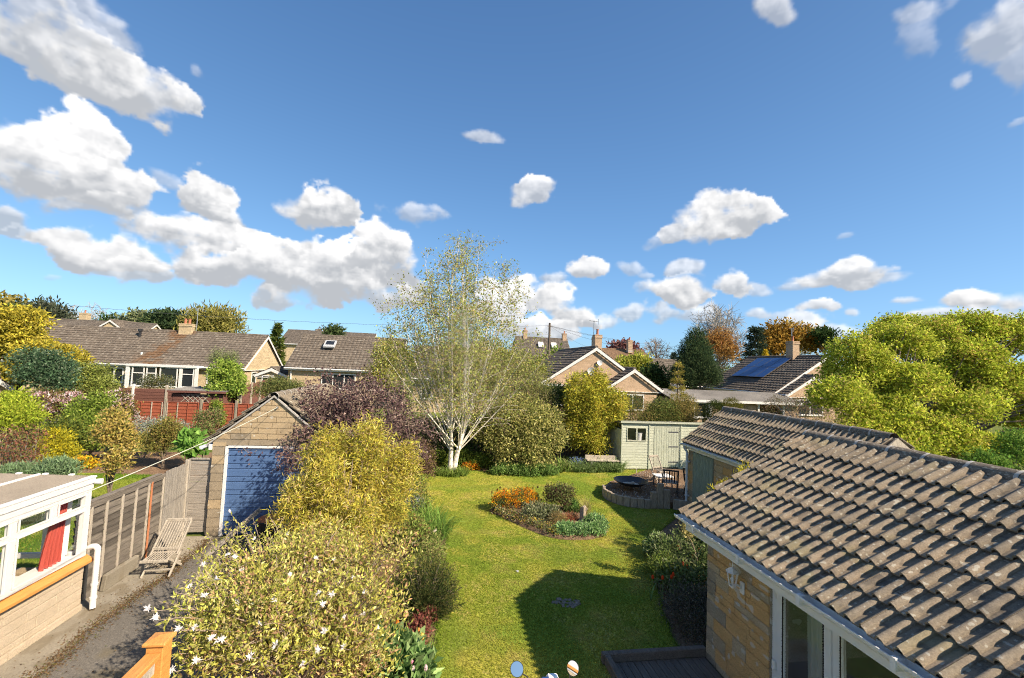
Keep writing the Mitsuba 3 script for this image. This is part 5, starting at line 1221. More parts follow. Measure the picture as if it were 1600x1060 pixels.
for i, (lab, u) in enumerate((("mixed hedge shrub with bronze tips behind the green shed", 1), ("dense shrub in the middle of the row behind the green shed", 2), ("tawny leaved shrub behind the right end of the green shed", 3))):
    bl = {1: [(9.84,21.50,1.97,1.02,0.61,1.02), (8.86,21.20,1.34,0.64,0.64,0.76)], 2: [(11.60,21.80,1.98,0.92,0.55,0.80)], 3: [(12.85,22.00,2.16,0.87,0.52,0.87)]}[u]
    plant("hedge_shrub", lab, "shrub", bl[0][:2] + (0,), bl, 560, 13, .085, .04, .14, [[(3, (.19, .20, .06)), (2, (.30, .23, .09)), (1, (.10, .14, .04))], [(3, (.13, .18, .05)), (2, (.25, .24, .08))], [(3, (.28, .25, .08)), (2, (.38, .29, .12)), (1, (.15, .17, .05))]][u - 1], 120 + i, trunk=.05)
def conifer(name, label, base, h, r, n, pal, seed, L=.14, W=.03, per=16, layers=None, group=None, top=.02, droop=-.1, cat="tree", spread=.5):
    """a pointed evergreen: whorls of branches clothed with needle sprays round a straight trunk"""
    rng = np.random.default_rng(seed); k = thing(name, label, cat, group); b = V(*base); m = MB(); m.tube([b, b + V(0, 0, h * .97)], [h * .018 + .02, .012], 7)
    t = rng.random(n) ** 1.25; a = rng.uniform(0, 2 * np.pi, n); reach = r * (1 - t) ** .8 * rng.uniform(.55, 1.05, n) + top * r; lay = layers or 14
    tz = (np.floor(t * lay) + .35 + .3 * rng.random(n)) / lay
    P = b + np.stack([np.cos(a) * reach, np.sin(a) * reach, h * (.06 + .94 * tz) + droop * reach], 1)
    D = np.stack([np.cos(a), np.sin(a), np.full(n, .15)], 1)
    ci = np.repeat(np.arange(n), per); s = rng.random((len(ci), 1)); o = rng.normal(size=(len(ci), 3)) * r * .07
    ax = b + V(0, 0, 1) * (h * (.06 + .94 * tz))[:, None]; c = ax[ci] + (P - ax)[ci] * (1 - spread * s) + o
    d = D[ci] * .8 + rand_dirs(len(ci), rng) * .8 + np.array([0, 0, .25]); col = pick(pal, len(ci), rng) * np.exp(rng.normal(0, .2, (n, 1)))[ci] * np.exp(rng.normal(0, .15, (len(ci), 1)))
    v, f, c2 = leaf_mesh(c, d, L * rng.uniform(.7, 1.3, len(ci)), W, np.clip(col, 0, .8), rng)
    for j in range(0, n, max(1, n // 60)): m.tube([ax[j], P[j]], [.02, .006], 4)
    put("foliage", (v, f), "leaf", k, color=c2); put("trunk", m, "bark", k, smooth=True); return k
b0 = (13.120,23.000,1.870)
conifer("golden_spruce", "slender golden green spruce behind the green shed", (b0[0], b0[1], 0), 4.9, 1.0, 260, [(3, (.36, .31, .07)), (2, (.25, .25, .06)), (1, (.46, .36, .12))], 130, L=.15, W=.04, per=14, layers=11)
for i, (u, lab) in enumerate(((1118, "clipped dark green dome, left one of the pair before the flat garage"), (1140, "clipped dome with a gilded top, right one of the pair before the flat garage"))):
    bl = [[(13.97,20.80,2.16,0.57,0.57,0.72)], [(14.87,20.80,2.44,0.57,0.57,0.57), (14.88,20.80,1.85,0.54,0.54,0.54)]][i]
    plant("clipped_yew", lab, "topiary", bl[0][:2] + (.0,), bl, 900, 12, .06, .02, .07, [[(3, (.06, .085, .025)), (1, (.10, .12, .03))], [(3, (.12, .13, .025)), (2, (.20, .18, .04))]][i], 135 + i, trunk=.06, inner=.15, shell=(.9, 1.03), tone=.12)

# green maple on the right
MP = [(3, (.47, .52, .065)), (3, (.37, .44, .055)), (2, (.57, .57, .11)), (1, (.22, .29, .04)), (1, (.44, .36, .10))]
plant("spring_maple", "broad spring green maple filling the right side behind the outbuilding", "tree", (17.0, 15.0, 0),
      [(17.07,15.50,4.44,1.56,1.25,0.80), (16.71,15.50,5.32,0.85,0.68,0.66), (19.22,16.00,5.74,1.49,1.19,0.89), (14.78,14.50,3.47,1.09,0.87,0.48), (16.53,14.50,2.98,1.46,1.17,0.97), (18.28,14.50,4.02,1.13,0.90,0.90), (17.69,13.50,2.21,1.47,1.18,0.84), (15.94,13.30,1.77,1.02,0.81,0.49), (19.54,13.50,3.18,0.90,0.72,0.69), (19.90,13.00,1.87,0.96,0.76,0.58), (15.40,14.00,2.08,0.85,0.59,0.72)],
      3900, 15, .115, .075, .15, MP, 140, trunk=.16, branches=160, up=.3, out=.5, shell=(.70, 1.08), inner=.15, low=-.35, tone=.25, flat=.85, lobes=(260, .42, 1.0))
plant("spring_maple", "taller spring green maple behind the first, touching the right edge", "tree", (22.5, 17.5, 0),
      [(24.13,18.50,6.61,1.46,1.17,0.82), (26.88,18.50,6.88,1.78,1.43,0.89), (28.92,18.00,6.43,1.77,1.41,1.18), (24.65,17.50,5.43,1.62,1.29,0.89), (25.71,16.50,4.14,1.87,1.49,0.96), (27.50,16.50,2.71,1.62,1.29,1.08), (22.83,19.00,6.83,1.01,0.80,0.65), (23.52,17.50,4.61,1.10,0.88,0.66)],
      3500, 15, .13, .085, .17, [(3, (.42, .48, .06)), (3, (.33, .40, .05)), (1, (.52, .52, .09)), (1, (.42, .32, .09))], 141, trunk=.20, branches=170, up=.3, out=.5, shell=(.70, 1.08), inner=.15, low=-.35, tone=.25, flat=.85, lobes=(250, .52, 1.0))
plant("bare_twig_shrub", "half bare pale twigged shrub in front of the maple, above the outbuilding ridge", "shrub", (13.250,13.200,2.190)[:2] + (0,), [(13.25,13.20,2.41,0.83,0.58,0.67)], 260, 7, .07, .03, .13, [(3, (.38, .34, .10)), (2, (.30, .22, .12))], 142, trunk=.05, branches=70, bark="twig_pale")
plant("dark_shrub", "dark leaved shrub in front of the solar bungalow's small window", "shrub", (18.390,20.000,2.360)[:2] + (.2,), [(20.74,24.00,2.32,1.27,0.76,0.78), (18.95,20.00,2.70,1.19,0.71,0.77)], 420, 10, .08, .035, .15, [(2, (.22, .14, .10)), (3, (.15, .16, .06)), (1, (.34, .25, .17))], 143, trunk=.05, branches=40, bark="twig")
plant("bright_shrub", "bright green shrub low down at the right edge behind the ridge tiles", "shrub", (17.560,11.000,2.070)[:2] + (0,), [(18.37,11.50,2.27,0.56,0.44,0.59), (17.10,11.50,1.85,0.47,0.47,0.29)], 420, 12, .09, .05, .13, [(3, (.14, .26, .05)), (2, (.22, .33, .07))], 144, trunk=.05)

# borders round the lawn
rng = np.random.default_rng(150)
def tuft(name, label, cat, spots, count, L, W, pal, seed, group=None, lean=.9):
    v, f, c = straps(spots, count, L, W, pal, np.random.default_rng(seed), lean); return tag(put(name, (v, f), "leaf", color=c), label, cat, group)
def mound(name, label, cat, bl, clumps, per, L, W, spread, pal, seed, group=None, **kw):
    kw.setdefault("low", -.15)
    (v, f, c), _ = foliage(bl, clumps, per, L, W, spread, pal, np.random.default_rng(seed), zmin=.005, **kw)
    return tag(put(name, (v, f), "leaf", color=c), label, cat, group)
mound("ground_cover", "low green mat of leaves at the foot of the variegated laurel", "ground cover plant", [(x, 17.35 + .12 * math.sin(x * 3), .10, .55, .35, .22) for x in (2.6, 3.2, 3.8, 4.2)], 420, 16, .085, .045, .07, [(3, (.16, .26, .07)), (2, (.22, .32, .10)), (1, (.10, .18, .05))], 151)
tuft("iris_clump", "clump of broad green strap leaves beneath the laurel's right side", "plant", [(4.9, 17.9, 0, .3), (5.3, 18.0, 0, .3)], 90, .6, .05, [(3, (.20, .30, .08)), (1, (.34, .38, .14))], 152)
tuft("bluebell_clump", "row of blue green strap leaves before the plank bench", "plant", [(5.75 + .3 * k, 17.88 + .05 * (k % 2), 0, .26) for k in range(7)], 110, .55, .035, [(3, (.20, .29, .11)), (2, (.28, .36, .16)), (1, (.13, .20, .08))], 153)
(v, f, c) = leaf_mesh(*(lambda P: (P, rand_dirs(len(P), rng) + np.array([0, 0, .3])))(np.stack([rng.normal(5.85, .16, 160), rng.normal(18.25, .12, 160), rng.uniform(.25, .5, 160)], 1)), .05, .035, np.tile(V(.16, .24, .52), (160, 1)), rng)
tag(put("blue_flowers", (v, f), "petal", color=c), "patch of blue flowers left of the plank bench", "flowers", kind="stuff")
tuft("daffodil_leaves", "tuft of green leaves round the foot of the birch trunks", "plant", [(.52 + .42 * math.cos(a), 17.25 + .22 * math.sin(a), 0, .22) for a in np.arange(7)], 80, .34, .03, [(3, (.18, .27, .06)), (1, (.26, .32, .08))], 154)
mound("primrose_patch", "small orange and yellow flowering patch just right of the birch", "flowers", [(1.3, 18.05, .08, .35, .2, .15)], 60, 12, .06, .05, .06, [(3, (.70, .38, .03)), (2, (.66, .20, .03)), (2, (.15, .22, .05))], 155)
mound("border_shrub", "low leafy green plants along the border behind the birch", "plant", [(-.2, 18.3, .2, .5, .4, .45), (.9, 18.6, .2, .6, .4, .4), (1.7, 18.3, .15, .6, .3, .3)], 420, 14, .10, .05, .10, MIDG, 156)
# left border beside the bamboo
tuft("daylily_clump", "fresh green clump of arching strap leaves beside the pale pole", "plant", [(.02, 11.1, 0, .24), (.15, 11.5, 0, .26), (-.25, 11.6, 0, .25), (-.1, 12.1, 0, .25), (-.45, 11.1, 0, .22), (-.5, 12.2, 0, .25)], 120, .55, .028, [(3, (.17, .30, .06)), (2, (.26, .37, .09)), (1, (.12, .22, .05))], 157)
mound("border_perennials", "loose low green plants between the heath and the strap leaved clump", "plant", [(-.2, 8.9, .08, .25, .5, .22), (-.15, 9.7, .1, .25, .5, .28), (-.05, 10.3, .08, .22, .35, .24)], 300, 11, .075, .03, .09, [(3, (.20, .26, .07)), (2, (.30, .28, .12)), (1, (.14, .19, .05))], 1581)
mound("lavender_clump", "two silver grey cushions of lavender at the lawn's left edge", "plant", [(-0.88,13.40,0.35,0.20,0.20,0.15), (-0.60,12.60,0.33,0.21,0.21,0.16)], 170, 20, .07, .016, .06, [(3, (.42, .46, .42)), (2, (.32, .37, .32))], 158, up=.7)
mound("border_perennials", "mixed low green perennials along the lawn's left border", "plant", [(-.6, 12.7, .15, .4, .6, .4), (-.8, 13.8, .15, .4, .6, .4), (-.55, 10.6, .2, .35, .5, .45), (-.75, 15.0, .12, .35, .5, .3)], 520, 13, .085, .035, .10, [(3, (.18, .25, .06)), (2, (.28, .29, .09)), (1, (.24, .17, .08))], 159)
# dark upright evergreen at the lawn's edge
HE = thing("dark_heath", "dark green upright heath bush leaning over the lawn's left edge", "shrub")
rng = np.random.default_rng(160); n = 1300; b = V(-.18, 7.85, .05); a = rng.uniform(0, 2 * np.pi, n); el = np.arccos(rng.uniform(.12, 1, n)); d = np.stack([np.sin(el) * np.cos(a), np.sin(el) * np.sin(a), np.cos(el) * 1.0], 1) + np.array([.26, .10, .1]); d /= np.linalg.norm(d, axis=1, keepdims=True)
ln = rng.uniform(.72, 1.0, n) * (.62 + .40 * d[:, 2] ** 2) * 1.02
per = 26; i = np.repeat(np.arange(n), per); t = rng.uniform(.22, 1.0, (len(i), 1)); base_ = b + rng.normal(0, .07, (n, 3)) * V(1, 1, .2)
c_ = base_[i] + d[i] * t * ln[i][:, None] + rng.normal(0, .012, (len(i), 3)); dd = d[i] * .9 + rand_dirs(len(i), rng) * .55
col = pick([(4, (.06, .09, .03)), (2, (.095, .125, .04)), (1, (.15, .15, .055))], len(i), rng) * np.exp(rng.normal(0, .2, (len(i), 1)))
tip = (t > .93); col = np.where(tip, np.array([.16, .16, .05]), col)
v, f, c = leaf_mesh(c_, dd, .046, .015, np.clip(col, 0, .6), rng); put("foliage", (v, f), "leaf", HE, color=c)
m = MB()
for k in range(0, n, 6): m.tube([base_[k], base_[k] + d[k] * ln[k] * .9], [.007, .003], 4, caps=False)
put("stems", m, "twig", HE)
# bed at the bottom: tulips, hellebores
mound("bergenia_clump", "broad leaved green clump in the bed at the bottom edge", "plant", [(-0.51,6.30,0.26,0.27,0.27,0.20), (-0.73,6.50,0.27,0.19,0.19,0.14), (-0.24,6.20,0.14,0.20,0.20,0.15)], 190, 10, .16, .10, .09, [(3, (.14, .24, .08)), (2, (.24, .34, .14)), (1, (.08, .15, .05))], 161, up=.5)
mound("red_perennial", "dark red leaved perennial in the bare soil below the heath", "plant", [(-0.17,7.00,0.25,0.12,0.12,0.12), (-0.06,7.40,0.21,0.09,0.09,0.11), (-0.20,6.80,0.18,0.10,0.10,0.09)], 130, 12, .06, .03, .05, [(3, (.22, .07, .06)), (2, (.30, .14, .10)), (1, (.16, .17, .06))], 162, up=.7)
tuft("tulip_leaves", "yellow green strap leaves at the bottom of the flower bed", "plant", [(-0.330,6.380,0.000)[:2] + (0, .2), (-0.130,6.590,0.000)[:2] + (0, .18), (-0.570,6.260,0.000)[:2] + (0, .25), (-0.850,6.400,0.000)[:2] + (0, .25)], 60, .42, .035, [(3, (.32, .38, .08)), (1, (.18, .28, .06))], 163, lean=.6)
mound("dry_heather", "straw coloured twiggy plant between the magnolia and the bergenia", "plant", [(-0.86,6.60,0.34,0.24,0.24,0.21), (-1.03,6.20,0.31,0.26,0.26,0.20), (-0.69,7.00,0.37,0.17,0.17,0.14)], 330, 14, .07, .014, .08, [(3, (.42, .30, .17)), (2, (.34, .22, .12)), (1, (.40, .36, .10))], 164, up=.6)
def tulip(name, label, pos, h, s, col, rng, group=None):
    k = thing(name, label, "tulip", group); b = V(*pos); top = b + V(rng.normal(0, .02), rng.normal(0, .02), h)
    put("stem", MB().tube(bez(b, (b + top) / 2 + V(.01, 0, 0), top, 4), .005, 5), "green_stem", k)
    n = 6; a = np.arange(n) * math.pi / 3 + rng.uniform(0, 1); P = []
    m = MB(); colr = []
    for q in a:
        o = V(math.cos(q), math.sin(q), 0); sd = V(-math.sin(q), math.cos(q), 0); rows = []
        for t, r, w in ((0, .15, .25), (.3, .5, .55), (.65, .5, .5), (1.0, .30, .06)):
            c = top + o * r * s * .55 + V(0, 0, t * s * 1.15); rows.append(np.stack([c - sd * w * s * .5 - o * .04 * s, c, c + sd * w * s * .5 - o * .04 * s]))
        m.grid(np.stack(rows, 0), col=np.clip(V(*col) * rng.uniform(.85, 1.15), 0, .85))
    put("petals", m, "petal", k, colored=True)
    vv, ff, cc = straps([(b[0], b[1], b[2], .03)], 4, h * .8, .035, [(1, (.16, .27, .10))], rng, .6); put("leaves", (vv, ff), "leaf", k, color=cc)
    return k
matte("green_stem", (.14, .22, .06), .7, .2)
rng = np.random.default_rng(165)
for pos, s, col, lab in (((-0.530,6.950,0.360), .085, (.78, .26, .03), "orange tulip just below the dark heath"), ((-0.390,7.160,0.360), .11, (.80, .52, .30), "peach and yellow tulip, tallest in the bottom bed"), ((-0.130,6.610,0.360), .09, (.80, .62, .16), "yellow tulip near the turf edge of the bottom bed"), ((-0.300,6.320,0.360), .07, (.76, .40, .48), "pink tulip, topmost of the pink ones above the broad leaves"),
                         ((-0.230,6.110,0.360), .07, (.72, .30, .42), "deep pink tulip in the middle of the bottom bed"), ((-0.310,6.040,0.360), .07, (.74, .36, .46), "pink tulip left of the deep pink one in the bottom bed"), ((-0.120,6.120,0.360), .06, (.80, .76, .74), "white tulip in the bottom bed by the turf edge"), ((-0.160,5.980,0.360), .06, (.78, .66, .68), "pale pink tulip below the white tulip"), ((-0.030,5.970,0.360), .07, (.78, .62, .66), "pale pink tulip nearest the turf edge"), ((-0.160,6.810,0.360), .05, (.80, .40, .12), "small orange tulip beside the red leaved perennial")):
    tulip("tulip", lab, (pos[0], pos[1], 0), .34, s, col, rng)

# island bed
rng = np.random.default_rng(170)
IS = thing("wallflowers", "mass of orange wallflowers at the left end of the island bed", "flowers")
bl = [(2.05, 13.05, .22, .42, .30, .30), (2.55, 13.1, .26, .42, .32, .34)]
(v, f, c), _ = foliage(bl, 230, 12, .06, .02, .07, [(3, (.12, .17, .06)), (1, (.20, .23, .10))], rng, zmin=.01, low=-.2); put("foliage", (v, f), "leaf", IS, color=c)
(v, f, c), _ = foliage(bl, 260, 9, .036, .032, .05, [(5, (.78, .30, .02)), (2, (.80, .44, .03)), (1, (.60, .14, .02))], rng, shell=(.98, 1.14), inner=0, low=.05, zmin=.1, up=.8); put("petals", (v, f), "petal", IS, color=c)
ORD = "leftmost second third fourth fifth sixth seventh eighth ninth tenth eleventh twelfth thirteenth fourteenth fifteenth".split()
for i, (x, y, h) in enumerate(sorted(((1.62, 13.2, .50), (1.70, 13.0, .42), (1.80, 13.45, .5), (1.92, 13.5, .55), (2.0, 13.4, .52), (2.80, 13.2, .52), (2.90, 13.3, .58), (3.05, 13.3, .62), (2.95, 12.9, .5), (3.15, 13.1, .5), (3.02, 12.7, .42), (2.6, 12.4, .36), (2.7, 12.3, .38), (2.2, 12.5, .36), (3.3, 12.6, .42)), key=lambda q: q[0] / q[1])):
    tulip("dark_tulip", ORD[i] + (" nearly black tulip among" if i == 0 else " nearly black tulip from the left among") + " the wallflowers of the island bed", (x, y, .06), h - .08, .062, (.05, .012, .018), rng, "dark tulips among the wallflowers")
mound("euphorbia", "tall leafy plant with dark heads in the middle of the island bed", "plant", [(3.55, 12.75, .38, .34, .30, .42), (3.75, 12.7, .62, .2, .2, .16), (3.35, 12.85, .6, .14, .14, .14)], 250, 13, .08, .026, .07, [(3, (.17, .22, .07)), (2, (.26, .28, .12)), (2, (.10, .05, .045))], 171, up=.6)
mound("grey_leaf_plant", "grey green leafy clump in front of the wallflowers", "plant", [(2.75, 12.2, .16, .34, .26, .24), (3.1, 12.0, .16, .24, .24, .26)], 170, 13, .09, .03, .07, [(3, (.24, .27, .14)), (2, (.34, .35, .22)), (1, (.14, .17, .07))], 172, up=.6)
mound("brown_heather", "tawny heather mound in the front of the island bed", "plant", [(3.25, 11.7, .14, .24, .2, .24), (2.95, 12.25, .15, .2, .2, .28)], 150, 18, .05, .012, .05, [(3, (.28, .22, .08)), (2, (.36, .26, .13))], 173, up=.7)
mound("rust_heather", "rust red low heather left of the stump", "plant", [(3.72, 12.0, .08, .24, .2, .14)], 80, 14, .05, .016, .05, [(3, (.34, .14, .08)), (1, (.24, .18, .08))], 174, up=.6)
mound("sedum", "bright green rounded sedum in front of the stump", "plant", [(3.35, 11.25, .07, .32, .26, .16), (3.75, 11.2, .07, .30, .24, .15)], 240, 14, .065, .042, .05, [(3, (.24, .38, .15)), (2, (.34, .48, .24)), (1, (.14, .26, .09))], 175, up=.8)
mound("sedum", "bright green rounded sedum at the right tip of the island bed", "plant", [(4.32, 11.65, .08, .28, .36, .20), (4.15, 11.2, .07, .24, .20, .14)], 260, 14, .065, .042, .05, [(3, (.24, .38, .14)), (2, (.33, .47, .22)), (1, (.13, .25, .08))], 176, up=.8)
tuft("pale_grass", "tuft of pale straw grass behind the stump", "grass plant", [(4.35, 12.6, .05, .14)], 120, .5, .012, [(3, (.44, .38, .17)), (1, (.30, .33, .10))], 177, lean=.5)
mound("small_evergreen", "small round evergreen behind the stump in the island bed", "plant", [(3.95, 12.75, .16, .24, .2, .26)], 120, 14, .06, .025, .05, [(3, (.10, .19, .05)), (1, (.18, .27, .08))], 178)
mound("edge_plants", "small mixed rock plants along the near edge of the island bed", "plant", [(1.85 + .2 * k, 12.75 - .26 * k, .05, .19, .17, .15) for k in range(7)], 360, 11, .05, .022, .05, [(2, (.18, .24, .08)), (1, (.40, .38, .26)), (1, (.26, .16, .10)), (1, (.52, .40, .08))], 179)

# shaded border by the extension
rng = np.random.default_rng(180)
mound("variegated_bush", "light variegated green bush at the head of the shaded border", "shrub", [(5.26,9.90,0.19,0.25,0.25,0.20), (5.08,9.80,0.13,0.16,0.16,0.13)], 260, 14, .07, .04, .06, [(3, (.22, .32, .12)), (2, (.40, .46, .26)), (1, (.10, .18, .06))], 181, up=.4)
mound("shade_plants", "dark leafy plants filling the shaded border along the extension", "plant", [(5.4, 9.3, .15, .6, .6, .4), (5.9, 8.6, .2, .7, .6, .5), (5.0, 8.2, .12, .5, .7, .35), (6.3, 9.6, .2, .7, .6, .55)], 800, 13, .085, .035, .10, [(3, (.10, .15, .05)), (2, (.15, .20, .08)), (1, (.20, .22, .12))], 182)
mound("dark_heather", "dark grey twiggy heather low beside the extension corner", "plant", [(4.55, 7.3, .12, .45, .6, .32), (5.0, 7.1, .15, .5, .5, .4), (4.4, 6.75, .06, .3, .3, .2)], 620, 13, .06, .016, .09, [(3, (.10, .095, .08)), (2, (.16, .15, .12)), (1, (.08, .10, .05))], 183)
mound("fern_patch", "green ferny patch in the middle of the shaded border", "plant", [(4.85, 8.75, .1, .4, .45, .28)], 240, 12, .07, .025, .07, [(3, (.16, .23, .05)), (1, (.22, .27, .08))], 184)
for (u, v_) in ((1019, 905), (1036, 905), (1047, 905), (1052, 901), (1058, 857), (1062, 858), (1068, 884), (1070, 889), (1083, 874), (1088, 867), (1094, 862), (1096, 865)):
    pass
for i, p in enumerate(((4.110,7.990,0.400), (4.330,7.970,0.400), (4.470,7.960,0.400), (4.580,8.060,0.400), (5.370,9.300,0.400), (5.410,9.270,0.400), (5.050,8.480,0.400), (5.010,8.350,0.400), (5.430,8.750,0.400), (5.630,8.960,0.400), (5.810,9.110,0.400), (5.800,9.020,0.400))):
    tulip("red_tulip", ORD[i] + (" red tulip" if i == 0 else " red tulip from the left") + " in the shaded border beside the extension", (p[0], p[1], 0), .40, .072, (.66, .09, .03), rng, "red tulips in the shaded border")
rgb = np.random.default_rng(185); SA = thing("young_sapling", "thin young sapling with sunlit pale leaves at the corner of the gutter", "sapling")
b = V(5.55, 8.6, 0); tp = (5.040,8.400,1.020)
put("trunk", MB().tube(bez(b, V(5.3, 8.6, 1.0), V(*tp), 6), [.014, .012, .011, .009, .007, .004], 6), "twig", SA, smooth=True)
(v, f, c), _ = foliage([(5.01,8.35,1.24,0.10,0.10,0.19), (5.07,8.35,1.06,0.08,0.08,0.12)], 70, 7, .055, .026, .04, [(3, (.42, .36, .14)), (2, (.5, .44, .2)), (1, (.2, .2, .07))], rgb); put("leaves", (v, f), "leaf", SA, color=c)
plant("yellow_sprays", "yellow leaved sprays showing between the two tiled roofs", "shrub", (6.800,9.300,1.770)[:2] + (0,), [(6.64,9.30,1.73,0.16,0.16,0.09), (7.15,9.50,1.98,0.14,0.14,0.11), (7.39,9.60,2.12,0.11,0.11,0.07), (6.25,9.20,1.65,0.10,0.10,0.08)], 60, 11, .10, .022, .06, [(3, (.58, .50, .06)), (1, (.42, .42, .08))], 186, trunk=.02, branches=24, bark="twig", out=.9)
# ---------------------------------------------------------------- houses beyond the back fences
def wavy_slope(parent, E0, E1, R0, R1, mat, name="roof", coarse=1):
    """a slope of ribbed tiles in courses from the eave E0-E1 up to the ridge R0-R1"""
    E0, E1, R0, R1 = (V(*p) for p in (E0, E1, R0, R1)); L = np.linalg.norm(E1 - E0); S = np.linalg.norm(R0 - E0)
    nu, nr = max(2, int(L / (.10 * coarse))), max(2, int(round(S / .345)))
    u = np.linspace(0, 1, nu); n = unit(np.cross(E1 - E0, R0 - E0)); n = n if n[2] > 0 else -n
    rib = np.array([0, .03, .03])[np.arange(nu) % 3]; rows = []; rng = np.random.default_rng(nu)
    for r in range(nr):
        for t, lift in ((r / nr, .055), ((r + .96) / nr, .0)):
            a, b = E0 + (R0 - E0) * t, E1 + (R1 - E1) * t
            rows.append(a + (b - a) * u[:, None] + n * (rib + lift + rng.normal(0, .006, nu))[:, None])
    P = np.stack(rows, 0); m = MB(); m.grid(P, flip=np.cross(P[0, 1] - P[0, 0], P[1, 0] - P[0, 0]) @ n < 0)
    m.grid(np.stack([P[0] - n * .09, P[0]], 0))
    return put(name, m, mat, parent)

def window(parent, c, w, h, facing, lights=2, frame="upvc", transom=0, name="window"):
    """a framed window centred at c on a wall; facing is '-y', '+x' or '-x'"""
    c = V(*c); n = {"-y": V(0, -1, 0), "+x": V(1, 0, 0), "-x": V(-1, 0, 0)}[facing]; s = V(1, 0, 0) if facing == "-y" else V(0, 1, 0); m = MB(); f = .075
    def bar(u0, u1, z0, z1, d=.05):
        sz = np.abs(s) * (u1 - u0) + np.abs(n) * d + V(0, 0, z1 - z0); m.box(c + s * (u0 + u1) / 2 + V(0, 0, (z0 + z1) / 2) + n * .035, sz)
    bar(-w / 2, w / 2, h / 2 - f, h / 2); bar(-w / 2, w / 2, -h / 2, -h / 2 + f); bar(-w / 2, -w / 2 + f, -h / 2 + f, h / 2 - f); bar(w / 2 - f, w / 2, -h / 2 + f, h / 2 - f)
    for k in range(1, lights): u = -w / 2 + w * k / lights; bar(u - f / 2, u + f / 2, -h / 2 + f, h / 2 - f, .046)
    if transom: bar(-w / 2 + f, w / 2 - f, transom - f / 2, transom + f / 2, .042)
    bar(-w / 2 - .06, w / 2 + .06, -h / 2 - .05, -h / 2, .12)
    k = put(name, m, frame, parent); q = MB()
    a, b = c - s * (w / 2 - f) + n * .02, c + s * (w / 2 - f) + n * .02
    q.add([a - V(0, 0, h / 2 - f), b - V(0, 0, h / 2 - f), b + V(0, 0, h / 2 - f), a + V(0, 0, h / 2 - f)], [[0, 1, 2], [0, 2, 3]])
    put("pane", q, "far_pane", k)
    return k

def gable_house(key, label, axis, x0, x1, y0, y1, zg, ze, zr, roofmat="far_tile", wallmat="far_stone", oh=.35, verge=.18, cat="house", trim="upvc", coarse=1):
    """walls x0..x1, y0..y1; the ridge runs along axis"""
    Hs = thing(key, label, cat)
    def M(a, b, z): return V(a, b, z) if axis == "x" else V(b, a, z)       # a along the ridge, b across it
    a0, a1, b0, b1 = (x0, x1, y0, y1) if axis == "x" else (y0, y1, x0, x1)
    bm = (b0 + b1) / 2; sl = (zr - ze) / (bm - b0 + oh); zw = ze + sl * oh - .12; m = MB(); t = .2
    cc = lambda a, b: M((a + b) / 2, 0, 0)
    for (aa, ab, ba, bb) in ((a0, a1, b0, b0 + t), (a0, a1, b1 - t, b1), (a0, a0 + t, b0 + t, b1 - t), (a1 - t, a1, b0 + t, b1 - t)):
        c = M((aa + ab) / 2, (ba + bb) / 2, (zg - .3 + zw) / 2); s = np.abs(M(ab - aa, bb - ba, 0)) + V(0, 0, zw - zg + .3); m.box(c, s)
    for a, d in ((a0, t), (a1, -t)):
        m.prism([M(a, b0, zw), M(a, b1, zw), M(a, bm, zr - .15)], M(a + d, 0, 0) - M(a, 0, 0))
    put("wall", m, wallmat, Hs)
    A0, A1 = a0 - verge, a1 + verge
    r1 = wavy_slope(Hs, M(A0, b0 - oh, ze), M(A1, b0 - oh, ze), M(A0, bm, zr), M(A1, bm, zr), roofmat, coarse=coarse)
    r2 = wavy_slope(Hs, M(A0, b1 + oh, ze), M(A1, b1 + oh, ze), M(A0, bm, zr), M(A1, bm, zr), roofmat, coarse=coarse)
    put("ridge", MB().tube([M(A0, bm, zr + .0), M(A1, bm, zr + .0)], .13, 8), roofmat, Hs, smooth=40)
    for a in (A0, A1):
        for s in (-1, 1):
            e = M(a, bm + s * (bm - b0 + oh), ze - .02); p = M(a, bm, zr - .02); d = (M(a + .03, 0, 0) - M(a, 0, 0)) * (1 if a == A1 else -1)
            put("bargeboard", MB().prism([e, p, p - V(0, 0, .24), e - V(0, 0, .20)], d), trim, Hs)
    for b, s in ((b0 - oh, -1), (b1 + oh, 1)):
        put("fascia", MB().box(M((A0 + A1) / 2, b - s * .02, ze - .11), np.abs(M(A1 - A0 - .1, .04, 0)) + V(0, 0, .17)), trim, Hs)
        put("gutter", MB().tube([M(A0, b + s * .06, ze - .06), M(A1, b + s * .06, ze - .06)], .06, 8), trim, Hs, smooth=40)
    put("soffit", MB().box(M((A0 + A1) / 2, bm, ze - .21), np.abs(M(A1 - A0 - .1, b1 - b0 + 2 * oh - .1, 0)) + V(0, 0, .03)), "room_white", Hs)
    return Hs

def chimney(parent, x, y, z0, z1, w, d, pots=1, mat="far_brick"):
    k = put("chimney", MB().box((x, y, (z0 + z1) / 2), (w, d, z1 - z0)).box((x, y, z1 - .18), (w + .09, d + .09, .12)).box((x, y, z1 - .03), (w + .05, d + .05, .08)), mat, parent)
    for i in range(pots):
        put("pot", MB().lathe([(.11, 0), (.13, .02), (.10, .05), (.095, .38), (.12, .40), (.12, .44), (.0, .44)], (x + (i - (pots - 1) / 2) * .34, y, z1 + .01), 10), "pot_red", k, smooth=40)
    put("flashing", MB().box((x, y, z0 + .28), (w + .05, d + .05, .12)), "lead", k)
    return k

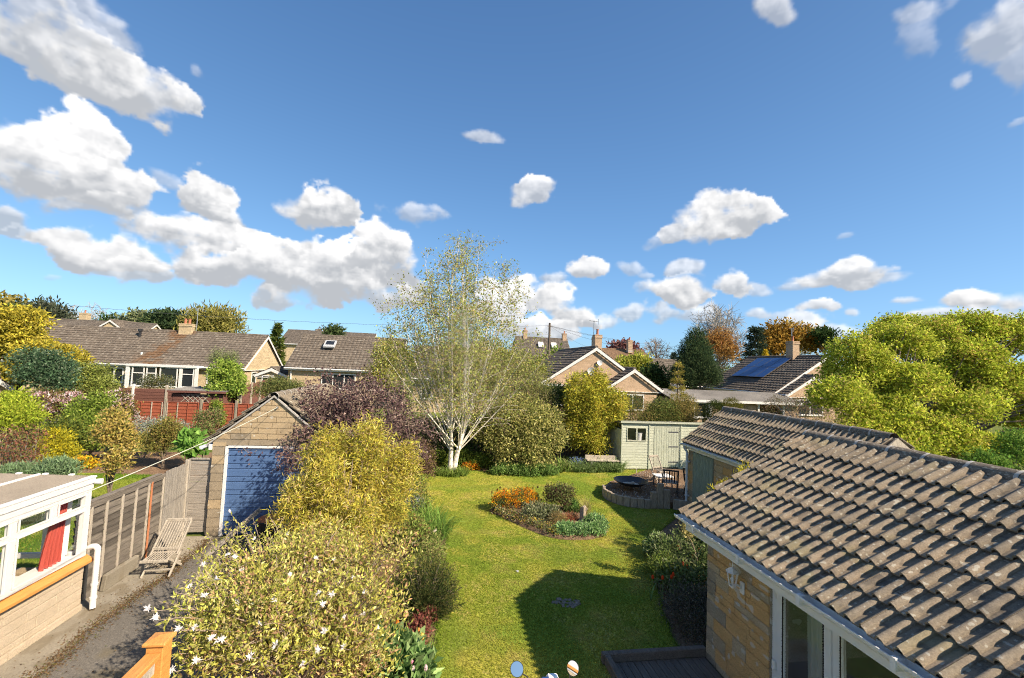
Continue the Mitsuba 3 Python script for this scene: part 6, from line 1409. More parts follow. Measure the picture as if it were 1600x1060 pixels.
def aerial(name, label, x, y, z0, z1, w):
    A = thing(name, label, "aerial")
    put("mast", MB().tube([(x, y, z0), (x, y, z1)], .028, 6), "steel", A)
    put("boom", MB().tube([(x - w, y - .2, z1 - .05), (x + w, y + .2, z1 - .05)], .02, 5), "steel", A)
    for k in range(5): put("rod", MB().tube([(x - w + k * w / 2, y - .2 + k * .1 - .15, z1 - .05 + .0), (x - w + k * w / 2, y - .2 + k * .1 + .15, z1 - .05)], .014, 4), "steel", A)
    put("reflector", MB().tube([(x + w, y + .2, z1 - .3), (x + w, y + .2, z1 + .18)], .018, 4), "steel", A)
    return A

def moss_roof(p, n, uv):
    a = fbm(p.x * .9, p.y * .9, p.z * 2, 4); g = cell_rand(dr.floor(p.x / .3), dr.floor(p.z / .2), dr.floor(p.y / .3)); s = noise(p.x * 9, p.y * 9, p.z * 9)
    c = mix((.085, .072, .06), (.155, .132, .108), a * .5 + g * .5) * (.8 + .4 * s); li = smoothstep(.74, .84, noise(p.x * 6 + 4, p.y * 6, p.z * 8))
    c = mix(c, (.27, .25, .21), li * .55)
    cx = -22.7 + (p.y - 42.3) * .12; band = smoothstep(1.25, .3, dr.abs(p.x - cx - (fbm(p.x, p.y, 1, 3) - .5) * 1.5))   # moss grown below the chimney
    return mix(c, (.13, .075, .04), band * smoothstep(.35, .6, fbm(p.x * 2.5, p.y * 2.5, p.z * 2.5, 4)) * .85)
matte("moss_tile", proc(moss_roof), .9, .2)

# A: the long bungalow on the left
A = gable_house("long_bungalow", "long stone bungalow with a broad tiled roof and central chimney on the left", "x", -33.0, -16.0, 38.35, 46.25, .6, 3.15, 6.0, "moss_tile")
chimney(A, -22.5, 42.2, 5.4, 6.72, 1.0, .6, 2, "far_stone")
for x, w, l in ((-25.3, 1.3, 2), (-29.6, 2.4, 2), (-18.0, 1.4, 2)): window(A, (x, 38.35, 2.25), w, 1.15, "-y", l)
window(A, (-16.0, 40.2, 2.2), .9, 1.2, "+x", 1); window(A, (-16.0, 43.5, 2.2), 1.3, 1.1, "+x", 2)
p = put("porch", MB().box((-21.3, 37.75, 3.12), (4.9, 1.35, .16)).box((-23.66, 37.2, 2.2), (.22, .12, 1.75)).box((-18.9, 37.2, 2.2), (.22, .12, 1.75)), "upvc", A)
put("porch_wall", MB().box((-21.3, 37.22, 1.0), (4.75, .14, .9)), "far_stone", A)
for c_, w in ((-22.95, .85), (-22.05, .7), (-20.85, 1.25), (-19.55, .95)): window(p, (c_, 37.24, 2.28), w, 1.5, "-y", 1, transom=.25 if w < 1 else 0)
put("porch_side", MB().box((-20.0, 37.22, 2.25), (.22, .12, 1.6)), "upvc", A)
tr = put("trellis", MB().box((-24.15, 38.3, 3.0), (.85, .03, .03)), "white_paint", A)
for k in range(9): put("lath", MB().box((-24.15, 38.29, 1.35 + k * .19), (.85, .02, .06)), "white_paint", tr)
for k in range(4): put("lath", MB().box((-24.5 + k * .24, 38.27, 2.15), (.035, .02, 1.7)), "white_paint", tr)
put("vent_pipe", MB().tube([(-25.6, 41.3, 5.2), (-25.6, 41.3, 5.95)], .10, 8).tube([(-25.6, 41.3, 5.85), (-25.6, 41.3, 6.05)], .16, 8), "black_plastic", A)
put("vent_pipe", MB().tube([(-24.0, 39.1, 3.6), (-24.0, 39.1, 4.1)], .07, 8).tube([(-24.0, 39.1, 3.75), (-24.25, 39.0, 3.62)], .06, 8), "upvc", A)
aerial("tv_aerial", "tall thin aerial mast beside the chimney of the long bungalow", -21.8, 42.3, 6.0, 8.2, .3)

# B: bungalow in the middle
B = gable_house("middle_bungalow", "stone bungalow with a plain tiled roof and one roof light behind the purple tree", "x", -12.0, -3.6, 36.4, 43.6, .6, 3.42, 6.15, "far_tile")
for x, w, l in ((-8.2, 2.6, 3), (-5.4, 1.2, 2)): window(B, (x, 36.4, 2.45), w, 1.2, "-y", l)
window(B, (-3.6, 39.0, 4.6), .9, .9, "+x", 1); window(B, (-3.6, 41.5, 2.3), 1.2, 1.1, "+x", 2)
rl = put("roof_light", MB().prism([V(-9.95, 37.97, 5.08), V(-9.05, 37.97, 5.08), V(-9.05, 38.75, 5.63), V(-9.95, 38.75, 5.63)], V(0, -.08, .12)), "lead", B)
put("pane", MB().add([V(-9.83, 37.98, 5.26), V(-9.17, 37.98, 5.26), V(-9.17, 38.57, 5.69), V(-9.83, 38.57, 5.69)], [[0, 1, 2], [0, 2, 3]]), "far_pane", rl)
put("downpipe", MB().tube([(-11.75, 36.3, 3.2), (-11.75, 36.3, .6)], .05, 8), "upvc", B)
put("dish", MB().lathe([(0, 0), (.2, .03), (.36, .11)], (-4.3, 36.25, 3.0), 16, axis_rot((1, 0, 0), math.pi / 2.3)), "lead", B, smooth=True)
P2 = gable_house("side_porch", "small white edged porch between the two bungalows on the left", "y", -14.4, -12.3, 36.9, 39.5, .6, 2.75, 3.3, "far_tile_dark", oh=.15, cat="porch")
window(P2, (-13.6, 36.9, 1.9), .9, 1.6, "-y", 1)
E_ = gable_house("birch_bungalow", "pale stone bungalow half hidden behind the birch tree", "x", -2.2, 4.2, 33.0, 40.0, .6, 3.1, 5.5, "far_tile")
for x, w, l in ((-1.2, .8, 1), (1.2, 1.3, 2), (3.1, 1.0, 2)): window(E_, (x, 33.0, 2.2), w, 1.25, "-y", l)

# C: the gable that faces us
C = gable_house("gable_bungalow", "brick bungalow whose wide white edged gable faces the garden, chimney on its ridge", "y", 6.95, 14.5, 30.0, 40.0, .6, 3.12, 5.86, "far_tile_dark", "far_brick")
C2 = gable_house("gable_wing", "lower brick wing with its own white edged gable in front of the wide gable", "y", 11.35, 14.95, 28.9, 31.0, .6, 3.02, 4.42, "far_tile_dark", "far_brick", oh=.3, cat="house wing")
chimney(C, 11.75, 32.6, 5.2, 6.95, .55, .62, 1)
aerial("roof_aerial", "television aerial on a mast beside the chimney of the gable bungalow", 11.55, 32.9, 5.6, 8.1, .42)
for (x, z, w, h, l) in ((8.6, 2.2, 1.8, 1.1, 2),): window(C, (x, 30.0, z), w, h, "-y", l)
window(C2, (13.1, 28.9, 2.1), 1.7, 1.1, "-y", 2)
put("dish", MB().lathe([(0, 0), (.12, .02), (.2, .07)], (11.0, 29.9, 4.75), 16, axis_rot((1, 0, 0), math.pi / 2.2)), "white_paint", C, smooth=True)
put("dish", MB().lathe([(0, 0), (.17, .03), (.29, .10)], (10.35, 29.85, 4.1), 16, axis_rot((1, 0, 0), math.pi / 2.1)), "lead", C, smooth=True)
put("window_canopy", MB().box((8.2, 29.85, 3.06), (2.6, .3, .14)), "upvc", C)

# D: the bungalow with the solar panels, and its flat-roofed garage
D = gable_house("solar_bungalow", "brick bungalow with blue solar panels on its dark roof", "y", 25.2, 33.9, 30.0, 38.6, .6, 3.03, 6.05, "far_tile_dark", "far_brick")
D2 = gable_house("solar_wing", "small brick gable projecting from the solar panel bungalow", "y", 25.45, 29.5, 29.0, 31.0, .6, 3.02, 4.46, "far_tile_dark", "far_brick", oh=.3, cat="house wing")
chimney(D, 29.3, 33.0, 5.4, 7.35, .62, .75, 1)
aerial("chimney_aerial", "thin aerial mast behind the chimney of the solar panel bungalow", 30.1, 34.0, 5.8, 8.6, .35)
window(D2, (27.2, 29.0, 2.1), 2.2, 1.15, "-y", 2); window(D, (31.9, 30.0, 2.1), 1.6, 1.1, "-y", 2)
th = math.atan2(6.05 - 3.03, 29.55 - 24.85); t_, n_ = V(math.cos(th), 0, math.sin(th)), V(-math.sin(th), 0, math.cos(th))
SP = thing("solar_array", "blue solar panels in two rows on the dark roof left of the chimney", "solar panels")
for r in range(2):
    for c in range(4):
        o = V(24.85, 32.7 + c * 1.02, 3.03) + t_ * (1.85 + r * 1.62) + n_ * .20; R = np.stack([t_, V(0, 1, 0), n_], 1)
        k = put("panel", MB().box(o + t_ * .8 + V(0, .5, 0), (1.57, .98, .035), R), "solar_blue", SP)
        m = MB()
        for q in (-.49, .49): m.box(o + t_ * .8 + V(0, .5 + q, 0), (1.59, .025, .045), R)
        for q in (-.79, .79): m.box(o + t_ * (.8 + q) + V(0, .5, 0), (.025, .96, .045), R)
        put("frame", m, "dark_grey_paint", k)
L_ = thing("flat_garage", "flat roofed garage with white fascia and a dark opening before the solar bungalow", "garage")
put("roof", MB().prism([V(15.2, 27.3, 2.48), V(15.2, 29.9, 3.02), V(15.2, 29.9, 3.08), V(15.2, 27.3, 2.54)], (9.9, 0, 0)), "felt_grey", L_)
put("fascia", MB().box((20.15, 27.28, 2.44), (9.95, .04, .17)), "upvc", L_)
put("verge", MB().prism([V(25.1, 27.3, 2.38), V(25.1, 29.9, 2.92), V(25.1, 29.9, 3.1), V(25.1, 27.3, 2.56)], (.04, 0, 0)), "upvc", L_)
put("wall", MB().box((18.6, 27.75, 1.5), (6.6, .2, 1.98)).box((24.45, 27.75, 1.5), (1.2, .2, 1.98)).box((20.15, 29.7, 1.6), (9.6, .2, 2.5)), "far_brick", L_)
put("side_wall", MB().box((21.6, 28.7, 1.5), (.15, 1.7, 1.98)).box((24.95, 28.7, 1.5), (.15, 1.7, 1.98)).box((15.35, 28.7, 1.5), (.15, 1.7, 1.98)), "far_brick", L_)
put("door_frame", MB().box((21.86, 27.62, 1.4), (.12, .1, 2.0)).box((23.82, 27.62, 1.4), (.12, .1, 2.0)), "upvc", L_)
put("post", MB().box((18.15, 27.5, 1.4), (.13, .13, 2.1)), "upvc", L_)
window(L_, (17.45, 27.65, 1.8), .95, 1.0, "-y", 1)
put("downpipe", MB().tube([(17.95, 27.42, 2.4), (17.95, 27.42, .6)], .05, 8), "grey_pipe", L_)
tag(put("white_van_roof", MB().bbox((16.6, 29.4, 3.2), (.08, .7, .45), .02), "white_paint"), "short white board standing on the flat garage roof", "board")

# houses farther off
gable_house("far_house", "far roof with a pale gable just left of the long bungalow's ridge", "x", -60, -41.5, 66, 74, 1, 5.4, 8.0, "far_tile_dark", coarse=2)
F2 = gable_house("far_gable_house", "cream gable with dark edges peeping over the left end of the long bungalow", "y", -39.7, -36.2, 52, 60, 1, 4.7, 6.05, "far_tile_dark", oh=.25, trim="dark_grey_paint", coarse=2)
F3 = gable_house("far_cream_house", "cream gable and tall chimney in front of the bare trees on the left", "y", -48.6, -43.2, 68, 80, 1, 6.0, 8.2, "far_tile", oh=.3, coarse=2); chimney(F3, -52, 72, 5.5, 9.2, .9, .9, 1, "far_stone")
gable_house("far_terrace", "long low far roof between the two bungalows", "x", -26, -12, 74, 82, 1, 6.2, 8.6, "far_tile_dark", coarse=2)
F4 = gable_house("grey_roofed_house", "grey roofed house with two small roof lights behind the wide gable", "x", 12.0, 21.0, 70, 78, 1, 5.2, 9.2, "far_tile_dark", coarse=2); chimney(F4, 13.6, 74, 8.3, 10.4, .7, .7, 1); chimney(F4, 20.6, 74, 8.4, 10.2, .7, .7, 1)
for x in (15.6, 17.9): put("roof_light", MB().prism([V(x, 71.75, 7.45), V(x + .9, 71.75, 7.45), V(x + .9, 72.6, 8.3), V(x, 72.6, 8.3)], V(0, -.1, .14)), "upvc", F4)
F5 = gable_house("brown_house", "brown roofed house with two chimneys behind the pale green tree", "x", 21.0, 29.5, 58, 66, 1, 5.0, 7.3, "far_tile_rust", "far_brick", coarse=2); chimney(F5, 21.6, 61, 6.3, 8.8, .7, .7, 1); chimney(F5, 27.0, 61, 6.8, 8.7, .7, .7, 1)
gable_house("hidden_house", "house with a pale brown roof between the dark pine and the solar panels", "x", 21.0, 29.0, 40.5, 47, .6, 3.0, 5.55, "far_tile", coarse=2)

# ---------------------------------------------------------------- fences and sheds beyond the garage
RF = thing("red_fence", "red stained panel fence with pale concrete posts behind the neighbour's garden", "fence")
rg = np.random.default_rng(71); px = [-17.2, -15.4, -13.75, -12.1, -10.45, -8.8, -7.1]; zf = 1.70
for i, x in enumerate(px):
    put("post", MB().bbox((x, 24.5, .95), (.13, .12, 1.9), .02), "concrete", RF)
for a, b in zip(px[:-1], px[1:]):
    for k in range(9):
        z = .18 + k * .172; xs = np.linspace(a + .07, b - .07, 5); w = rg.normal(0, .006, 5)
        m = MB(); lo = np.stack([xs, np.full(5, 24.47), z + w], 1); hi = np.stack([xs, np.full(5, 24.50), z + .185 + 0 * w], 1); m.grid(np.stack([lo, hi], 0)); m.grid(np.stack([lo + V(0, .012, 0), hi + V(0, .012, 0)], 0)); m.grid(np.stack([lo, lo + V(0, .012, 0)], 0))
        put("slat", m, "red_wood", RF)
    for k in range(4):
        x = a + .12 + (b - a - .24) * k / 3; put("batten", MB().bbox((x, 24.45, .95), (.04, .03, 1.55), .005), "pale_wood" if rg.random() < .35 else "red_wood", RF)
    put("cap", MB().bbox(((a + b) / 2, 24.49, zf + .03), (b - a - .14, .07, .03), .005), "red_wood", RF)
BF = thing("brown_fence", "dark red brown close boarded fence beside the first bungalow's gable", "fence")
a, b = V(-11.6, 27.5, .5), V(-13.4, 37.5, .6)
for k in range(70):
    p = a + (b - a) * (k + .5) / 70; put("board", MB().bbox(p + V(0, 0, .95), (.02, .135, 1.9), .004, rotz(.18)), "brown_wood", BF)
for k in range(5): put("post", MB().bbox(a + (b - a) * k / 4 + V(.07, 0, 1.0), (.1, .1, 2.05), .01), "pale_wood", BF)
put("rail", MB().bar(a + V(.05, 0, 1.5), b + V(.05, 0, 1.5), .04, .09), "brown_wood", BF)
BF2 = thing("low_brown_fence", "low brown panel fence with white posts left of the brown shed", "fence")
for k in range(3):
    x = -18.6 + k * 1.75; pk = put("panel", MB().box((x, 28.5, 1.3), (1.68, .03, 1.5)), "brown_wood", BF2)
    for j in range(8): put("slat", MB().bbox((x, 28.47, .68 + j * .18), (1.68, .03, .165), .006), "brown_wood", pk)
for k in range(4): put("post", MB().bbox((-19.47 + k * 1.75, 28.45, 1.4), (.12, .1, 1.8), .01), "white_paint" if k == 1 else "pale_wood", BF2)
BS = thing("brown_shed", "low brown boarded shed with a grey felt roof behind the red fence", "shed")
for k in range(9): put("board", MB().bbox((-13.3, 26.5, .6 + k * .165), (2.5, .03, .155), .005), "brown_wood", BS)
for x in (-14.6, -12.0):
    put("side", MB().box((x, 27.3, 1.25), (.04, 1.6, 1.5)), "brown_wood", BS)
put("roof", MB().prism([V(-14.75, 26.3, 2.16), V(-11.8, 26.3, 2.16), V(-11.8, 28.2, 2.22), V(-14.75, 28.2, 2.22)], (0, 0, .05)), "felt_grey", BS)
put("fascia", MB().box((-13.27, 26.29, 2.12), (2.95, .03, .10)), "brown_wood", BS)
tr = put("trellis", MB().box((-13.4, 26.47, 1.98), (1.3, .015, .02)), "pale_wood", BS)
for k in range(5):
    for s in (-1, 1): put("lath", MB().bar((-13.9 + k * .25 - s * .2, 26.465, 1.55), (-13.9 + k * .25 + s * .2, 26.465, 1.95), .015, .03, (0, 0, 1)), "pale_wood", tr)
NR = gable_house("neighbour_outbuilding", "low outbuilding with a lichened tile roof at the left edge", "x", -27.0, -19.6, 20.3, 23.9, 0, 1.75, 3.12, "far_tile", oh=.25)
tag(put("garden_wall", MB().bbox((-18.2, 25.5, .95), (4.6, .2, 1.9), .02).bbox((-18.2, 25.5, 1.93), (4.7, .28, .06), .01), "mortar"), "long pale topped garden wall behind the pink blossom", "wall")
UP = thing("utility_pole", "dark wooden utility pole with wires above the wide gable", "pole")
put("mast", MB().tube([(10.9, 45, .6), (10.9, 45, 8.95)], [.15, .11], 10), "pole_wood", UP, smooth=40)
put("cross_arm", MB().box((10.9, 44.9, 8.6), (.5, .08, .08)), "pole_wood", UP)
for k, (x, y, z) in enumerate(((40, 62, 8.2), (40, 62, 7.7), (-30, 40, 7.6), (33, 90, 8.5), (25, 39, 5.6))):
    a, b = V(10.9, 45, 8.65), V(x, y, z); put("wire", MB().tube([a + (b - a) * s - V(0, 0, 4 * s * (1 - s) * .6) for s in np.linspace(0, 1, 14)], .012, 4), "dark_grey_paint", UP)
# a timber fence behind the shrubs at the end of the garden
BK_ = thing("back_fence", "dark timber fence behind the shrubs at the end of the lawn", "fence")
for k in range(96): put("board", MB().bbox((-2.4 + k * .15, 20.9 + .01 * (k % 2), .85), (.14, .02, 1.7), .004), "dark_deck", BK_)
for k in range(8): put("post", MB().bbox((-2.4 + k * 2.0, 20.98, .9), (.1, .1, 1.8), .008), "grey_wood_z", BK_)
# ---------------------------------------------------------------- the neighbour's garden on the left
GZ = lambda x, y: float(ground_z(x, y))
def shrub(label, cat, bl, clumps, per, L, W, spread, pal, seed, name="shrub", trunk=.05, **kw):
    b = bl[0]; kw.setdefault("lobes", (34, .36 * (b[3] + b[5]) / 2, .9)); return plant(name, label, cat, (b[0], b[1], GZ(b[0], b[1])), bl, clumps, per, L, W, spread, pal, seed, trunk=trunk, **kw)
shrub("huge golden conifer at the far left, sloping down to the long bungalow", "conifer", [(-22.72,27.00,4.07,1.69,1.01,1.60), (-20.38,26.00,3.33,1.25,0.75,1.01), (-23.67,27.00,4.88,1.22,0.73,1.10), (-22.39,27.00,5.29,0.93,0.93,0.74), (-19.08,25.50,2.73,0.47,0.47,0.88)], 1700, 13, .20, .09, .22, GOLD, 201, name="golden_conifer", trunk=.2, flat=.6, up=.0)
shrub("dark blue green holly in front of the golden conifer", "shrub", [(-17.84,22.80,3.16,1.04,0.73,0.78), (-18.37,22.80,3.37,0.52,0.52,0.47), (-17.14,22.60,2.62,0.57,0.57,0.47)], 750, 13, .10, .06, .16, [(3, (.06, .115, .06)), (2, (.10, .17, .09)), (1, (.20, .26, .17))], 202, name="holly", trunk=.08)
shrub("pale green leafy shrub before the left end of the long bungalow", "shrub", [(-17.63,25.00,2.74,0.78,0.55,0.81), (-18.24,25.00,2.27,0.58,0.58,0.52), (-16.69,24.60,2.28,0.34,0.34,0.46)], 760, 13, .12, .055, .18, [(3, (.25, .29, .07)), (2, (.17, .22, .05)), (1, (.34, .36, .12))], 203, name="leafy_shrub", trunk=.06)
PINK = (520, .075, .06, [(3, (.72, .50, .52)), (2, (.76, .66, .64)), (1, (.60, .36, .38))], 7)
shrub("pink flowering shrub in full blossom, left one in the neighbour's garden", "shrub", [(-15.52,20.00,1.85,0.96,0.67,0.50), (-14.33,19.60,1.87,0.77,0.54,0.54), (-16.06,20.00,1.78,0.45,0.45,0.36)], 560, 12, .09, .045, .14, [(3, (.16, .10, .05)), (2, (.20, .20, .06)), (1, (.10, .13, .04))], 204, name="pink_blossom_shrub", flowers=PINK)
shrub("pink flowering shrub in full blossom, right one by the red fence", "shrub", [(-13.39,20.50,2.01,0.53,0.37,0.67), (-12.87,20.20,1.58,0.33,0.33,0.47)], 320, 12, .09, .045, .13, [(3, (.20, .20, .06)), (2, (.16, .12, .05))], 205, name="pink_blossom_shrub", flowers=(260,) + PINK[1:])
shrub("upright bright green shrub between the two pink blossom shrubs", "shrub", [(-13.14,19.00,1.85,0.62,0.43,0.75), (-12.68,18.60,1.07,0.56,0.56,0.56)], 620, 13, .10, .05, .14, [(3, (.22, .30, .05)), (2, (.15, .22, .04)), (1, (.30, .36, .09))], 206, name="leafy_shrub", trunk=.06)
shrub("deep green shrub below the left pink blossom shrub", "shrub", [(-13.43,18.00,1.05,0.58,0.40,0.51), (-12.90,18.00,0.94,0.45,0.45,0.41)], 620, 13, .10, .055, .15, [(3, (.13, .18, .04)), (2, (.24, .26, .05)), (1, (.07, .10, .03))], 207, name="leafy_shrub", trunk=.06)
shrub("lime green flat topped shrub at the left edge", "shrub", [(-11.29,13.50,2.69,0.52,0.41,0.34), (-10.66,13.30,2.39,0.33,0.27,0.21), (-11.08,13.20,2.40,0.45,0.45,0.24)], 560, 14, .075, .035, .11, LIME, 208, name="lime_shrub", trunk=.06, up=.5)
shrub("small half bare tree with reddish leaves beneath the lime green shrub", "tree", [(-10.05,12.60,1.95,0.37,0.30,0.29), (-10.45,12.60,1.94,0.31,0.25,0.23), (-9.98,12.40,1.60,0.34,0.34,0.20)], 260, 9, .06, .03, .12, [(3, (.26, .12, .08)), (2, (.20, .22, .07)), (1, (.14, .09, .06))], 209, name="red_leaf_tree", trunk=.05, branches=40, bark="twig_pale")
shrub("rounded golden yellow bush on the neighbour's lawn", "bush", [(-10.79,14.30,1.49,0.36,0.29,0.39), (-10.51,14.10,1.28,0.32,0.32,0.26)], 560, 14, .07, .032, .09, [(3, (.46, .40, .03)), (2, (.36, .35, .04)), (1, (.24, .25, .03))], 210, name="golden_bush", trunk=.03, up=.5)
shrub("cream and yellow leaved little tree on the neighbour's lawn", "tree", [(-8.19,12.60,2.17,0.31,0.25,0.32), (-8.24,12.80,2.50,0.21,0.21,0.16), (-7.88,12.30,1.53,0.14,0.14,0.24), (-7.91,12.60,1.95,0.18,0.18,0.26)], 400, 12, .085, .04, .10, [(4, (.46, .35, .11)), (3, (.38, .31, .08)), (2, (.26, .28, .07)), (1, (.54, .44, .20))], 211, name="yellow_tree", trunk=.045)
shrub("tawny and green shrub in the bed below the red fence", "shrub", [(-10.02,18.00,1.22,0.55,0.39,0.55), (-10.32,18.00,0.93,0.38,0.38,0.34)], 460, 12, .085, .035, .13, [(3, (.22, .22, .06)), (2, (.32, .24, .08)), (1, (.14, .15, .04))], 212, name="tawny_shrub", trunk=.05)
shrub("silver leaved shrub in front of the red fence", "shrub", [(-11.32,19.00,1.28,0.31,0.25,0.36), (-10.25,19.50,1.17,0.28,0.28,0.28), (-10.96,19.30,1.36,0.27,0.27,0.23)], 260, 13, .07, .03, .11, [(3, (.36, .40, .35)), (2, (.27, .31, .26))], 213, name="silver_shrub", trunk=.03)
shrub("large leaved bright green plant beside the garage corner", "shrub", [(-7.62,15.00,1.56,0.21,0.17,0.23), (-7.38,14.80,1.34,0.19,0.19,0.16)], 90, 8, .20, .14, .10, [(3, (.15, .30, .06)), (2, (.22, .36, .09))], 214, name="rhubarb", trunk=.02, up=.5)
shrub("green shrub with reddish tips between the red fence and the garage gable", "shrub", [(-8.21,17.00,1.50,0.33,0.26,0.39), (-8.34,17.50,1.84,0.42,0.42,0.29), (-7.91,16.20,1.25,0.21,0.21,0.21)], 420, 12, .07, .035, .11, [(3, (.17, .21, .07)), (2, (.30, .20, .12)), (1, (.10, .14, .05))], 215, name="tawny_shrub", trunk=.04)
shrub("bright green round tree beside the brown shed roof", "tree", [(-12.34,27.50,2.91,0.80,0.56,0.87), (-12.48,27.20,2.12,0.59,0.59,0.66), (-11.79,27.20,2.29,0.46,0.46,0.53)], 620, 13, .14, .08, .16, [(3, (.25, .36, .06)), (2, (.34, .42, .10)), (1, (.15, .25, .05))], 216, name="bright_tree", trunk=.06)
shrub("grey green bushy top rising behind the bright round tree", "shrub", [(-14.10,30.00,3.89,0.44,0.44,0.51), (-13.44,30.00,3.92,0.44,0.44,0.51)], 200, 10, .12, .04, .16, [(1, (.22, .25, .12))], 217, name="grey_shrub", trunk=.04)
IVY = foliage([(-11.29,24.30,1.45,0.23,0.07,0.47), (-11.05,24.30,0.97,0.18,0.05,0.41)], 130, 9, .09, .06, .08, [(2, (.26, .34, .06)), (1, (.16, .24, .05))], np.random.default_rng(218))[0]
tag(put("ivy", IVY[:2], "leaf", color=IVY[2]), "patch of ivy hanging over the red fence below the bright round tree", "ivy")
shrub("small dark bush in front of the long bungalow's white porch", "bush", [(-19.67,33.00,2.01,0.70,0.49,0.47), (-18.78,33.00,2.13,0.47,0.47,0.55)], 240, 11, .10, .05, .15, [(3, (.16, .15, .06)), (2, (.10, .14, .05)), (1, (.34, .36, .32))], 219, name="dark_bush", trunk=.04)
shrub("rounded olive green bush right of the brown fence", "bush", [(-9.26,27.00,2.49,0.93,0.65,0.60), (-9.67,26.50,2.15,0.65,0.65,0.52), (-8.49,26.50,2.30,0.72,0.72,0.52)], 560, 12, .11, .05, .15, [(3, (.15, .18, .06)), (2, (.22, .22, .08)), (1, (.09, .12, .04))], 220, name="olive_bush", trunk=.06)
mound("blue_iris_leaves", "blue green spiky leaves along the neighbour's border", "plant", [(-9.23,11.40,1.44,0.33,0.20,0.08), (-8.32,11.20,1.59,0.28,0.17,0.13)], 380, 14, .11, .018, .08, [(3, (.19, .29, .15)), (2, (.26, .36, .20)), (1, (.12, .20, .08))], 221, up=.8)
mound("yellow_wallflowers", "yellow and orange flowers at the end of the neighbour's border", "flowers", [(-8.17,11.60,1.60,0.16,0.16,0.13), (-8.01,11.60,1.60,0.11,0.11,0.12)], 120, 12, .05, .035, .06, [(3, (.72, .50, .03)), (2, (.66, .34, .03)), (2, (.16, .22, .05))], 222, up=.6)
tuft("strap_leaf_clump", "green strap leaved clump at the back of the neighbour's lawn", "plant", [(-12.3, 16.6, 0, .3), (-12.8, 16.9, 0, .3)], 90, .6, .04, [(2, (.18, .28, .12)), (1, (.26, .34, .18))], 223)
tag(put("stepping_stone", MB().bbox((-11.3, 15.4, .02), (.7, .45, .04), .015), "concrete"), "flat pale stepping stone in the neighbour's lawn", "stone")
tuft("young_plant", "small yellow flowering plant at the top of the grey fence", "plant", [(-6.3, 11.9, 0, .1)], 40, .4, .03, [(1, (.2, .3, .06)), (1, (.6, .42, .04))], 224)

# ---------------------------------------------------------------- trees beyond the houses
BARE = [(1, (.3, .26, .2))]
def far_tree(name, label, bl, clumps, per, L, pal, seed, W=None, spread=None, **kw):
    b = bl[0]; rs = spread or L * 1.1
    zb = min(q[2] - q[5] for q in bl); kw.setdefault("lobes", (30, .36 * (b[3] + b[5]) / 2, .85)); return plant(name, label, "tree", (b[0], b[1], max(.6, zb - 6)), bl, clumps, per, L, W or L * .55, rs, pal, seed, trunk=max(.12, b[3] * .05), branches=18, **kw)
far_tree("olive_far_tree", "olive brown tree rising above the golden conifer at the far left", [(-72.54,85.00,9.36,2.91,2.32,2.13), (-73.82,85.00,8.20,2.90,2.32,2.32)], 260, 9, .8, [(3, (.22, .20, .06)), (2, (.30, .25, .07))], 301)
far_tree("dark_far_conifer", "dark spreading conifer left of the bare trees", [(-59.30,75.00,8.86,1.73,1.38,1.73), (-58.15,75.00,8.15,1.21,1.21,1.04), (-60.18,75.00,7.55,1.21,1.21,0.86)], 240, 10, .7, [(3, (.075, .095, .06)), (1, (.15, .16, .11))], 302, W=.25)
far_tree("cedar", "flat layered cedar branch beside the golden conifer's top", [(-66.10,80.00,9.19,1.10,1.10,1.10), (-65.25,80.00,7.71,0.92,0.92,0.73)], 120, 9, .7, DARKG, 303, W=.25, flat=.4)
def bare_tree(name, label, u0, R, nl, seed, base, fork, tone="twig_pale", leaves=None, r0=.3, sub=2.2, ns=8, nt=4, twig=1.2, rm=.035):
    rng = np.random.default_rng(seed); k = thing(name, label, "tree"); wood, fine, TP, TD = branching(base, fork, R, nl, ns, nt, r0, rng, theta=(15, 88), twig=twig, droop=.02, sub=sub, sides=5, rmin=rm)
    put("trunk", wood, tone, k, smooth=True); put("twigs", fine, tone, k)
    if leaves:
        v, f, c = twig_leaves(TP, TD, *leaves, rng, .2, .1); put("leaves", (v, f), "leaf", k, color=c)
for i, (u, w, h, lab) in enumerate(((108, 16, 38, "bare grey tree, left one of the pair behind the long bungalow"), (142, 20, 38, "bare grey tree, right one of the pair behind the long bungalow"), (290, 18, 40, "bare grey tree behind the long bungalow's chimney"))):
    p = [(-65.760,88.000,6.680), (-62.380,88.000,6.860), (-46.030,86.000,7.370)][i]; r = w * 100 / 680
    bare_tree("bare_tree", lab, u, (r, r * .8, h * 100 / 680), 16, 310 + i, (p[0], p[1], .6), (p[0], p[1], p[2] - .5), r0=.22, sub=1.8, ns=6, nt=4)
p = (50.830,75.000,8.410); bare_tree("bare_tree", "large bare whitish tree standing above the dark pine", 0, (5.8, 4.6, 9.2), 46, 314, (p[0], p[1], .6), (p[0], p[1], p[2] - .2), "twig_pale", None, .34, 2.6, 9, 5, 1.5)
p = (40.960,80.000,6.810); bare_tree("bare_tree", "round bare tree behind the brown house with two chimneys", 0, (3.0, 2.6, 3.6), 14, 315, (p[0], p[1], .6), (p[0], p[1], p[2]), "twig", None, .2, 1.4, 6, 4, 1.0)
p = (84.280,95.000,11.210); bare_tree("bare_tree", "pale just leafing tree rising behind the copper coloured tree", 0, (6.0, 5.0, 7.6), 18, 316, (p[0], p[1], .6), (p[0], p[1], p[2] - 1), "twig_pale", (3, .5, .3, [(1, (.42, .38, .14))]), .3, 2.6, 7, 4, 1.6)
far_tree("small_far_tree", "small dark tree, left one of the two over the long bungalow's ridge", [(-57.43,85.00,8.04,1.00,1.00,1.20)], 90, 9, .6, DARKG, 320, W=.25)
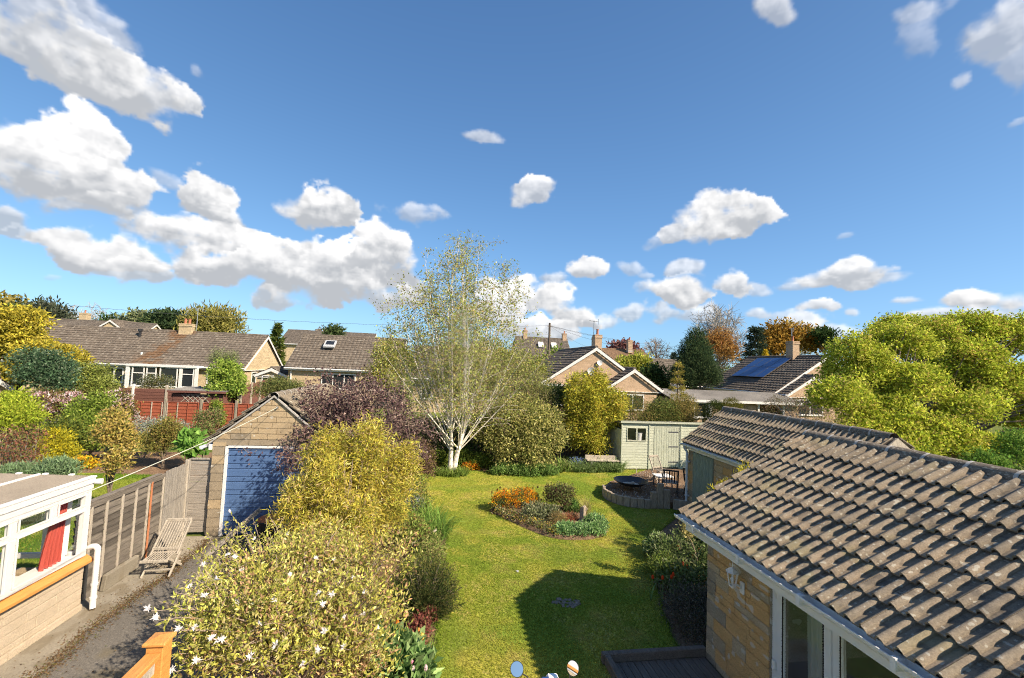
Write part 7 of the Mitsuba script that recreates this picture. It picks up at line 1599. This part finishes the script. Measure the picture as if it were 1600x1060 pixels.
far_tree("small_far_tree", "small grey green tree, right one of the two over the long bungalow's ridge", [(-55.66,85.00,8.02,0.90,0.90,1.00)], 80, 9, .6, [(1, (.13, .16, .10))], 321, W=.25)
far_tree("grey_far_tree", "grey green rounded tree behind the long bungalow's black vent", [(-49.61,80.00,8.28,1.71,1.71,1.42), (-50.70,80.00,7.80,0.95,0.95,0.95)], 160, 9, .7, [(3, (.16, .19, .10)), (1, (.24, .27, .10))], 322)
far_tree("cedar", "dark green spreading cedar left of the long bungalow's chimney", [(-42.85,75.00,9.24,1.62,1.62,0.99), (-44.20,75.00,8.16,1.07,1.07,0.80), (-41.61,75.00,8.31,1.08,1.08,0.90), (-43.10,75.00,7.83,1.61,1.61,0.72)], 240, 10, .75, [(3, (.05, .085, .04)), (1, (.09, .13, .05))], 323, W=.28, flat=.45)
far_tree("willow", "broad olive yellow willow right of the long bungalow's chimney", [(-34.69,72.00,8.45,2.62,2.62,1.40), (-33.13,72.00,7.95,1.58,1.58,1.23), (-36.42,72.00,7.96,1.39,1.39,1.22)], 300, 10, .9, [(3, (.30, .28, .08)), (2, (.22, .22, .06)), (1, (.36, .32, .12))], 324, W=.2, up=.8)
p = (-17.820,50.000,4.990); conifer("slim_conifer", "slim dark green conifer between the two bungalows", (p[0], p[1], .6), 7.0, 1.5, 260, [(3, (.09, .13, .03)), (1, (.16, .18, .04))], 325, L=.4, W=.16, per=9)
far_tree("small_far_tree", "small dark tree over the middle bungalow's ridge", [(-16.78,70.00,8.00,0.80,0.80,0.71)], 80, 9, .5, [(1, (.09, .13, .05))], 326)
far_tree("small_far_tree", "faint brown tree left of the small dark tree over the middle ridge", [(-22.05,85.00,8.34,0.75,0.75,0.64)], 50, 8, .5, [(1, (.22, .18, .13))], 327)
far_tree("green_far_tree", "fresh green tree between the birch crown and the wide gable", [(12.48,48.00,4.20,1.30,0.91,1.69), (11.10,47.00,3.10,1.27,0.89,1.52)], 320, 10, .5, [(3, (.18, .26, .05)), (2, (.26, .32, .08))], 328)
far_tree("purple_far_tree", "reddish purple tree behind the wide gable's chimney", [(30.54,72.00,7.18,1.71,1.71,1.30), (32.08,72.00,6.80,1.01,1.01,0.91)], 160, 9, .7, [(3, (.20, .085, .085)), (1, (.30, .17, .13))], 329)
far_tree("lime_far_tree", "yellow green rounded tree right of the wide gable", [(18.18,40.00,4.55,1.45,1.02,1.23), (19.39,40.00,3.97,0.90,0.90,1.01), (16.80,39.00,3.48,0.98,0.98,0.87)], 420, 11, .34, [(3, (.34, .36, .06)), (2, (.26, .30, .05)), (1, (.44, .42, .10))], 330)
far_tree("dark_bush_tree", "dark green bushy tree below the yellow green tree", [(18.17,36.00,3.76,0.81,0.65,0.81), (18.79,36.00,3.22,0.71,0.71,0.61)], 260, 11, .28, DARKG, 331)
p = (33.490,60.000,4.430); conifer("small_conifer", "small dark conifer just left of the dark pine", (p[0], p[1], .6), 6.4, 1.2, 160, [(1, (.06, .085, .06))], 332, L=.45, W=.16, per=8)
far_tree("dark_pine", "dense dark green pine beside the solar panel bungalow", [(20.95,34.00,4.20,1.94,1.75,1.17), (20.93,34.00,5.28,1.56,1.40,1.27), (21.09,34.00,6.37,0.98,0.98,1.07), (21.19,34.00,7.19,0.49,0.49,0.59), (20.03,34.00,3.90,1.16,1.16,0.97), (22.13,34.00,3.87,1.07,1.07,0.88)], 1500, 14, .28, [(3, (.05, .085, .04)), (2, (.08, .125, .055)), (1, (.12, .16, .07))], 333, W=.05, up=.6, spread=.22, lobes=(110, .42, 1.1))
far_tree("orange_willow", "orange brown willow in front of the large bare tree", [(41.99,62.00,9.20,1.80,1.44,1.44), (43.44,62.00,7.57,1.62,1.62,1.08), (40.71,62.00,8.14,1.07,1.07,1.07)], 280, 10, .6, [(3, (.36, .20, .06)), (2, (.42, .26, .09)), (1, (.28, .13, .06))], 334, W=.14, up=.4)
p = (51.550,66.000,7.170); conifer("dark_cedar", "dark blue green cedar between the bare tree and the copper tree", (p[0], p[1], .6), p[2] + 4.6, 3.6, 420, [(3, (.04, .065, .045)), (1, (.075, .10, .06))], 335, L=.6, W=.2, per=11, layers=9, top=.06)
far_tree("copper_tree", "broad copper coloured tree behind the solar panel bungalow", [(60.40,70.00,11.06,3.54,2.83,2.50), (65.63,70.00,10.74,3.36,2.69,2.10), (57.84,70.00,9.20,1.86,1.86,1.45)], 460, 11, .7, [(3, (.34, .20, .04)), (2, (.42, .28, .06)), (1, (.22, .13, .03))], 336)
p = (46.990,58.000,6.710); conifer("golden_conifer_small", "small bright yellow conifer at the foot of the copper tree", (p[0], p[1], p[2] - 2.2), 3.6, .9, 120, [(1, (.60, .46, .04))], 337, L=.3, W=.14, per=9)
far_tree("cedar", "dark cedar tip sticking out right of the copper tree", [(64.76,66.00,11.96,1.40,1.40,0.70), (65.27,66.00,10.54,1.20,1.20,0.70)], 110, 10, .7, DARKG, 338, W=.25, flat=.35)
for i in range(2):
    p = [(67.930,62.000,9.970), (70.260,62.000,10.080)][i]; conifer("dark_conifer", ("dark conifer top above the maple, left one", "dark conifer top above the maple, right one")[i], (p[0], p[1], .8), 9.3 - .7 * i, 2.4, 220, [(1, (.045, .07, .055)), (1, (.07, .095, .06))], 340 + i, L=.6, W=.2, per=9, layers=9)
# far woods that close the horizon
rg = np.random.default_rng(350); vs = []
for k in range(150):
    az = math.radians(-62 + 124 * (k + rg.random()) / 150); d = rg.uniform(170, 330); x, y = d * math.sin(az), d * math.cos(az); r = rg.uniform(3, 5.5)
    vs.append((x, y, .6 + r * .7, r, r, r * rg.uniform(.8, 1.3)))
(v, f, c), _ = foliage(vs, 5200, 16, .9, .6, 1.2, [(3, (.12, .15, .06)), (2, (.17, .18, .07)), (1, (.20, .15, .08)), (1, (.08, .10, .06))], rg, low=-.2)
tag(put("woodland", (v, f), "leaf", color=c), "distant line of mixed woods behind the houses", "woods", kind="stuff")
